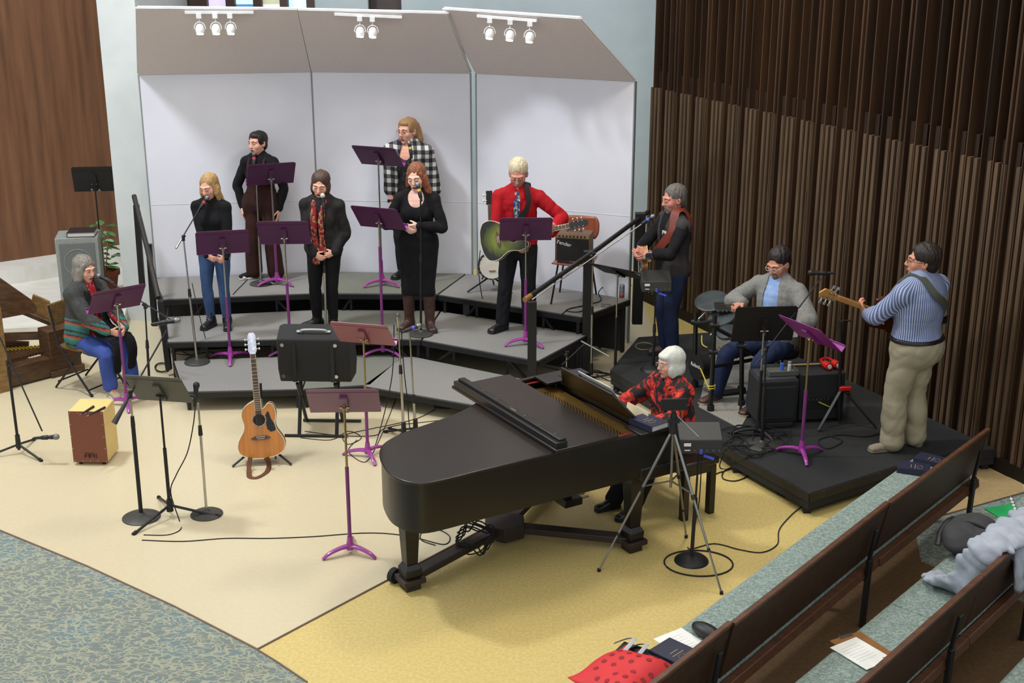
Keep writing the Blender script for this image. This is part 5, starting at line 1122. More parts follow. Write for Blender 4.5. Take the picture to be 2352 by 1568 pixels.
for p in(A1,B1,C1,B1-Vector((0,0,.25))): b=MB(True); b.cyl(p-Vector((.04,0,.1)),p+Vector((.04,0,-.1)),.026); b.build('clamp',m_blk2,dk)
def pad(px,py,Y,r,nrm_,name,th=.02,arm=None):
    c=atY(px,py,Y); d=Vector(nrm_).normalized(); b=MB(True); b.lathe([(0,-th),(r*.97,-th*.6),(r,0),(r*.96,th*.35),(r*.86,th*.45),(0,th*.6)],c,d,28); o=b.build(name,m_pad,dk)
    b=MB(True); b.tube([c+d*.0+Vector((r*math.cos(a)*1,0,0)) for a in (0,.01)],.001,4) if False else b.cyl(c-d*th*.8,c-d*.08,.012); b.build('mount',m_chr,o)
    if arm: b=MB(True); b.cyl(c-d*.06,atY(*arm,Y),.010); b.build('chrome_arm',m_chr,o)
    return o
pad(1634,690,12.25,.165,(-.25,-.35,1),'cymbal_pad',.014,(1592,745)); pad(1658,728,12.05,.14,(-.35,-.3,1),'drum_pad',.03,(1632,770)); pad(1712,750,12.0,.13,(-.2,-.3,1),'drum_pad',.03); pad(1672,762,11.75,.11,(-.3,-.3,1),'drum_pad',.03,(1648,772)); pad(1690,690,12.2,.13,(-.1,-.3,1),'cymbal_pad',.014)
c=atY(1676,706,12.1); b=MB(True); b.box(c,(.28,.14,.03),M=Matrix.Rotation(R(20),3,'X')); md=b.build('drum_module',m_blk2,dk,bevel=.006)
for i in range(7): b=MB(True); q=c+Vector((-.12+.04*i,-.075,-.01)); b.cyl(q,q+Vector((0,-.012,-.004)),.009); b.build('chrome_knob',m_nick,md)
c=at(1622,905,.2)+Vector((.0,.10,.24)); b=MB(True); b.cyl(c,c+Vector((-.1,-.05,.01)),.12,n=28); kp=b.build('kick_pad',m_blk2,dk)
text('lettering','Roland',.05,m_paper,kp,Matrix.Translation(c-Vector(dk.location)+Vector((-.108,-.052,.03)))@Matrix.Rotation(R(-62),4,'Z')@Matrix.Rotation(PI/2,4,'X'))
c=at(1680,905,.2); b=MB(True); b.box((c.x,c.y,.225),(.26,.10,.02),rz=.3); b.box((c.x+.1,c.y+.03,.24),(.05,.09,.05),rz=.3); b.build('pedal',m_blk2,dk,bevel=.005)
b=MB(True); e=MB(True)
yl=mat('yellow_cable','c9b83a',.5); yl2=mat('orange_cable','c08a2a',.5)
e.tube([atY(1612,770,12),atY(1613,790,11.95),atY(1625,798,11.9)],.006,6,sm=4); e.build('yellow_cord',yl,dk)
e=MB(True); e.tube([atY(1636,795,11.8),atY(1637,804,11.8),atY(1660,812,11.8),atY(1693,822,11.8)],.009,6,sm=4); e.tube([atY(1648,796,11.8),atY(1690,818,11.8)],.005,6); e.build('orange_cord',yl2,dk)
e=MB(True); e.tube([B0+Vector((.0,0,.20))+Vector((.03*math.cos(a),.03*math.sin(a),.004*a)) for a in np.linspace(0,4*PI,28)],.005,5); e.tube([B0+Vector((-.02,-.02,.2)),A0+Vector((.0,-.02,.28))],.006,5); e.build('yellow_tie',yl,dk)
stl=thing('drum_stool','black round stool under the drummer','stool',(2.50,11.58,.2)); b=MB(); b.lathe([(.0,.42),(.15,.42),(.16,.45),(.155,.49),(.0,.50)],n=28); b.build('seat',m_blk2,stl)
b=MB(); b.cyl((0,0,.1),(0,0,.43),.018); b.build('post',m_chr,stl)
for k in range(3): a=2*PI*k/3+.4; b=MB(); b.tube([(0,0,.22),(.24*math.cos(a),.24*math.sin(a),.012)],.011,6); b.build('leg',m_chr,stl)
# speakers at the front of the platform
s0=at(1812,1000,.2); sp1=thing('powered_speaker','black box loudspeaker on the platform behind the boom stand','loudspeaker',Vector((2.33,10.80,.2)),R(8))
b=MB(); b.box((0,.17,.25),(.36,.34,.40)); b.box((0,.15,.03),(.30,.30,.06)); b.build('cabinet',m_tolex,sp1,bevel=.02); b=MB(); b.box((0,.0,.24),(.30,.02,.30)); b.build('grille',mat('grille_black','1c1e22',.8,c2='111214',scale=200),sp1,bevel=.006)
b=MB(); b.box((0,.16,.455),(.32,.28,.02)); b.build('top_rim',mat('dark_grey_plastic','333538',.5),sp1,bevel=.01)
bt=thing('plastic_tray','clear tray with small bottles on the black box loudspeaker','tray',Vector((2.36,10.96,.67)),R(8)); b=MB(); b.box((0,0,.006),(.26,.20,.012)); b.box((0,-.1,.02),(.26,.006,.04)); b.box((0,.1,.02),(.26,.006,.04)); b.box((.13,0,.02),(.006,.2,.04)); b.box((-.13,0,.02),(.006,.2,.04)); b.build('tray',mat('tray_grey','55564f',.4),bt)
for x,y,cl in((.02,.02,'3f62c8'),(.07,-.03,'b9bcc0'),(.10,.05,'8f9294')): b=MB(); b.cyl((x,y,.01),(x,y,.075),.016); b.build('bottle',mat('bottle_'+cl,cl,.3),bt)
sp2=thing('bass_amplifier','black bass amplifier with a yellow-marked panel, right of the box loudspeaker','amplifier',Vector((2.74,10.95,.2)),R(8))
b=MB(); b.box((0,.17,.24),(.42,.34,.44)); b.build('cabinet',m_tolex,sp2,bevel=.015); b=MB(); b.box((0,-.004,.19),(.36,.01,.10)); pn_=b.build('control_panel',m_blk2,sp2); b=MB(); b.bar((-.03,-.014,.20),(.07,-.014,.15),.018,.006); b.build('yellow_tab',mat('yellow_tab','d6d23a',.5),pn_)
for i in range(6): b=MB(); b.cyl((-.12+.035*i,-.01,.225),(-.12+.035*i,-.02,.225),.006); b.build('knob',m_nick,pn_)
t=thing('drumstick','pale drumstick lying across the bass amplifier','drumstick',Vector((2.60,11.15,.665)),0); b=MB(); b.tube([(-.19,-.02,.01),(.0,0,.01),(.2,.02,.01)],.008,8,rr=[.005,.008,.008]); b.build('shaft',mat('hickory','c3a064',.5),t); b=MB(); b.ell((-.195,-.02,.01),(.009,.006,.006)); b.build('bead',mat('hickory','c3a064',.5),t)
rd=mat('bright_red','c01a16',.4); t=thing('ear_muffs','red padded headset with two white round ends on the bass amplifier','headset',Vector((2.83,11.08,.665)),R(20))
for q in(-.045,.045): b=MB(); b.cyl((q,-.05,.035),(q,.02,.035),.035); cu=b.build('cup',rd,t); b=MB(); b.cyl((q,-.052,.035),(q,-.057,.035),.02); b.build('white_disc',m_paper,cu)
b=MB(); b.tube([(-.05,.0,.04),(-.04,.10,.05),(.05,.12,.05),(.06,.0,.04)],.015,8,sm=4,fl=.6); b.build('band',rd,t)
pd=thing('effects_pedal','small grey pedal with blue rim on the grey rug','pedal',at(1722,948,.207),R(-12)); b=MB(); b.box((0,0,.02),(.19,.15,.04)); b.build('plate',m_blk2,pd,bevel=.006); b=MB(); b.lathe([(.06,.042),(.07,.05),(.064,.055)],n=24); b.tube([(-.05,0,.05),(.05,0,.05)],.004,5); b.tube([(0,-.05,.05),(0,.05,.05)],.004,5); b.build('blue_ring',mat('pale_blue','6f95a4',.4),pd)
ts=thing('tripod_stand','black tripod stand with a bright red clamp beside the bass player','stand',at(1927,972,.2)); q0=at(1927,972,.2); 
b=MB(True); b.cyl(q0+Vector((0,0,.02)),atY(1931,738,q0.y),.015); b.build('pole',m_blk,ts); b=MB(True); tt=atY(1931,738,q0.y); b.tube([tt,tt+Vector((.03,0,.01)),tt+Vector((.10,0,.005))],.008,6); b.build('hook',m_blk,ts)
for e in((1880,988),(2012,982),(1950,900)): b=MB(True); b.bar(q0+Vector((0,0,.33)),at(*e,.212),.025,.010); b.build('leg',m_blk,ts)
b=MB(True); b.cyl(q0+Vector((0,0,.31)),q0+Vector((0,0,.35)),.03); b.box(q0+Vector((.03,-.01,.335)),(.10,.04,.035)); b.build('red_clamp',rd,ts,bevel=.006)
# ---------------------------------------------------------------- pews
m_cush=carpet_mat('pew_upholstery','8f9d95','86958f','6f7d77',30.,.09,False); 
m_pw=mat('pew_wood_dark','3a281b',.45,c2='2e1f13',scale=2,stretch=(2,12,12),detail=5,spec=.4); m_pt=mat('pew_wood_rail','5a3722',.45,c2='4a2c1a',scale=2,stretch=(2,12,12))
def pew(f0,f1,b0,b1,label,legs=(.12,),group=None):
    f0,f1,b0,b1=[Vector((p[0],p[1],0)) for p in(f0,f1,b0,b1)]
    t=thing('pew',label,'pew',(f0+f1)/2,0,group); L=(f1-f0).length; d=(b1-b0).normalized(); n=Vector((d.y,-d.x,0)); n=n if n.dot(b0-f0)>0 else -n
    dep=(b0-f0).dot(n)
    def sec(x0,pts,z=None): return [x0+n*p[0]+Vector((0,0,p[1])) for p in pts]
    def ext(name,pts,m,par=t,bev=.004,e=0.004,useb=False):
        A,B=(f0+(f1-f0).normalized()*e,f1-(f1-f0).normalized()*e); b=MB(True); P=sec(A,pts); Q=sec(B,pts); k=len(pts); b.add(P+Q,[tuple(range(k)),tuple(range(2*k-1,k-1,-1))]+[(i,k+i,k+(i+1)%k,(i+1)%k) for i in range(k)]); 
        ob=b.build(name,m,par,bevel=bev)
        bm=bmesh.new(); bm.from_mesh(ob.data); bmesh.ops.recalc_face_normals(bm,faces=bm.faces); bm.to_mesh(ob.data); bm.free(); return ob
    ext('seat_cushion',[(0,.40),(.0,.44),(.03,.465),(dep-.10,.455),(dep-.09,.40)],m_cush,bev=.012)
    ext('seat_board',[(.02,.375),(.02,.40),(dep-.09,.40),(dep-.09,.375)],m_pw)
    ext('back_cushion',[(dep-.13,.48),(dep-.045,.80),(dep-.025,.80),(dep-.105,.48)],m_cush)
    bk=ext('back_panel',[(dep-.10,.47),(dep-.022,.842),(dep+.008,.838),(dep-.07,.465)],m_pw)
    ext('top_rail',[(dep-.026,.825),(dep-.022,.85),(dep+.012,.85),(dep+.010,.825)],m_pt,bk)
    ext('book_rail',[(dep-.085,.365),(dep-.08,.425),(dep-.03,.425),(dep-.02,.365)],m_pt)
    for u in legs:
        x0=f0.lerp(f1,u); b=MB(True); b.bar(x0+n*(dep-.02)+Vector((0,0,0)),x0+n*(dep-.01)+Vector((0,0,.50)),.05,.03,up=tuple(n)); b.bar(x0+n*(dep-.015)+Vector((0,0,.49)),x0+n*(dep+.02)+Vector((0,0,.73)),.04,.02,up=tuple(n)); b.bar(x0+n*.08+Vector((0,0,.36)),x0+n*(dep-.01)+Vector((0,0,.36)),.05,.03); b.bar(x0+n*.10+Vector((0,0,0)),x0+n*.10+Vector((0,0,.36)),.05,.03,up=tuple(n)); b.build('leg',m_blk,t,bevel=.004)
    return t,f0,f1,n,dep
F1=[(3.149,9.574),(2.05,8.28),(.784,6.731),(-.10,5.64)]; B1_=[(3.538,9.158),(2.318,7.732),(1.113,6.281),(.30,5.28)]
for i,(lb,lg) in enumerate((('far unit of the front pew, two navy books at its far end',(.10,)),('middle unit of the front pew, empty blue-grey cushion',(.10,)),('near unit of the front pew, with the red bag and papers on it',(.10,)))):
    pew(F1[i],F1[i+1],B1_[i],B1_[i+1],lb,lg)
dr=Vector((.66,.75)).normalized(); nn=Vector((dr.y,-dr.x)); 
fa_=Vector((2.333,7.282)); F2=[fa_+dr*2.3,fa_,fa_-dr*1.75]; B2=[p+nn*.557 for p in F2]
pew(F2[0],F2[1],B2[0],B2[1],'far unit of the second pew, with the backpack and pale jacket on it',(.60,)); pew(F2[1],F2[2],B2[1],B2[2],'near unit of the second pew, with white sheets on its seat',(.18,))
F3=[p+nn*.86 for p in F2]; pew(F3[0],F3[2],[*(F3[0]+nn*.557)],[*(F3[2]+nn*.557)],'third pew, its cushion just cut by the right edge',(.5,))
zc=.462
book(at(2098,1082,zc),R(70),.16,.24,.045,'navy hymnal on the front pew, nearer of the two at its far end')
book(at(2140,1062,zc),R(52),.16,.24,.035,'navy hymnal against the back of the front pew at its far end')
book(at(1556,1508,zc),R(46),.20,.27,.03,'navy book with faint lettering beside the white papers on the front pew')
def sheet(name,label,c,w,d,rz,m=m_paper,h=.003,group=None,parts=True):
    t=thing(name,label,'papers' if name!='clipboard' else 'clipboard',c,rz,group); b=MB(); b.box((0,0,h/2),(w,d,h)); o=b.build('sheet',m,t); 
    if parts:
        b=MB(); 
        for k in range(7): b.box((-.01,d*.32-k*d*.09,h+.0004),(w*.66,.003,.0006))
        b.build('printed_lines',mat('print_grey','c9cacb',.8),o)
    return t
sheet('sheet_music','white printed papers beside the navy book on the front pew',at(1572,1480,zc),.22,.30,R(35))
fo=thing('folder','black folder sticking out from under the red bag','folder',at(1465,1516,zc),R(58)); b=MB(); b.box((0,0,.008),(.24,.30,.016)); b.build('cover',m_blk2,fo,bevel=.004)
sc_=thing('glasses_case','small dark leather case beside the white papers on the front pew','case',at(1622,1462,zc)+Vector((0,0,0)),R(40)); b=MB(); b.ell((0,0,.04),(.055,.11,.04)); b.build('shell',m_blk2,sc_); b=MB(); b.tube([(-.05,-.06,.03),(-.02,-.07,.07),(.03,-.06,.05)],.012,8,sm=4,fl=.5); b.build('strap',mat('strap_brown','5a2a1c',.6),sc_)
m_redb=mat('bag_red','cf2a2e',.7,c2='c4252a',scale=5); m_rdot=mat('bag_print_dark','8d1c22',.8)
bg2=thing('shopping_bag','red reusable bag with dark dots and grey handles on the front pew','bag',at(1440,1560,zc),R(45))
def bagf(u,v): 
    x=(u-.5)*.50; y=(v-.5)*.44; z=.095*(1-abs(2*u-1)**3)*(1-abs(2*v-1)**3)+.012*math.sin(9*u+3*v)+.014*math.sin(7*v)+.015; return Vector((x,y,z))
b=MB(); b.grid(bagf,22,20); bb=b.build('bag_body',m_redb,bg2,ang=60,solid=.004)
for i in range(6):
    for j in range(5):
        if (i+j)%5==4: continue
        u,v=.14+i*.135,.16+j*.16; p=bagf(u,v); q=bagf(u+.03,v); w_=bagf(u,v+.03); n_=(q-p).cross(w_-p).normalized(); b=MB(); b.cyl(p+n_*.0018,p+n_*.0028,.017,n=12); b.build('printed_dot',m_rdot,bb)
for q in(.03,.12): b=MB(); b.tube([(.14,q+.02,.06),(.24,q+.04,.075),(.30,q+.08,.05),(.29,q+.13,.03),(.20,q+.15,.03)],.014,8,sm=5,fl=.2); b.build('handle',mat('webbing_grey','a9adae',.8),bg2)
# second pew
cb=thing('clipboard','brown clipboard under the white sheet on the second pew','clipboard',at(1982,1490,zc),R(28)); b=MB(); b.box((0,0,.003),(.23,.31,.006)); b.build('board',mat('clip_brown','8a5a2a',.5),cb); b=MB(); b.box((0,.145,.010),(.09,.02,.01)); b.build('clip',m_nick,cb)
sheet('paper_sheet','white sheet with grey lines and tiny orange mark on the second pew',at(1978,1500,zc+.008),.215,.28,R(33)); b=MB(); b.box((.07,-.11,.0045),(.015,.015,.001)); b.build('orange_mark',mat('mark_orange','d28a4a',.6),bpy.data.objects['paper_sheet'])
m_bpk=mat('backpack_charcoal','3a3a3c',.8,c2='303032',scale=10,bump=.1); 
F=Field((-.22,-.32,0),(.22,.32,.22),.01); F.ell((0,0,.09),(.17,.25,.085),k=.0); F.ell((0,.12,.10),(.15,.14,.08),k=.03); F.ell((-.04,-.08,.13),(.10,.14,.06),k=.03); F.cut((0,0,.004),(0,0,-1)); F.wr(.010,16,4)
bp_=thing('backpack','charcoal backpack lying on the second pew beside the pale jacket','backpack',at(2222,1258,zc),R(-38)); fobj(F,'bag_body',m_bpk,bp_)
b=MB(); b.tube([(-.15,-.10,.10),(-.05,-.02,.185),(.08,-.0,.18),(.15,.02,.12)],.007,6,sm=5); b.build('zip',m_blk2,bp_); b=MB(); b.tube([(-.12,.18,.12),(-.16,.08,.14),(-.17,-.05,.10),(-.14,-.18,.05)],.02,8,sm=4,fl=.25); b.build('shoulder_strap',m_blk2,bp_)
m_jk=mat('jacket_pale_grey','a3a7b1',.9,c2='9499a4',scale=6,bump=.2,bscale=40)
jc=at(2275,1225,.80); F=Field((1.9,6.4,.25),(3.9,8.5,1.05),.014)
q=[at(2140,1320,.50),at(2195,1345,.55),at(2235,1300,.72),at(2270,1262,.86),at(2320,1225,.86),at(2380,1190,.84)]
F.loft([tuple(p) for p in q[:3]],[.07,.075,.07],[.022,.026,.034],tuple(nn)+(0,),.03,sm=3); F.loft([tuple(p) for p in q[2:]],[.06,.09,.11,.12],[.034,.036,.042,.045],tuple(nn)+(0,),.04,sm=3)
z0=at(2330,1215,.86); F.loft([tuple(z0),tuple(z0+Vector((nn.x*.10,nn.y*.10,-.12))),tuple(z0+Vector((nn.x*.11,nn.y*.11,-.34)))],[.19,.16,.11],[.035,.022,.02],tuple(dr)+(0,),.03,sm=3); F.loft([tuple(z0),tuple(z0-Vector((nn.x*.14,nn.y*.14,.15))),tuple(z0-Vector((nn.x*.26,nn.y*.26,.33)))],[.19,.18,.16],[.035,.03,.04],tuple(dr)+(0,),.03,sm=3)
F.wr(.016,26,6,(1,1,1)); jk=thing('jacket','pale grey jacket draped over the second pew back, one sleeve on the seat','jacket',(0,0,0)); fobj(F,'jacket_cloth',m_jk,jk); b=MB(True); b.tube([q[0],q[0]+Vector((.0,.0,.012)),q[1]],.006,6); b.build('cuff_seam',mat('cuff_grey','9a9da6',.9),jk)
gf=thing('green_folder','bright green folder on the second pew under the silver flute','folder',at(2325,1185,zc),R(20)); b=MB(); b.box((0,0,.010),(.24,.30,.010)); b.build('cover',mat('folder_green','1f9a55',.5,c2='2aa860',scale=6),gf,bevel=.002); b=MB(); b.box((0,-.0,.003),(.235,.30,.006)); b.build('pages',m_paper,gf)
fl=thing('flute','silver flute leaning across the green folder','flute',at(2346,1205,.50),0); b=MB(True); p,q=at(2322,1142,.58),at(2350,1215,.50); b.cyl(p,q,.011); b.build('tube',m_nick,fl)
for i in range(9): c=p.lerp(q,.08+.1*i); b=MB(True); b.cyl(c+Vector((-.008,-.008,.004)),c+Vector((-.012,-.016,.016)),.011); b.build('key',m_nick,fl)
b=MB(True); c=at(2356,1480,zc+.01); 
for i,(px,py) in enumerate(((1921,1366),(2169,1170))):
    c=at(px,py,.30); t=thing('offering_card',['small white card hanging below the middle unit of the front pew','small white card hanging below the far unit of the front pew'][i],'card',c,R(50)); b=MB(); b.box((0,0,0),(.09,.05,.002),M=Matrix.Rotation(R(25),3,'X')); b.build('card',m_paper,t); b=MB(); b.cyl((0,.022,.01),(0,.04,.07),.002); b.build('clip',m_nick,t)
# ---------------------------------------------------------------- cables
def cable(label,pts,r=.0045,m=m_rub,group=None,name='cable'):
    b=MB(); b.tube(pts,r,6,sm=5); return tag(b.build(name,m),label,'cable',group)
def fl_(L,z=.006): return [at(x,y,z) for x,y in L]
cable('thin black cable crossing the cream floor from the tripod stand to the piano tail',fl_([(326,1240),(420,1243),(520,1236),(620,1236),(720,1232),(830,1224),(900,1226),(960,1236),(1020,1250),(1033,1232),(1005,1216),(970,1222),(968,1240),(1000,1252)]))
t0=atY(390,1120,9.55); cable('black cable drooping from the upright black microphone to the tripod music stand',[atY(449,925,9.47),atY(444,975,9.47),atY(430,1040,9.5),atY(405,1090,9.5),atY(392,1130,9.5)]+fl_([(412,1195),(415,1215),(385,1228),(330,1228)]))
cable('long black cable looping over the gold floor from the mixer stand to the platform',[atY(1612,1040,8.75),atY(1606,1150,8.72)]+fl_([(1592,1225),(1582,1260),(1640,1248),(1700,1262),(1750,1268),(1785,1250),(1790,1215),(1820,1180),(1845,1160),(1850,1150),(1800,1140),(1775,1120),(1780,1100),(1830,1100)]))
b=[]; c=at(1600,1300,.006)
cable('black cable coiled around the domed base on the gold floor',[c+Vector((.25*math.cos(a)+.02,.2*math.sin(a)+.05,0)) for a in np.linspace(-2.9,3.3,18)],.006)
c=pw(.72,.62,.115); cable('coil of black cable hanging on the piano dolly',[c+Vector((.13*math.cos(a)+.02*math.sin(3*a),.10*math.sin(a),.02*(i%5)+.05*math.sin(a))) for i,a in enumerate(np.linspace(0,9*PI,60))],.006)
cable('tangle of black cables by the piano bench, left of the platform corner',[at(1720+60*math.cos(a*1.0)+26*math.sin(2.3*a)-22*math.cos(.31*a),1010+24*math.sin(a)+12*math.cos(1.7*a),.215+.012*(i%3)) for i,a in enumerate(np.linspace(0,11*PI,90))],.005)
cable('black cables spilling off the platform edge onto the gold floor',[at(1690,1020,.23),at(1668,1030,.24),at(1660,1048,.12)]+fl_([(1655,1075),(1700,1080),(1720,1090),(1690,1104),(1660,1098),(1668,1078),(1720,1068),(1745,1085),(1800,1088)]),.0055)
cable('second black cable dropping from the platform edge to the gold floor',[at(1730,1040,.22),at(1712,1052,.20),at(1700,1062,.1)]+fl_([(1690,1075),(1655,1084),(1640,1090)]),.0055)
cable('black cable along the platform by the bass player',[at(1900,1000,.208),at(1935,1012,.208),at(1900,1030,.208),at(1880,1010,.208),at(1930,998,.208),at(1990,1002,.208),at(2040,990,.208),at(2100,985,.208)],.005)
for i,(L) in enumerate(([(690,1005),(760,1010),(800,990),(830,1005),(800,1020),(790,1000),(850,985),(900,975),(960,960),(1000,940)],[(700,990),(780,1000),(860,1000),(880,985),(920,975),(950,972),(1010,965)],[(820,1010),(800,1035),(830,1060),(850,1050),(880,990),(915,900)])):
    cable(['black cable looping from the slanted amplifier towards the piano','thin black cable running under the slanted amplifier towards the risers','black cable curling round the reddish music stand\'s foot'][i],fl_(L),.004)
cable('black cable hanging from the tall chrome stand behind the piano tail',[atY(922,760,11.0),atY(928,850,11.05),atY(936,920,11.08),atY(942,985,11.1)]+fl_([(960,1000)]),.0045)
cable('black cable hanging from the chrome stand towards the reddish stand',[atY(905,745,11.0),atY(902,850,11.05),atY(885,940,11.05)]+fl_([(860,1030),(850,1048)]),.0045)
cable('black cable curled beside the risers\' left front corner',[at(372+16*math.cos(a),843+10*math.sin(a),.006+.006*(i%4)) for i,a in enumerate(np.linspace(0,6*PI,40))],.006)
cable('black cable strewn over the top riser below the plywood chair',[at(1290,722,.606)]+[at(x,y,.606) for x,y in((1310,708),(1350,703),(1330,716),(1300,712),(1345,700),(1380,690),(1375,670),(1400,650),(1430,660),(1450,655))],.0055)
cable('black cable hanging from the banjo microphone over the risers',[atY(1103,575,13.6),atY(1100,610,13.5),atY(1102,650,13.45),at(1110,682,.6)+Vector((0,-.05,-.05))],.005)
cable('yellow-green cable looped on the platform beside the grey-haired guitarist',[at(1480+20*math.cos(a),795+8*math.sin(a),.208) for a in np.linspace(0,2.2*PI,16)]+[at(1500,790,.21),atY(1505,700,12.4),atY(1512,670,12.4)],.005,mat('cable_khaki','8f8a55',.6))
cable('black cable behind the straight chrome stand of the blonde singer, on the risers',[atY(441,650,12.6),atY(452,700,12.6),atY(462,740,12.62),at(472,778,.4)+Vector((0,0,.005))],.004)
cable('black cable from the dungarees singer\'s microphone stand across the top riser',[at(x,y,.606) for x,y in((576,632),(560,650),(545,665),(535,676))],.004)
for i,L in enumerate(([(1370,860),(1400,875),(1430,880),(1455,895),(1440,905),(1400,900)],[(1260,830),(1300,838),(1340,850),(1370,850),(1400,862)],[(1365,880),(1395,890),(1420,905),(1460,915),(1475,925)])):
    cable(['black cable looped on the floor between the right handrail and the pianist','black cable under the right handrail behind the piano','thick black cable on the floor behind the pianist\'s music desk'][i],fl_(L),.006 if i<2 else .012)
for i,L in enumerate(([(400,812),(440,815),(480,808),(500,818),(460,822),(420,808)],[(620,820),(660,812),(720,815),(690,822)],[(980,830),(1040,850),(1090,862),(1060,845),(1120,868)])):
    cable(['black cables under the left riser','black cable under the middle riser','black cables under the right riser'][i],fl_(L),.006)
pb_=thing('power_strip','black cable box on the floor in front of the right riser','power box',at(1018,935,0),R(-8)); b=MB(); b.box((0,0,.035),(.16,.10,.07)); b.build('housing',m_blk2,pb_,bevel=.006)
for i in range(4): b=MB(); b.cyl((-.05+.033*i,-.02,.07),(-.05+.033*i,-.02,.085),.01); b.build('socket',m_chr,pb_)
# ---------------------------------------------------------------- clothes
def sm_(name,base,build,rough=.85):
    if name in _mats: return _mats[name]
    m=mat(name,base,rough); N,Lk,P=nodes_of(m); tc=N.new('ShaderNodeTexCoord'); sx=N.new('ShaderNodeSeparateXYZ'); Lk.new(tc.outputs['Object'],sx.inputs[0])
    def M(op,a,b=None,c=None):
        n=N.new('ShaderNodeMath'); n.operation=op
        for i,v in enumerate((a,b,c)):
            if v is None: continue
            if isinstance(v,(int,float)): n.inputs[i].default_value=v
            else: Lk.new(v,n.inputs[i])
        return n.outputs[0]
    def ramp(v,stops,const=True):
        r=N.new('ShaderNodeValToRGB'); r.color_ramp.interpolation='CONSTANT' if const else 'LINEAR'; e=r.color_ramp.elements
        e[0].position=stops[0][0]; e[0].color=lin(stops[0][1])+(1,); e[1].position=stops[1][0]; e[1].color=lin(stops[1][1])+(1,)
        for p,c in stops[2:]: q=e.new(p); q.color=lin(c)+(1,)
        Lk.new(v,r.inputs[0]); return r.outputs[0]
    def noise(sc,det=2,dist=0.,kind='Noise',st=(1,1,1)):
        mp=N.new('ShaderNodeMapping'); mp.inputs['Scale'].default_value=st; Lk.new(tc.outputs['Object'],mp.inputs[0]); n=N.new('ShaderNodeTex'+kind); n.inputs['Scale'].default_value=sc; Lk.new(mp.outputs[0],n.inputs[0])
        if kind=='Noise': n.inputs['Detail'].default_value=det; n.inputs['Distortion'].default_value=dist
        return n.outputs[0]
    def mix(f,a,b):
        n=N.new('ShaderNodeMix'); n.data_type='RGBA'; Lk.new(f,n.inputs[0]); 
        for v,k in((a,6),(b,7)):
            if isinstance(v,str): n.inputs[k].default_value=lin(v)+(1,)
            else: Lk.new(v,n.inputs[k])
        return n.outputs[2]
    Lk.new(build(sx.outputs[0],sx.outputs[1],sx.outputs[2],M,ramp,noise,mix),P.inputs['Base Color']); return m
m_plaid=sm_('plaid_black_white','888888',lambda x,y,z,M,ramp,noise,mix: ramp(M('MULTIPLY',M('ADD',M('GREATER_THAN',M('FRACT',M('MULTIPLY',M('ADD',x,M('MULTIPLY',y,.5)),11)),.5),M('GREATER_THAN',M('FRACT',M('MULTIPLY',z,11)),.5)),.5),[(0,'cfccc6'),(.3,'5e5c5e'),(.8,'161617')]))
m_stripe=sm_('shirt_blue_stripe','666666',lambda x,y,z,M,ramp,noise,mix: ramp(M('FRACT',M('MULTIPLY',M('ARCTAN2',x,y),12)),[(0,'56648c'),(.62,'a9b2c8')]))
m_blouse=sm_('blouse_red_black','666666',lambda x,y,z,M,ramp,noise,mix: ramp(noise(12,3,1.2),[(0,'140a0a'),(.47,'7c1212'),(.53,'b32418'),(.60,'d2452c'),(.66,'3a0d0e')]))
m_redfl=sm_('blouse_red_floral','666666',lambda x,y,z,M,ramp,noise,mix: ramp(noise(38,kind='Voronoi'),[(0,'d9c4bd'),(.18,'b3202c'),(.55,'921824')]))
m_scarf=sm_('scarf_red_print','666666',lambda x,y,z,M,ramp,noise,mix: ramp(noise(34,1,.2),[(0,'1b1410'),(.38,'861514'),(.58,'9f9468'),(.64,'4a5530'),(.69,'7c1413')]))
m_tie=sm_('tie_print','666666',lambda x,y,z,M,ramp,noise,mix: ramp(noise(26,2,.6),[(0,'22285c'),(.42,'3c4a86'),(.52,'7d8c58'),(.60,'c4c8c0'),(.66,'3a2c5a')]))
m_card=sm_('cardigan_bands','666666',lambda x,y,z,M,ramp,noise,mix: mix(M('GREATER_THAN',M('ADD',z,M('MULTIPLY',noise(3),.05)),.80),ramp(M('FRACT',M('ADD',M('MULTIPLY',M('ADD',z,M('MULTIPLY',x,.5)),7),M('MULTIPLY',noise(40),.25))),[(0,'2f6a66'),(.30,'3a7a70'),(.42,'a04a2e'),(.56,'5a2230'),(.66,'2f6a66'),(.86,'2c2c2c')]),ramp(noise(30),[(0,'3a3b3a'),(.5,'333433')])))
m_seq=sm_('tee_black_sequins','666666',lambda x,y,z,M,ramp,noise,mix: ramp(noise(60,kind='Voronoi'),[(0,'c9ccd2'),(.13,'161618')]))
def cm(name,c,c2=None,**k): return mat(name,c,k.pop('rough',.88),c2=c2,scale=k.pop('scale',9),bump=k.pop('bump',.15),bscale=k.pop('bscale',120),sheen=.0,spec=.25,**k)
m_black=cm('cloth_black','17171a','101012'); m_blk_sheer=cm('cloth_sheer_charcoal','2a2727','1d1b1b'); m_jean=cm('denim_blue','41587f','2f4468',scale=4); m_jeand=cm('denim_dark','26314f','1c2540',scale=4); m_jeanb=cm('denim_bright','4257a0','354889',scale=4)
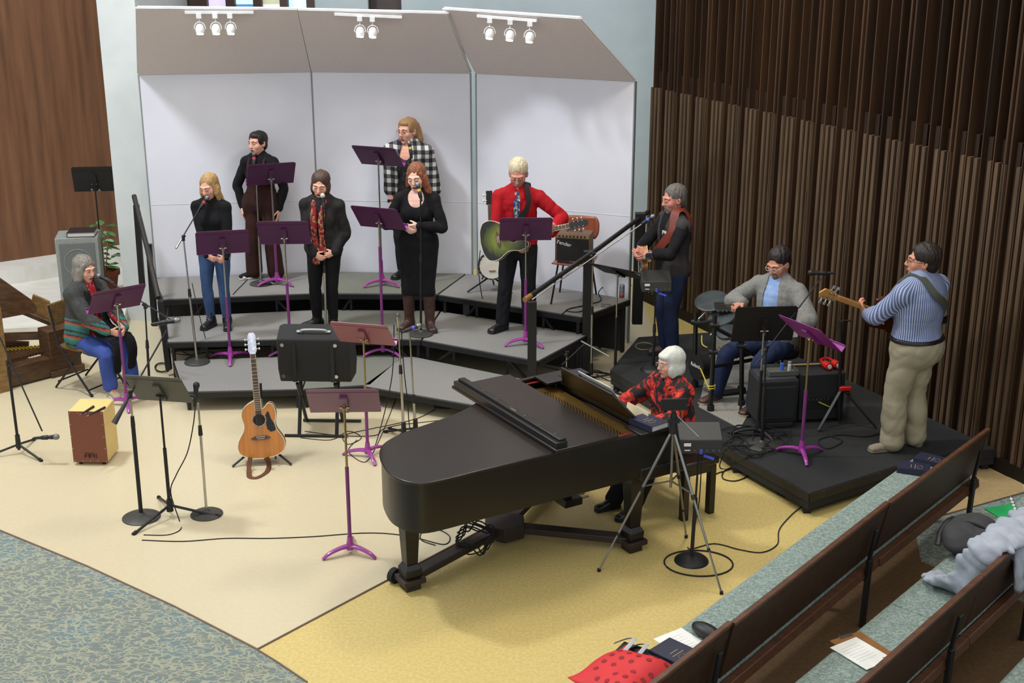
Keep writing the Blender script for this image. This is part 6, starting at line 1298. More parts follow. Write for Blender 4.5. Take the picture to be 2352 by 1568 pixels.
m_dung=cm('corduroy_brown','3a201c','2d1815',scale=6); m_red=cm('shirt_red','b3141f','a0111b',scale=4); m_trou=cm('trousers_charcoal','1e1e22','161619'); m_vest=cm('vest_grey','3f3b3b','35312f'); m_blaz=cm('blazer_grey','84837f','757470',scale=60); m_tee=cm('tee_pale_blue','93add8','86a0cd'); m_khaki=cm('khaki','a39a82','948b74',scale=4); m_leath=mat('leather_black','19191b',.35,spec=.5); m_bleath=mat('leather_brown','4a3028',.45,c2='3a241e',scale=8); m_suede=cm('suede_tan','8f8570','7f7562'); m_white=mat('sneaker_white','d8d6d0',.6); m_snk=cm('sneaker_beige','a89a86','93856f'); m_solew=mat('sole_white','cfccc4',.6); m_soleb=mat('sole_black','151515',.7); m_belt=mat('belt_black','141414',.4)
def hm(n,c,c2): return mat('hair_'+n,c,.5,c2=c2,scale=16,stretch=(7,7,.8),detail=5,ramp=(.35,.7),spec=.4,bump=.35,bscale=26)
def mask(F,zz,ww,front=True,inv=False,x0=0.):
    X=F.ax[0][:,None,None]; Y=F.ax[1][None,:,None]; Z=F.ax[2][None,None,:]; w=np.interp(Z,zz,ww)
    if inv: F.F=np.maximum(F.F,np.abs(X-x0)-w)              # keep only the strip
    else: 
        d=np.minimum(w-np.abs(X-x0),-Y-.0+0*X); d=np.where(w<=0,-1,d); F.F=np.maximum(F.F,d.astype(np.float32))
    return F
def top(f,m,name='shirt',g=.013,sl=.93,hem=None,cuff=None,neck='crew',opn=None,wr=.006,seed=0,cutneck=None,h=.0072,arms=True,f_=34,extra=None,parent=None,flarew=0.):
    F=f.field(h); f.torso(F,g,waist=flarew)
    if extra: extra(F)
    hz=(f.HC[2]-.035*f.h) if hem is None else hem
    F.cut((0,0,hz),(0,0,-1))
    if arms: f.arms(F,g,sl,cuff=cuff)
    if neck=='turtle': F.cone(f.NB-f.ax*.02,f.H((0,.014,-.078)),.070*f.u,(.054 if f.fem else .062)*f.u,k=.02)
    if neck=='collar':
        F.loft([f.NB+f.ax*.0,f.NB+f.ax*.055*f.u+f.fwd*.004],[.080*f.u,.064*f.u],[.068*f.u,.062*f.u],f.side,.012,cap=False)
        F.ell(f.NB+f.fwd*.085*f.u+f.ax*.045*f.u,np.array([.022,.035,.05])*f.u,None,.008,'s')
    if neck=='scoop': F.ell(f.NB+f.fwd*.10*f.u-A3(0,0,.025),np.array([.088,.12,.105])*f.u,None,.01,'s')
    if neck=='none': pass
    F.wr(wr,f_,seed)
    if opn: mask(F,*opn)
    return fobj(F,name,m,parent or f.root)
def pants(f,m,name='trousers',g=.011,end=.97,flare=0.,wz=None,wr=.006,seed=2,bib=None,h=.0075,f_=30):
    F=f.field(h); f.torso(F,g-.003); f.legs(F,g,end=end,flare=flare)
    F.cut((0,0,(f.HC[2]+.075*f.h) if wz is None else wz),(0,0,1)); 
    if bib: mask(F,*bib,inv=True)
    F.wr(wr,f_,seed); return fobj(F,name,m,f.root)
def LP(pos,yaw,px,py,dy=0.):
    w=atY(px,py,pos[1]+dy)-Vector(pos); w=Matrix.Rotation(-R(yaw),3,'Z')@w; return (w.x,w.y,w.z)
FACE=[('e',(0,-.118,-.035),(.070,.075,.108))]
def short(f,m,top_=.0,back=-.03,front=.0,vol=0.,side=.0,wr=.003,face=None):
    return f.hair([('e',(0,.0,.092+top_*.5),(.05,.05,.032)),('e',(0,.030,.050+top_),(.080+vol+side,.098+vol,.086+vol)),('e',(0,.062,.0),(.066+vol,.058+vol,.075))],
        (face or [('e',(0,-.122,-.002),(.068,.078+front,.122),.012)])+[('e',(0,.0,-.155+(-.03-back)*0),(.14,.14,.09+back),.01),('e',(-.085,-.012,-.01),(.03,.026,.04),.008),('e',(.085,-.012,-.01),(.03,.026,.04),.008)],m,wr=wr+.002,f=100,st=(1,1,.7))
def clasp(f,c,drop=0.):
    # both hands folded over each other at c
    f.hand(-1,(.9,-.25,-.30+drop),(-.05,.95,-.1),(.1,-.1,1),[.55,.6,.65,.7]); f.hand(1,(-.9,-.15,-.35+drop),(.05,.95,-.1),(-.1,-.2,1),[.75,.8,.8,.85])
# --- blonde singer
p=at(505,750,.4); p.z=.4; y=-6
wl=LP(p,y,476,592,-.17); wrr=LP(p,y,520,595,-.17)
f=Fig('person with long straight blonde hair, black turtleneck and blue jeans, singing',p,y,1.60,True,wr={-1:wl,1:wrr},head=(-14,16,-3),bulk=.96)
clasp(f,0); f.skinbody(eyes='down',mouth='open',bc='8a6238')
top(f,m_black,'sweater',.016,.95,neck='turtle',cuff=.014,hem=.505*1.63,seed=1); pants(f,m_jean,'jeans',.007,.93,seed=3,g=None or .007) if False else pants(f,m_jean,'jeans',.007,.93,seed=3)
for q in(-1,1):
    s_=f.shoe(q,m_leath,m_soleb,'boot',shaft=.15,sh_r=.046); b=MB(); a=f.ankle[q]; t=f.toe[q]
    for k in range(7): c=a+t*(.052+(.012*max(0,2-k)))+A3(0,0,-.02+.022*k); b.cyl(c-A3(.02,0,0),c+A3(.02,0,0),.0022)
    b.build('laces',mat('lace_grey','8a8a88',.7),s_)
hb=hm('blonde','b3905e','8c6a42')
f.hair([('e',(0,.030,.050),(.083,.100,.088)),('e',(0,.055,-.02),(.080,.066,.10)),('c',(-.066,.01,-.02),(-.088,-.02,-.20),.034,.030),('c',(.066,.02,-.02),(.080,.03,-.16),.034,.028),('c',(-.085,-.03,-.17),(-.075,-.075,-.29),.027,.012),('c',(0,.06,-.05),(0,.075,-.2),.06,.05)],[('e',(0,-.122,-.010),(.056,.082,.124),.012)],hb,wr=.0035,f=80)
f.hair([('c',(-.056,-.022,.075),(-.079,-.022,-.04),.014,.026),('c',(-.079,-.030,-.06),(-.082,-.06,-.25),.020,.014),('c',(.056,-.022,.075),(.079,-.012,-.04),.014,.026),('c',(.079,-.022,-.06),(.090,-.01,-.19),.020,.014)],[],hb,wr=.0025,f=90,name='front_hair')
# --- singer in dungarees
p=at(612,640,.6); y=-14
f=Fig('person with dark tied-back hair in brown dungarees, hands in pockets',p,y,1.65,True,wr={-1:(-.215,-.03,.81),1:(.215,-.03,.81)},pole={-1:(-1,.0,0),1:(1,.2,0)},head=(-20,2,0),stance=.12,bulk=1.06,feet={-1:(-.14,.0),1:(.13,-.02)},toes={-1:(-.75,-.6),1:(.2,-1)})
f.hand(-1,(.1,-.2,-1),(.9,0,0),(0,-1,0),.2); f.hand(1,(-.1,-.2,-1),(-.9,0,0),(0,-1,0),.2); f.skinbody(eyes='open',mouth='open',bc='2c211e')
top(f,m_black,'top',.012,.95,neck='crew',seed=2,cuff=.012)
H_=1.65; def_=([.60*H_,.64*H_,.70*H_,.78*H_],[.4,.155,.115,.095])
F=f.field(.0075); f.torso(F,.020); f.legs(F,.017,end=.96,flare=.032)
for q in(-1,1): F.ell((q*.16,-.02,.84),(.05,.085,.12),k=.05)
F.cut((0,0,.775*H_),(0,0,1)); mask(F,*def_,inv=True); F.wr(.006,15,5); dg=fobj(F,'dungarees',m_dung,f.root)
for q in(-1,1): b=MB(); b.tube([(q*.085,-.122,.76*H_),(q*.088,-.098,.80*H_),(q*.085,-.02,.842*H_),(q*.075,.08,.80*H_)],.014,8,sm=4,fl=.25); b.build('strap',m_dung,dg)
for q in(-1,1): f.shoe(q,cm('canvas_black','1c1c1e'),m_solew,'sneaker',m2=None); 
for q in(-1,1):
    a=f.ankle[q]; t=f.toe[q]; F=Field(a+t*.12-.09,a+t*.12+.09,.005); F.ell(a+t*.125+A3(0,0,-.055),(.045,.05,.028)); F.cut((0,0,.012),(0,0,-1)); fobj(F,'toe_cap',m_white,f.root)
f.hair([('e',(0,.030,.047),(.078,.096,.083)),('e',(0,.108,.03),(.035,.034,.038)),('e',(0,.06,-.02),(.06,.055,.07))],[('e',(0,-.120,-.028),(.068,.070,.112),.012),('e',(-.085,-.012,-.02),(.03,.028,.04),.008),('e',(.085,-.012,-.02),(.03,.028,.04),.008)],hm('black','28201f','1a1414'),wr=.002)
f.hair([('e',(0,-.014,.086),(.066,.066,.042)),('e',(-.064,.004,.045),(.017,.054,.055)),('e',(.064,.004,.045),(.017,.054,.055))],[],_mats['hair_black'],wr=.0015,name='front_hair')
b=MB(); b.tube([tuple(f.NB+f.side*.055+A3(0,0,.03)),tuple(f.NB+f.fwd*.085+A3(0,0,-.045)),tuple(f.NB-f.side*.055+A3(0,0,.03))],.0016,6,sm=6); b.ell(tuple(f.NB+f.fwd*.088+A3(0,0,-.055)),(.007,.004,.010)); b.build('necklace',m_nick,f.root)
# --- singer in the red scarf
p=at(752,752,.4); y=-8
f=Fig('person with brown bobbed hair, sheer black blouse and patterned red scarf, hands clasped',p,y,1.63,True,wr={-1:LP(p,y,722,585,-.17),1:LP(p,y,768,580,-.17)},head=(4,16,6),bulk=1.10,feet={-1:(-.11,.02),1:(.07,-.02)},toes={-1:(-.9,-.55),1:(.1,-1)})
clasp(f,0); f.skinbody(eyes='down',mouth='open',bc='4a352c')
top(f,m_blk_sheer,'blouse',.020,.93,neck='crew',seed=4,cuff=.016,wr=.006,hem=.47*1.63,flarew=.025)
pants(f,m_black,'trousers',.009,.85,seed=6)
for q in(-1,1): f.shoe(q,m_leath,m_soleb,'boot',shaft=.30,sh_r=.060)
F=f.field(.006); zf=f.NB[2]; u=f.u
F.loft([f.NB+A3(-.06,.02,.03),f.NB+A3(-.055,-.05,.02),A3(-.05,-.145,zf-.13),A3(-.045,-.165,zf-.28),A3(-.03,-.150,zf-.45),A3(-.035,-.16,zf-.62)],[.026,.028,.029,.028,.030,.036],[.016]*6,(1,0,0),.01,sm=3)
F.loft([f.NB+A3(.06,.02,.03),f.NB+A3(.055,-.05,.02),A3(.035,-.145,zf-.13),A3(.03,-.165,zf-.28),A3(.035,-.155,zf-.42),A3(.04,-.155,zf-.50)],[.026,.028,.029,.028,.028,.03],[.016]*6,(1,0,0),.01,sm=3)
F.loft([f.NB+A3(-.06,.02,.03),f.NB+A3(0,.065,.035),f.NB+A3(.06,.02,.03)],[.02]*3,[.028]*3,(1,0,0),.01,sm=3); F.wr(.004,30,2); fobj(F,'scarf',m_scarf,f.root)
f.hair([('e',(0,.028,.052),(.088,.102,.090)),('e',(0,.05,-.03),(.090,.075,.075)),('e',(-.062,.0,-.03),(.032,.05,.062)),('e',(.064,.0,-.03),(.034,.05,.066))],[('e',(.006,-.124,-.016),(.060,.084,.122),.012),('e',(0,.0,-.16),(.15,.15,.06),.01)],hm('brown','50392e','392720'),wr=.004)
# --- singer in the checked shirt
p=at(945,636,.6); y=-16
f=Fig('person with glasses, blonde ponytail and black-and-white checked shirt on the top riser',p,y,1.78,True,wr={-1:LP(p,y,900,470,-.08),1:LP(p,y,1003,470,.0)},pole={-1:(-1,.6,0),1:(1,.6,0)},head=(-18,4,0),bulk=1.22,stance=.10,sw=.104)
f.hand(-1,(.05,-.1,-1),(.9,.1,0),(0,-1,0),.45); f.hand(1,(-.05,-.1,-1),(-.9,.1,0),(0,-1,0),.45); f.skinbody(eyes='open',bc='7a5a3c')
top(f,m_seq,'tee',.012,-.4,neck='scoop',seed=3,hem=.50*1.78); pants(f,m_trou,'trousers',.010,.97,seed=5)
top(f,m_plaid,'checked_shirt',.026,.42,neck='collar',seed=6,hem=.44*1.78,opn=([.3,.6*1.78,.75*1.78,.86*1.78],[.09,.085,.07,.045]),wr=.006,cuff=.034,flarew=.02)
for q in(-1,1): f.shoe(q,m_leath,m_soleb,'boot',shaft=.1)
b=MB(); wv=f.w[-1]+nrm(f.el[-1]-f.w[-1])*.03; dd=nrm(f.w[-1]-f.el[-1]); b.cyl(wv-dd*.014,wv+dd*.014,.034,n=16); b.box(tuple(wv+A3(-.033,-.01,0)),(.012,.034,.036)); b.build('watch',m_blk2,f.root)
f.glasses(m_blk2,.0012)
f.hair([('e',(0,.030,.047),(.079,.097,.084)),('e',(.01,.112,.045),(.030,.030,.03)),('c',(.01,.13,.03),(.035,.135,-.10),.034,.036),('c',(.035,.135,-.10),(.05,.10,-.20),.034,.014),('e',(0,.06,-.02),(.058,.05,.06))],[('e',(0,-.120,-.028),(.068,.070,.112),.012),('e',(-.085,-.012,-.02),(.03,.028,.04),.008),('e',(.085,-.012,-.02),(.03,.028,.04),.008)],hm('sandy','a88257','8a6743'),wr=.004)
f.hair([('e',(0,-.014,.086),(.066,.066,.042)),('e',(-.064,.004,.045),(.017,.054,.055)),('e',(.064,.004,.045),(.017,.054,.055))],[],_mats['hair_sandy'],wr=.0015,name='front_hair')
# --- singer in the black dress
p=at(965,752,.4); y=-6
f=Fig('person with curly red hair, black dress and brown boots, hands clasped',p,y,1.71,True,wr={-1:LP(p,y,928,520,-.20),1:LP(p,y,962,518,-.20)},pole={-1:(-1,.5,-.3),1:(1,.5,-.3)},head=(-8,12,-4),bulk=1.14,stance=.10,feet={-1:(-.11,0),1:(.11,-.03)},toes={-1:(-.5,-1),1:(.4,-1)},skin='pale')
f.hand(-1,(.8,-.2,-.5),(.1,.9,-.1),(.4,-.3,.8),[.5,.6,.65,.7]); f.hand(1,(-.9,-.1,-.2),(.05,.95,-.1),(-.1,-.2,1),[.7,.8,.8,.85]); f.skinbody(eyes='down',mouth='open',bc='8a5030')
def sk(F):
    f.legs(F,.012,k=.03); F.loft([f.HC+A3(0,0,.02),A3(0,0,.66),A3(0,-.005,.42)],[.188,.168,.138],[.145,.125,.10],(1,0,0),.04,sm=3)
top(f,m_black,'dress',.011,.97,neck='scoop',seed=7,hem=.37,extra=sk,wr=.004)
for q in(-1,1): f.shoe(q,m_bleath,mat('sole_brown','2a1c16',.6),'boot',shaft=.33,sh_r=.066)
hr=hm('red','8f5638','6b3c27')
f.hair([('c',(-.062,-.035,.05),(-.080,-.025,-.06),.016,.022),('c',(.062,-.035,.05),(.082,-.02,-.06),.016,.024),('e',(0,.030,.050),(.082,.100,.088)),('c',(-.074,.01,-.0),(-.078,.01,-.10),.026,.024),('c',(.074,.01,.0),(.086,.0,-.12),.028,.036),('c',(.086,.0,-.12),(.115,-.02,-.21),.036,.022),('e',(0,.06,-.04),(.072,.058,.10)),('e',(.02,.08,-.15),(.07,.04,.08))],[('e',(0,-.122,-.010),(.057,.082,.122),.012)],hr,wr=.006,f=120,st=(1,1,.9))
for q in(-1,1): b=MB(); b.tube([tuple(f.H((q*.079,.0,-.04))),tuple(f.H((q*.081,.0,-.062)))],.0025,6); b.ell(tuple(f.H((q*.081,0,-.068))),(.006,.004,.008)); b.build('earring',m_brass,f.root)
# --- man in the red shirt with the green guitar
p=at(1192,758,.4); y=-8
f=Fig('person with white hair, glasses, red shirt and printed tie, playing the green guitar',p,y,1.78,False,wr={-1:LP(p,y,1182,560,-.27),1:LP(p,y,1268,536,-.34)},pole={-1:(-1,.3,.1),1:(1,.5,-.4)},head=(2,24,0),bulk=1.0,feet={-1:(-.17,-.02),1:(.10,.03)},toes={-1:(-.6,-.8),1:(.3,-1)},skin='ruddy',lean=(0,-.05))
f.hand(-1,(.8,-.1,-.55),(-.1,.9,.1),(.3,-.1,.8),.6); f.hand(1,(.25,-.5,.75),(-.9,.2,.2),(-.2,-.9,-.2),.9); f.skinbody(eyes='down',bc='b8a890',lips=False)
top(f,m_red,'shirt',.018,.96,neck='collar',seed=8,cuff=.016,wr=.008,hem=.525*1.78)
pants(f,m_trou,'trousers',.014,.98,flare=.012,seed=4,wr=.008)
for q in(-1,1): f.shoe(q,m_leath,m_soleb,'shoe')
b=MB(); T_=[(.93,0,.024),(.75,0,.026),(.55,0,.027),(.36,0,.027),(.26,0,.026)]; Q_=[f.surf(*q) for q in T_]; b.ribbon([Q_[0][0]+A3(0,0,.02)]+[q[0] for q in Q_],[q[1] for q in Q_[:1]+Q_],.062,.006); b.ell(tuple(f.surf(.95,0,.03)[0]+A3(0,0,.012)),(.024,.014,.022)); b.build('tie',m_tie,f.root)
f.glasses(m_nick,.0012)
short(f,hm('white','cdc1a4','b5a888'),top_=.004,vol=.003,front=-.004)
def pt(*a): return A3(*a)
gt=thing('green_guitar','acoustic guitar with green and black burst body held by the man in the red shirt','guitar',(0,0,0),0)
m_burst=sm_('green_burst','666666',lambda x,y,z,M,ramp,noise,mix: ramp(M('ADD',M('SQRT',M('ADD',M('POWER',M('MULTIPLY',x,4.6),2),M('POWER',M('MULTIPLY',M('SUBTRACT',z,.235),3.9),2))),M('MULTIPLY',noise(9,2,0,st=(1,1,6)),.25)),[(0,'76801f'),(.55,'666f1a'),(.95,'1a1c0c'),(1.2,'0f0f0a')],False),.25)
gc=atY(1160,548,p.y-.30); nd=(atY(1312,518,p.y-.38)-gc); nd=Vector(nd).normalized(); fr=Vector((-.12,-.93,.28)); fr=(fr-nd*fr.dot(nd)).normalized(); xx=(-fr).cross(nd).normalized()
Rg=Matrix((( xx.x,-fr.x,nd.x),(xx.y,-fr.y,nd.y),(xx.z,-fr.z,nd.z)))
gt.matrix_basis=Matrix.Translation(gc-nd*.24)@Rg.to_4x4()
guitar(gt,Matrix.Identity(4),m_burst,m_blk2,cut=True,pick=False,headm=m_blk2)
Pm=chain(f.root); W=lambda v: Pm@Vector([float(q) for q in v])
f.strap('guitar_strap',mat('strap_dark','241f1f',.7),[(.10,-70,.07),(.30,-25,.048),(.55,12,.046),(.80,35,.050),('s',.090,.06,.062),('s',.090,-.05,.062),(.8,150,.03),(.4,200,.03),(.1,250,.05)],.055,'dark guitar strap over the shoulder of the man in the red shirt')
# --- grey-haired guitarist
p=at(1537,818,.2); y=-70
f=Fig('person with grey hair and goatee, grey vest over black shirt, playing a guitar in profile',p,y,1.76,False,wr={-1:(.0,-.40,1.12),1:(.10,-.36,1.12)},pole={-1:(-1,.2,-.6),1:(1,.3,-.6)},head=(2,8,0),bulk=1.08,skin='ruddy',stance=.08)
f.hand(-1,(.8,-.3,-.3),(-.1,.8,-.3),(.0,-.4,.9),.8); f.hand(1,(-.45,-.85,.15),(-.5,.2,-.3),(.1,.1,.9),.9); f.skinbody(eyes='down',mouth='open',bc='4d4642',lips=False,beard=('goatee','8d8680'))
top(f,m_black,'shirt',.014,.50,neck='turtle',seed=9,cuff=.022,wr=.006,hem=.53*1.76); top(f,m_vest,'vest',.024,0,arms=False,neck='none',seed=10,opn=([.5,1.0,1.25,1.5],[.008,.01,.03,.075]),hem=.49*1.76,wr=.005)
pants(f,m_jeand,'jeans',.014,.97,flare=.008,seed=7,wr=.006)
for q in(-1,1): f.shoe(q,m_bleath,m_soleb,'shoe')
short(f,hm('grey','77706b','4f4944'),top_=.0,back=.0,vol=.004,side=-.002); f.hair([('e',(0,.085,-.035),(.055,.035,.05))],[],hm('grey','77706b','4f4944'),name='neck_hair')
b=MB(); c=f.HC+(f.NB-f.HC)*.72+f.fwd*.14+f.side*.065; b.box(tuple(c),(.065,.004,.05),M=Matrix.Rotation(R(10),3,'Z')); b.build('name_badge',m_paper,f.root)
Pm=chain(f.root)
f.strap('guitar_strap',mat('strap_redbrown','7a3020',.5,c2='6a281a',scale=6),[(.22,-10,.11),(.42,12,.085),(.62,34,.068),(.82,52,.070),('s',.125,.055,.068),('s',.12,-.055,.066),(.78,140,.06),(.4,190,.04),(.15,240,.04)],.085,'broad red-brown leather strap across the grey-haired guitarist\'s shoulder')
g2=thing('semi_hollow_guitar','wood-edged black guitar held against the chest of the grey-haired guitarist','guitar',(0,0,0),0)
nd=(Pm.to_3x3()@Vector((.90,-.33,.28))).normalized(); fr=(Pm.to_3x3()@Vector((.1,-1,.12))).normalized(); fr=(fr-nd*fr.dot(nd)).normalized(); xx=(-fr).cross(nd).normalized(); gc=W(A3(-.12,-.27,1.03)); g2.matrix_basis=Matrix.Translation(gc-nd*.24)@Matrix(((xx.x,-fr.x,nd.x),(xx.y,-fr.y,nd.y),(xx.z,-fr.z,nd.z))).to_4x4()@Matrix.Scale(.86,4)
guitar(g2,Matrix.Identity(4),m_blk2,mat('guitar_maple_side','b5793f',.35),cut=True,pick=False,D=.06,headm=m_blk2)
# --- drummer
p=Vector((2.42,11.56,.2)); y=-42
f=Fig('person with glasses, grey blazer and pale blue tee, seated at the drums',p,y,1.76,False,seat=.50,wr={-1:LP(p,y,1706,694,-.02),1:(.28,-.34,.82)},pole={-1:(-1,.2,-.5),1:(1,.4,-.4)},head=(-6,20,0),bulk=1.08,feet={-1:(-.34,-.42),1:(.06,-.42)},hips=(0,0),toes={-1:(-.3,-1),1:(.0,-1)},skin='tan')
f.hand(-1,(-.3,-.9,-.2),(.1,-.1,-1),(.9,-.2,0),.9); f.hand(1,(-.4,-.9,-.1),(0,0,-1),(-.9,-.2,0),.9); f.skinbody(eyes='down',bc='2a2220',lips=False,beard=('goatee','6a5a52'))
zb=f.HC[2]; top(f,m_tee,'tee',.012,-.3,neck='crew',seed=11,hem=zb-.05); top(f,m_blaz,'blazer',.026,.93,neck='none',seed=12,hem=zb-.09,opn=([.3,zb,zb+.25,zb+.42,zb+.52],[.14,.10,.075,.075,.06]),cuff=.024,wr=.006)
pants(f,m_jeand,'jeans',.014,.97,flare=.008,seed=8,wr=.006,wz=zb+.08)
for q in(-1,1): f.shoe(q,m_bleath,mat('sole_tan','9a8668',.7),'shoe')
f.glasses(mat('frame_clear','c9c4bc',.3),.0020,w=.023,hh=.014); short(f,hm('dark','2e2421','1c1513'),top_=.010,vol=.003)
ds=thing('drumstick','dark drumstick held in the drummer\'s right hand','drumstick',(0,0,0)); Pm=chain(f.root); b=MB(True); c=W(f.w[-1]+nrm(A3(-.3,-.9,-.2))*.07); dz=(atY(1668,700,c.y-.05)-c).normalized(); b.cyl(c-dz*.08,c+dz*.22,.0065,.004); b.build('shaft',mat('stick_dark','4a3a2a',.5),ds); ds.location=(0,0,0)
# --- bass player
p=at(2078,1030,.2); y=-142
f=Fig('person seen from behind, blue striped shirt, khaki trousers, playing bass',p,y,1.76,False,wr={1:LP(p,y,1990,722,.26),-1:(-.12,-.36,1.10)},pole={1:(1,.1,-.9),-1:(-1,.75,.25)},head=(46,-4,0),bulk=1.42,sw=.108,stance=.10,feet={1:(.12,-.05),-1:(-.13,.0)},toes={1:(.95,-.45),-1:(.1,-1)},skin='tan')
f.hand(1,(.25,-.55,.8),(-.8,.0,.5),(-.3,-.8,-.1),.7); f.hand(-1,(.8,-.1,-.4),(0,.9,0),(.3,0,.9),.5); f.skinbody(eyes='open',bc='2a2220',lips=False)
top(f,m_stripe,'striped_shirt',.020,.93,neck='collar',seed=13,hem=.565*1.76,wr=.008,cuff=.016,f_=16); pants(f,m_khaki,'khaki_trousers',.020,.985,flare=.022,seed=9,wr=.008,wz=.575*1.76,f_=30)
F=f.field(.0075); f.torso(F,.031); F.cut((0,0,.580*1.76),(0,0,1)); F.cut((0,0,.560*1.76),(0,0,-1)); fobj(F,'belt',m_belt,f.root)
for q in(-1,1): f.shoe(q,m_suede,mat('sole_greytan','6f6656',.8),'shoe',len_=.29)
f.glasses(m_blk2,.0016); short(f,hm('dark2','2b211b','1b1410'),top_=.010,vol=.009,side=.002)
bg3=thing('bass_guitar','bass guitar with a long honey-coloured neck pointing left, held by the bass player','guitar',(0,0,0),0)
n0=atY(2012,716,p.y+.36); n1=atY(1922,683,p.y+.16); nd=(n1-n0).normalized(); fr=Vector((-.45,.85,.25)); fr=(fr-nd*fr.dot(nd)).normalized(); xx=(-fr).cross(nd).normalized(); bg3.matrix_basis=Matrix.Translation(n1)@Matrix(((xx.x,-fr.x,nd.x),(xx.y,-fr.y,nd.y),(xx.z,-fr.z,nd.z))).to_4x4()
m_hn=mat('neck_honey','b5823f',.35,c2='a57434',scale=5)
b=MB(); b.bar((0,.0,-.72),(0,.0,0),.048,.028,up=(0,1,0)); nk=b.build('neck',m_hn,bg3,bevel=.009); b=MB(); b.box((0,-.016,-.36),(.05,.004,.72)); b.build('fingerboard',m_fb,nk)
b=MB(); b.prism([(-.022,0),(.022,0),(.045,.05),(.05,.17),(.01,.20),(-.04,.16),(-.04,.05)],-.009,.009,M=Matrix(((1,0,0,0),(0,0,-1,0),(0,1,0,0),(0,0,0,1)))); hh=b.build('headstock',m_hn,bg3,bevel=.003)
for q in(-1,1):
    for j in range(3 if q>0 else 2): z=.05+.05*j; b=MB(); b.cyl((q*.03,.0,z),(q*.065,.012,z),.006); b.box((q*.078,.014,z),(.026,.008,.022)); b.cyl((q*.022,.008,z),(q*.022,.03,z),.010); b.build('tuner',m_nick,hh)
b=MB(); b.prism([(-.03,-.50),(.03,-.50),(.10,-.42),(.14,-.50),(.12,-.66),(.16,-.80),(.10,-.90),(-.10,-.90),(-.16,-.80),(-.12,-.66),(-.15,-.46),(-.10,-.40)],-.02,.02,M=Matrix(((1,0,0,0),(0,0,-1,0),(0,1,0,0),(0,0,0,1)))); b.build('body',m_gside,bg3,bevel=.01)
f.strap('guitar_strap',mat('strap_olive','3f4136',.7),[(.5,20,.06),(.8,40,.065),('s',.12,.05,.072),('s',.10,-.07,.070),(.90,165,.080),(.72,190,.062),(.52,213,.055),(.36,238,.055),(.28,285,.07),(.30,330,.08)],.060,'olive strap crossing the bass player\'s back')
# --- pianist
p=pw(2.57,.67); y=-59
f=Fig('person with white bobbed hair and red and black blouse, seated at the piano',p,y,1.50,True,seat=.475,wr={-1:(-.20,-.46,.80),1:(.20,-.44,.80)},pole={-1:(-1,.2,-.7),1:(1,.2,-.7)},head=(-8,2,0),bulk=1.25,feet={-1:(-.10,-.50),1:(.10,-.46)},toes={-1:(-.1,-1),1:(.1,-1)},slen=.315,lean=(0,-.04))
f.hand(-1,(.1,-1,-.1),(0,.1,-1),(.9,-.1,0),.4); f.hand(1,(-.1,-1,-.1),(0,.1,-1),(-.9,-.1,0),.4); f.skinbody(eyes='open',bc='a09888',lips=False)
zb=f.HC[2]; top(f,m_blouse,'blouse',.024,.92,neck='collar',seed=14,hem=zb-.14,cuff=.03,wr=.008,flarew=.03); pants(f,m_black,'trousers',.016,.97,flare=.01,seed=10,wz=zb+.05)
for q in(-1,1): f.shoe(q,m_leath,m_soleb,'shoe')
f.glasses(m_nick,.0013); f.hair([('e',(0,.028,.054),(.092,.106,.094)),('e',(0,.045,-.03),(.098,.082,.085)),('e',(-.066,.0,-.035),(.034,.055,.068)),('e',(.066,.0,-.035),(.034,.055,.068)),('e',(0,-.055,.075),(.06,.04,.03))],[('e',(0,-.128,-.048),(.064,.076,.100),.012),('e',(0,.0,-.185),(.16,.17,.075),.01)],hm('silver','d2d2c8','bdbdb2'),wr=.003)
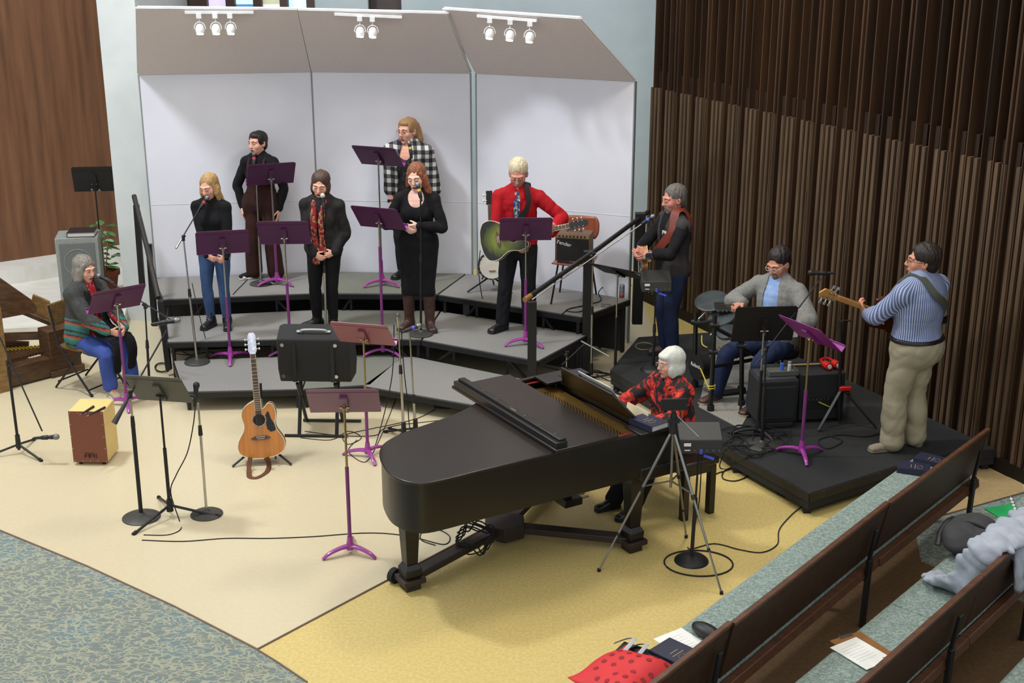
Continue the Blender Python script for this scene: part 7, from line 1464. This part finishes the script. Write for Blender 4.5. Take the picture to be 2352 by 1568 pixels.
# --- seated woman at the left
p=Vector((-4.20,12.40,0)); y=62
f=Fig('seated person with long grey hair, patterned dark cardigan, red floral blouse and bright blue trousers',p,y,1.62,True,seat=.47,wr={-1:(-.08,-.40,.66),1:(.10,-.42,.64)},pole={-1:(-1,.4,-.4),1:(1,.4,-.4)},head=(-4,10,0),bulk=1.22,feet={-1:(-.10,-.36),1:(.14,-.42)},toes={-1:(-.4,-1),1:(.3,-1)},slen=.315,lean=(0,-.05))
f.hand(-1,(.7,-.6,-.3),(-.2,.2,-.8),(.4,-.3,.6),.6); f.hand(1,(-.7,-.5,-.3),(0,.3,-.8),(-.4,-.4,.7),.7); f.skinbody(eyes='open',mouth='open',bc='6a6058',lips=False)
zb=f.HC[2]; top(f,m_redfl,'blouse',.014,.5,neck='crew',seed=15,hem=zb-.05); 
top(f,m_card,'cardigan',.028,.95,neck='none',seed=16,hem=zb-.10,opn=([.3,zb-.05,zb+.2,zb+.42,zb+.55],[.15,.11,.085,.07,.05]),cuff=.02,wr=.007,flarew=.035)
F=f.field(.007)
for q in(-1,1): F.loft([f.NB+A3(q*.06,.02,.03),f.NB+A3(q*.07,-.07,-.02),f.HC+(f.NB-f.HC)*.62+A3(q*.085,-.165,0),f.HC+A3(q*.085,-.20,.14),f.HC+A3(q*.09,-.30,.045),f.HC+A3(q*.10,-.44,.03),f.HC+A3(q*.10,-.50,-.12),f.HC+A3(q*.10,-.47,-.30)],[.028,.03,.032,.036,.045,.05,.05,.045],[.014]*8,(1,0,0),.01,sm=3)
F.wr(.005,24,3); fobj(F,'black_scarf',m_black,f.root)
pants(f,m_jeanb,'trousers',.012,.90,flare=.014,seed=11,wz=zb+.05)
for q in(-1,1): 
    s_=f.shoe(q,m_snk,m_solew,'sneaker'); a=f.ankle[q]; t=f.toe[q]; b=MB()
    for k in range(4): c=a+t*(.06+.022*k)+A3(0,0,.008-.010*k); b.tube([tuple(c-A3(.022,0,0)),tuple(c+A3(0,0,.008)),tuple(c+A3(.022,0,0))],.004,5)
    b.build('orange_laces',mat('lace_orange','d2682c',.6),s_)
b=MB(); b.box(tuple(f.HC+(f.NB-f.HC)*.66+f.fwd*.150+f.side*-.03),(.075,.004,.045),M=Matrix.Rotation(R(-14),3,'X')); b.build('name_badge',m_paper,f.root)
f.hair([('e',(0,.030,.050),(.086,.102,.090)),('e',(0,.055,-.05),(.090,.070,.11)),('c',(-.068,.0,.0),(-.088,-.0,-.16),.032,.040),('c',(.068,.0,.0),(.086,.0,-.15),.030,.038),('c',(-.060,-.04,.06),(-.080,-.03,-.07),.016,.022),('c',(.060,-.04,.06),(.080,-.03,-.07),.016,.022)],[('e',(0,-.126,-.02),(.058,.082,.118),.012),('e',(0,.0,-.25),(.17,.17,.07),.01)],hm('ash','8d857a','625b53'),wr=.005)
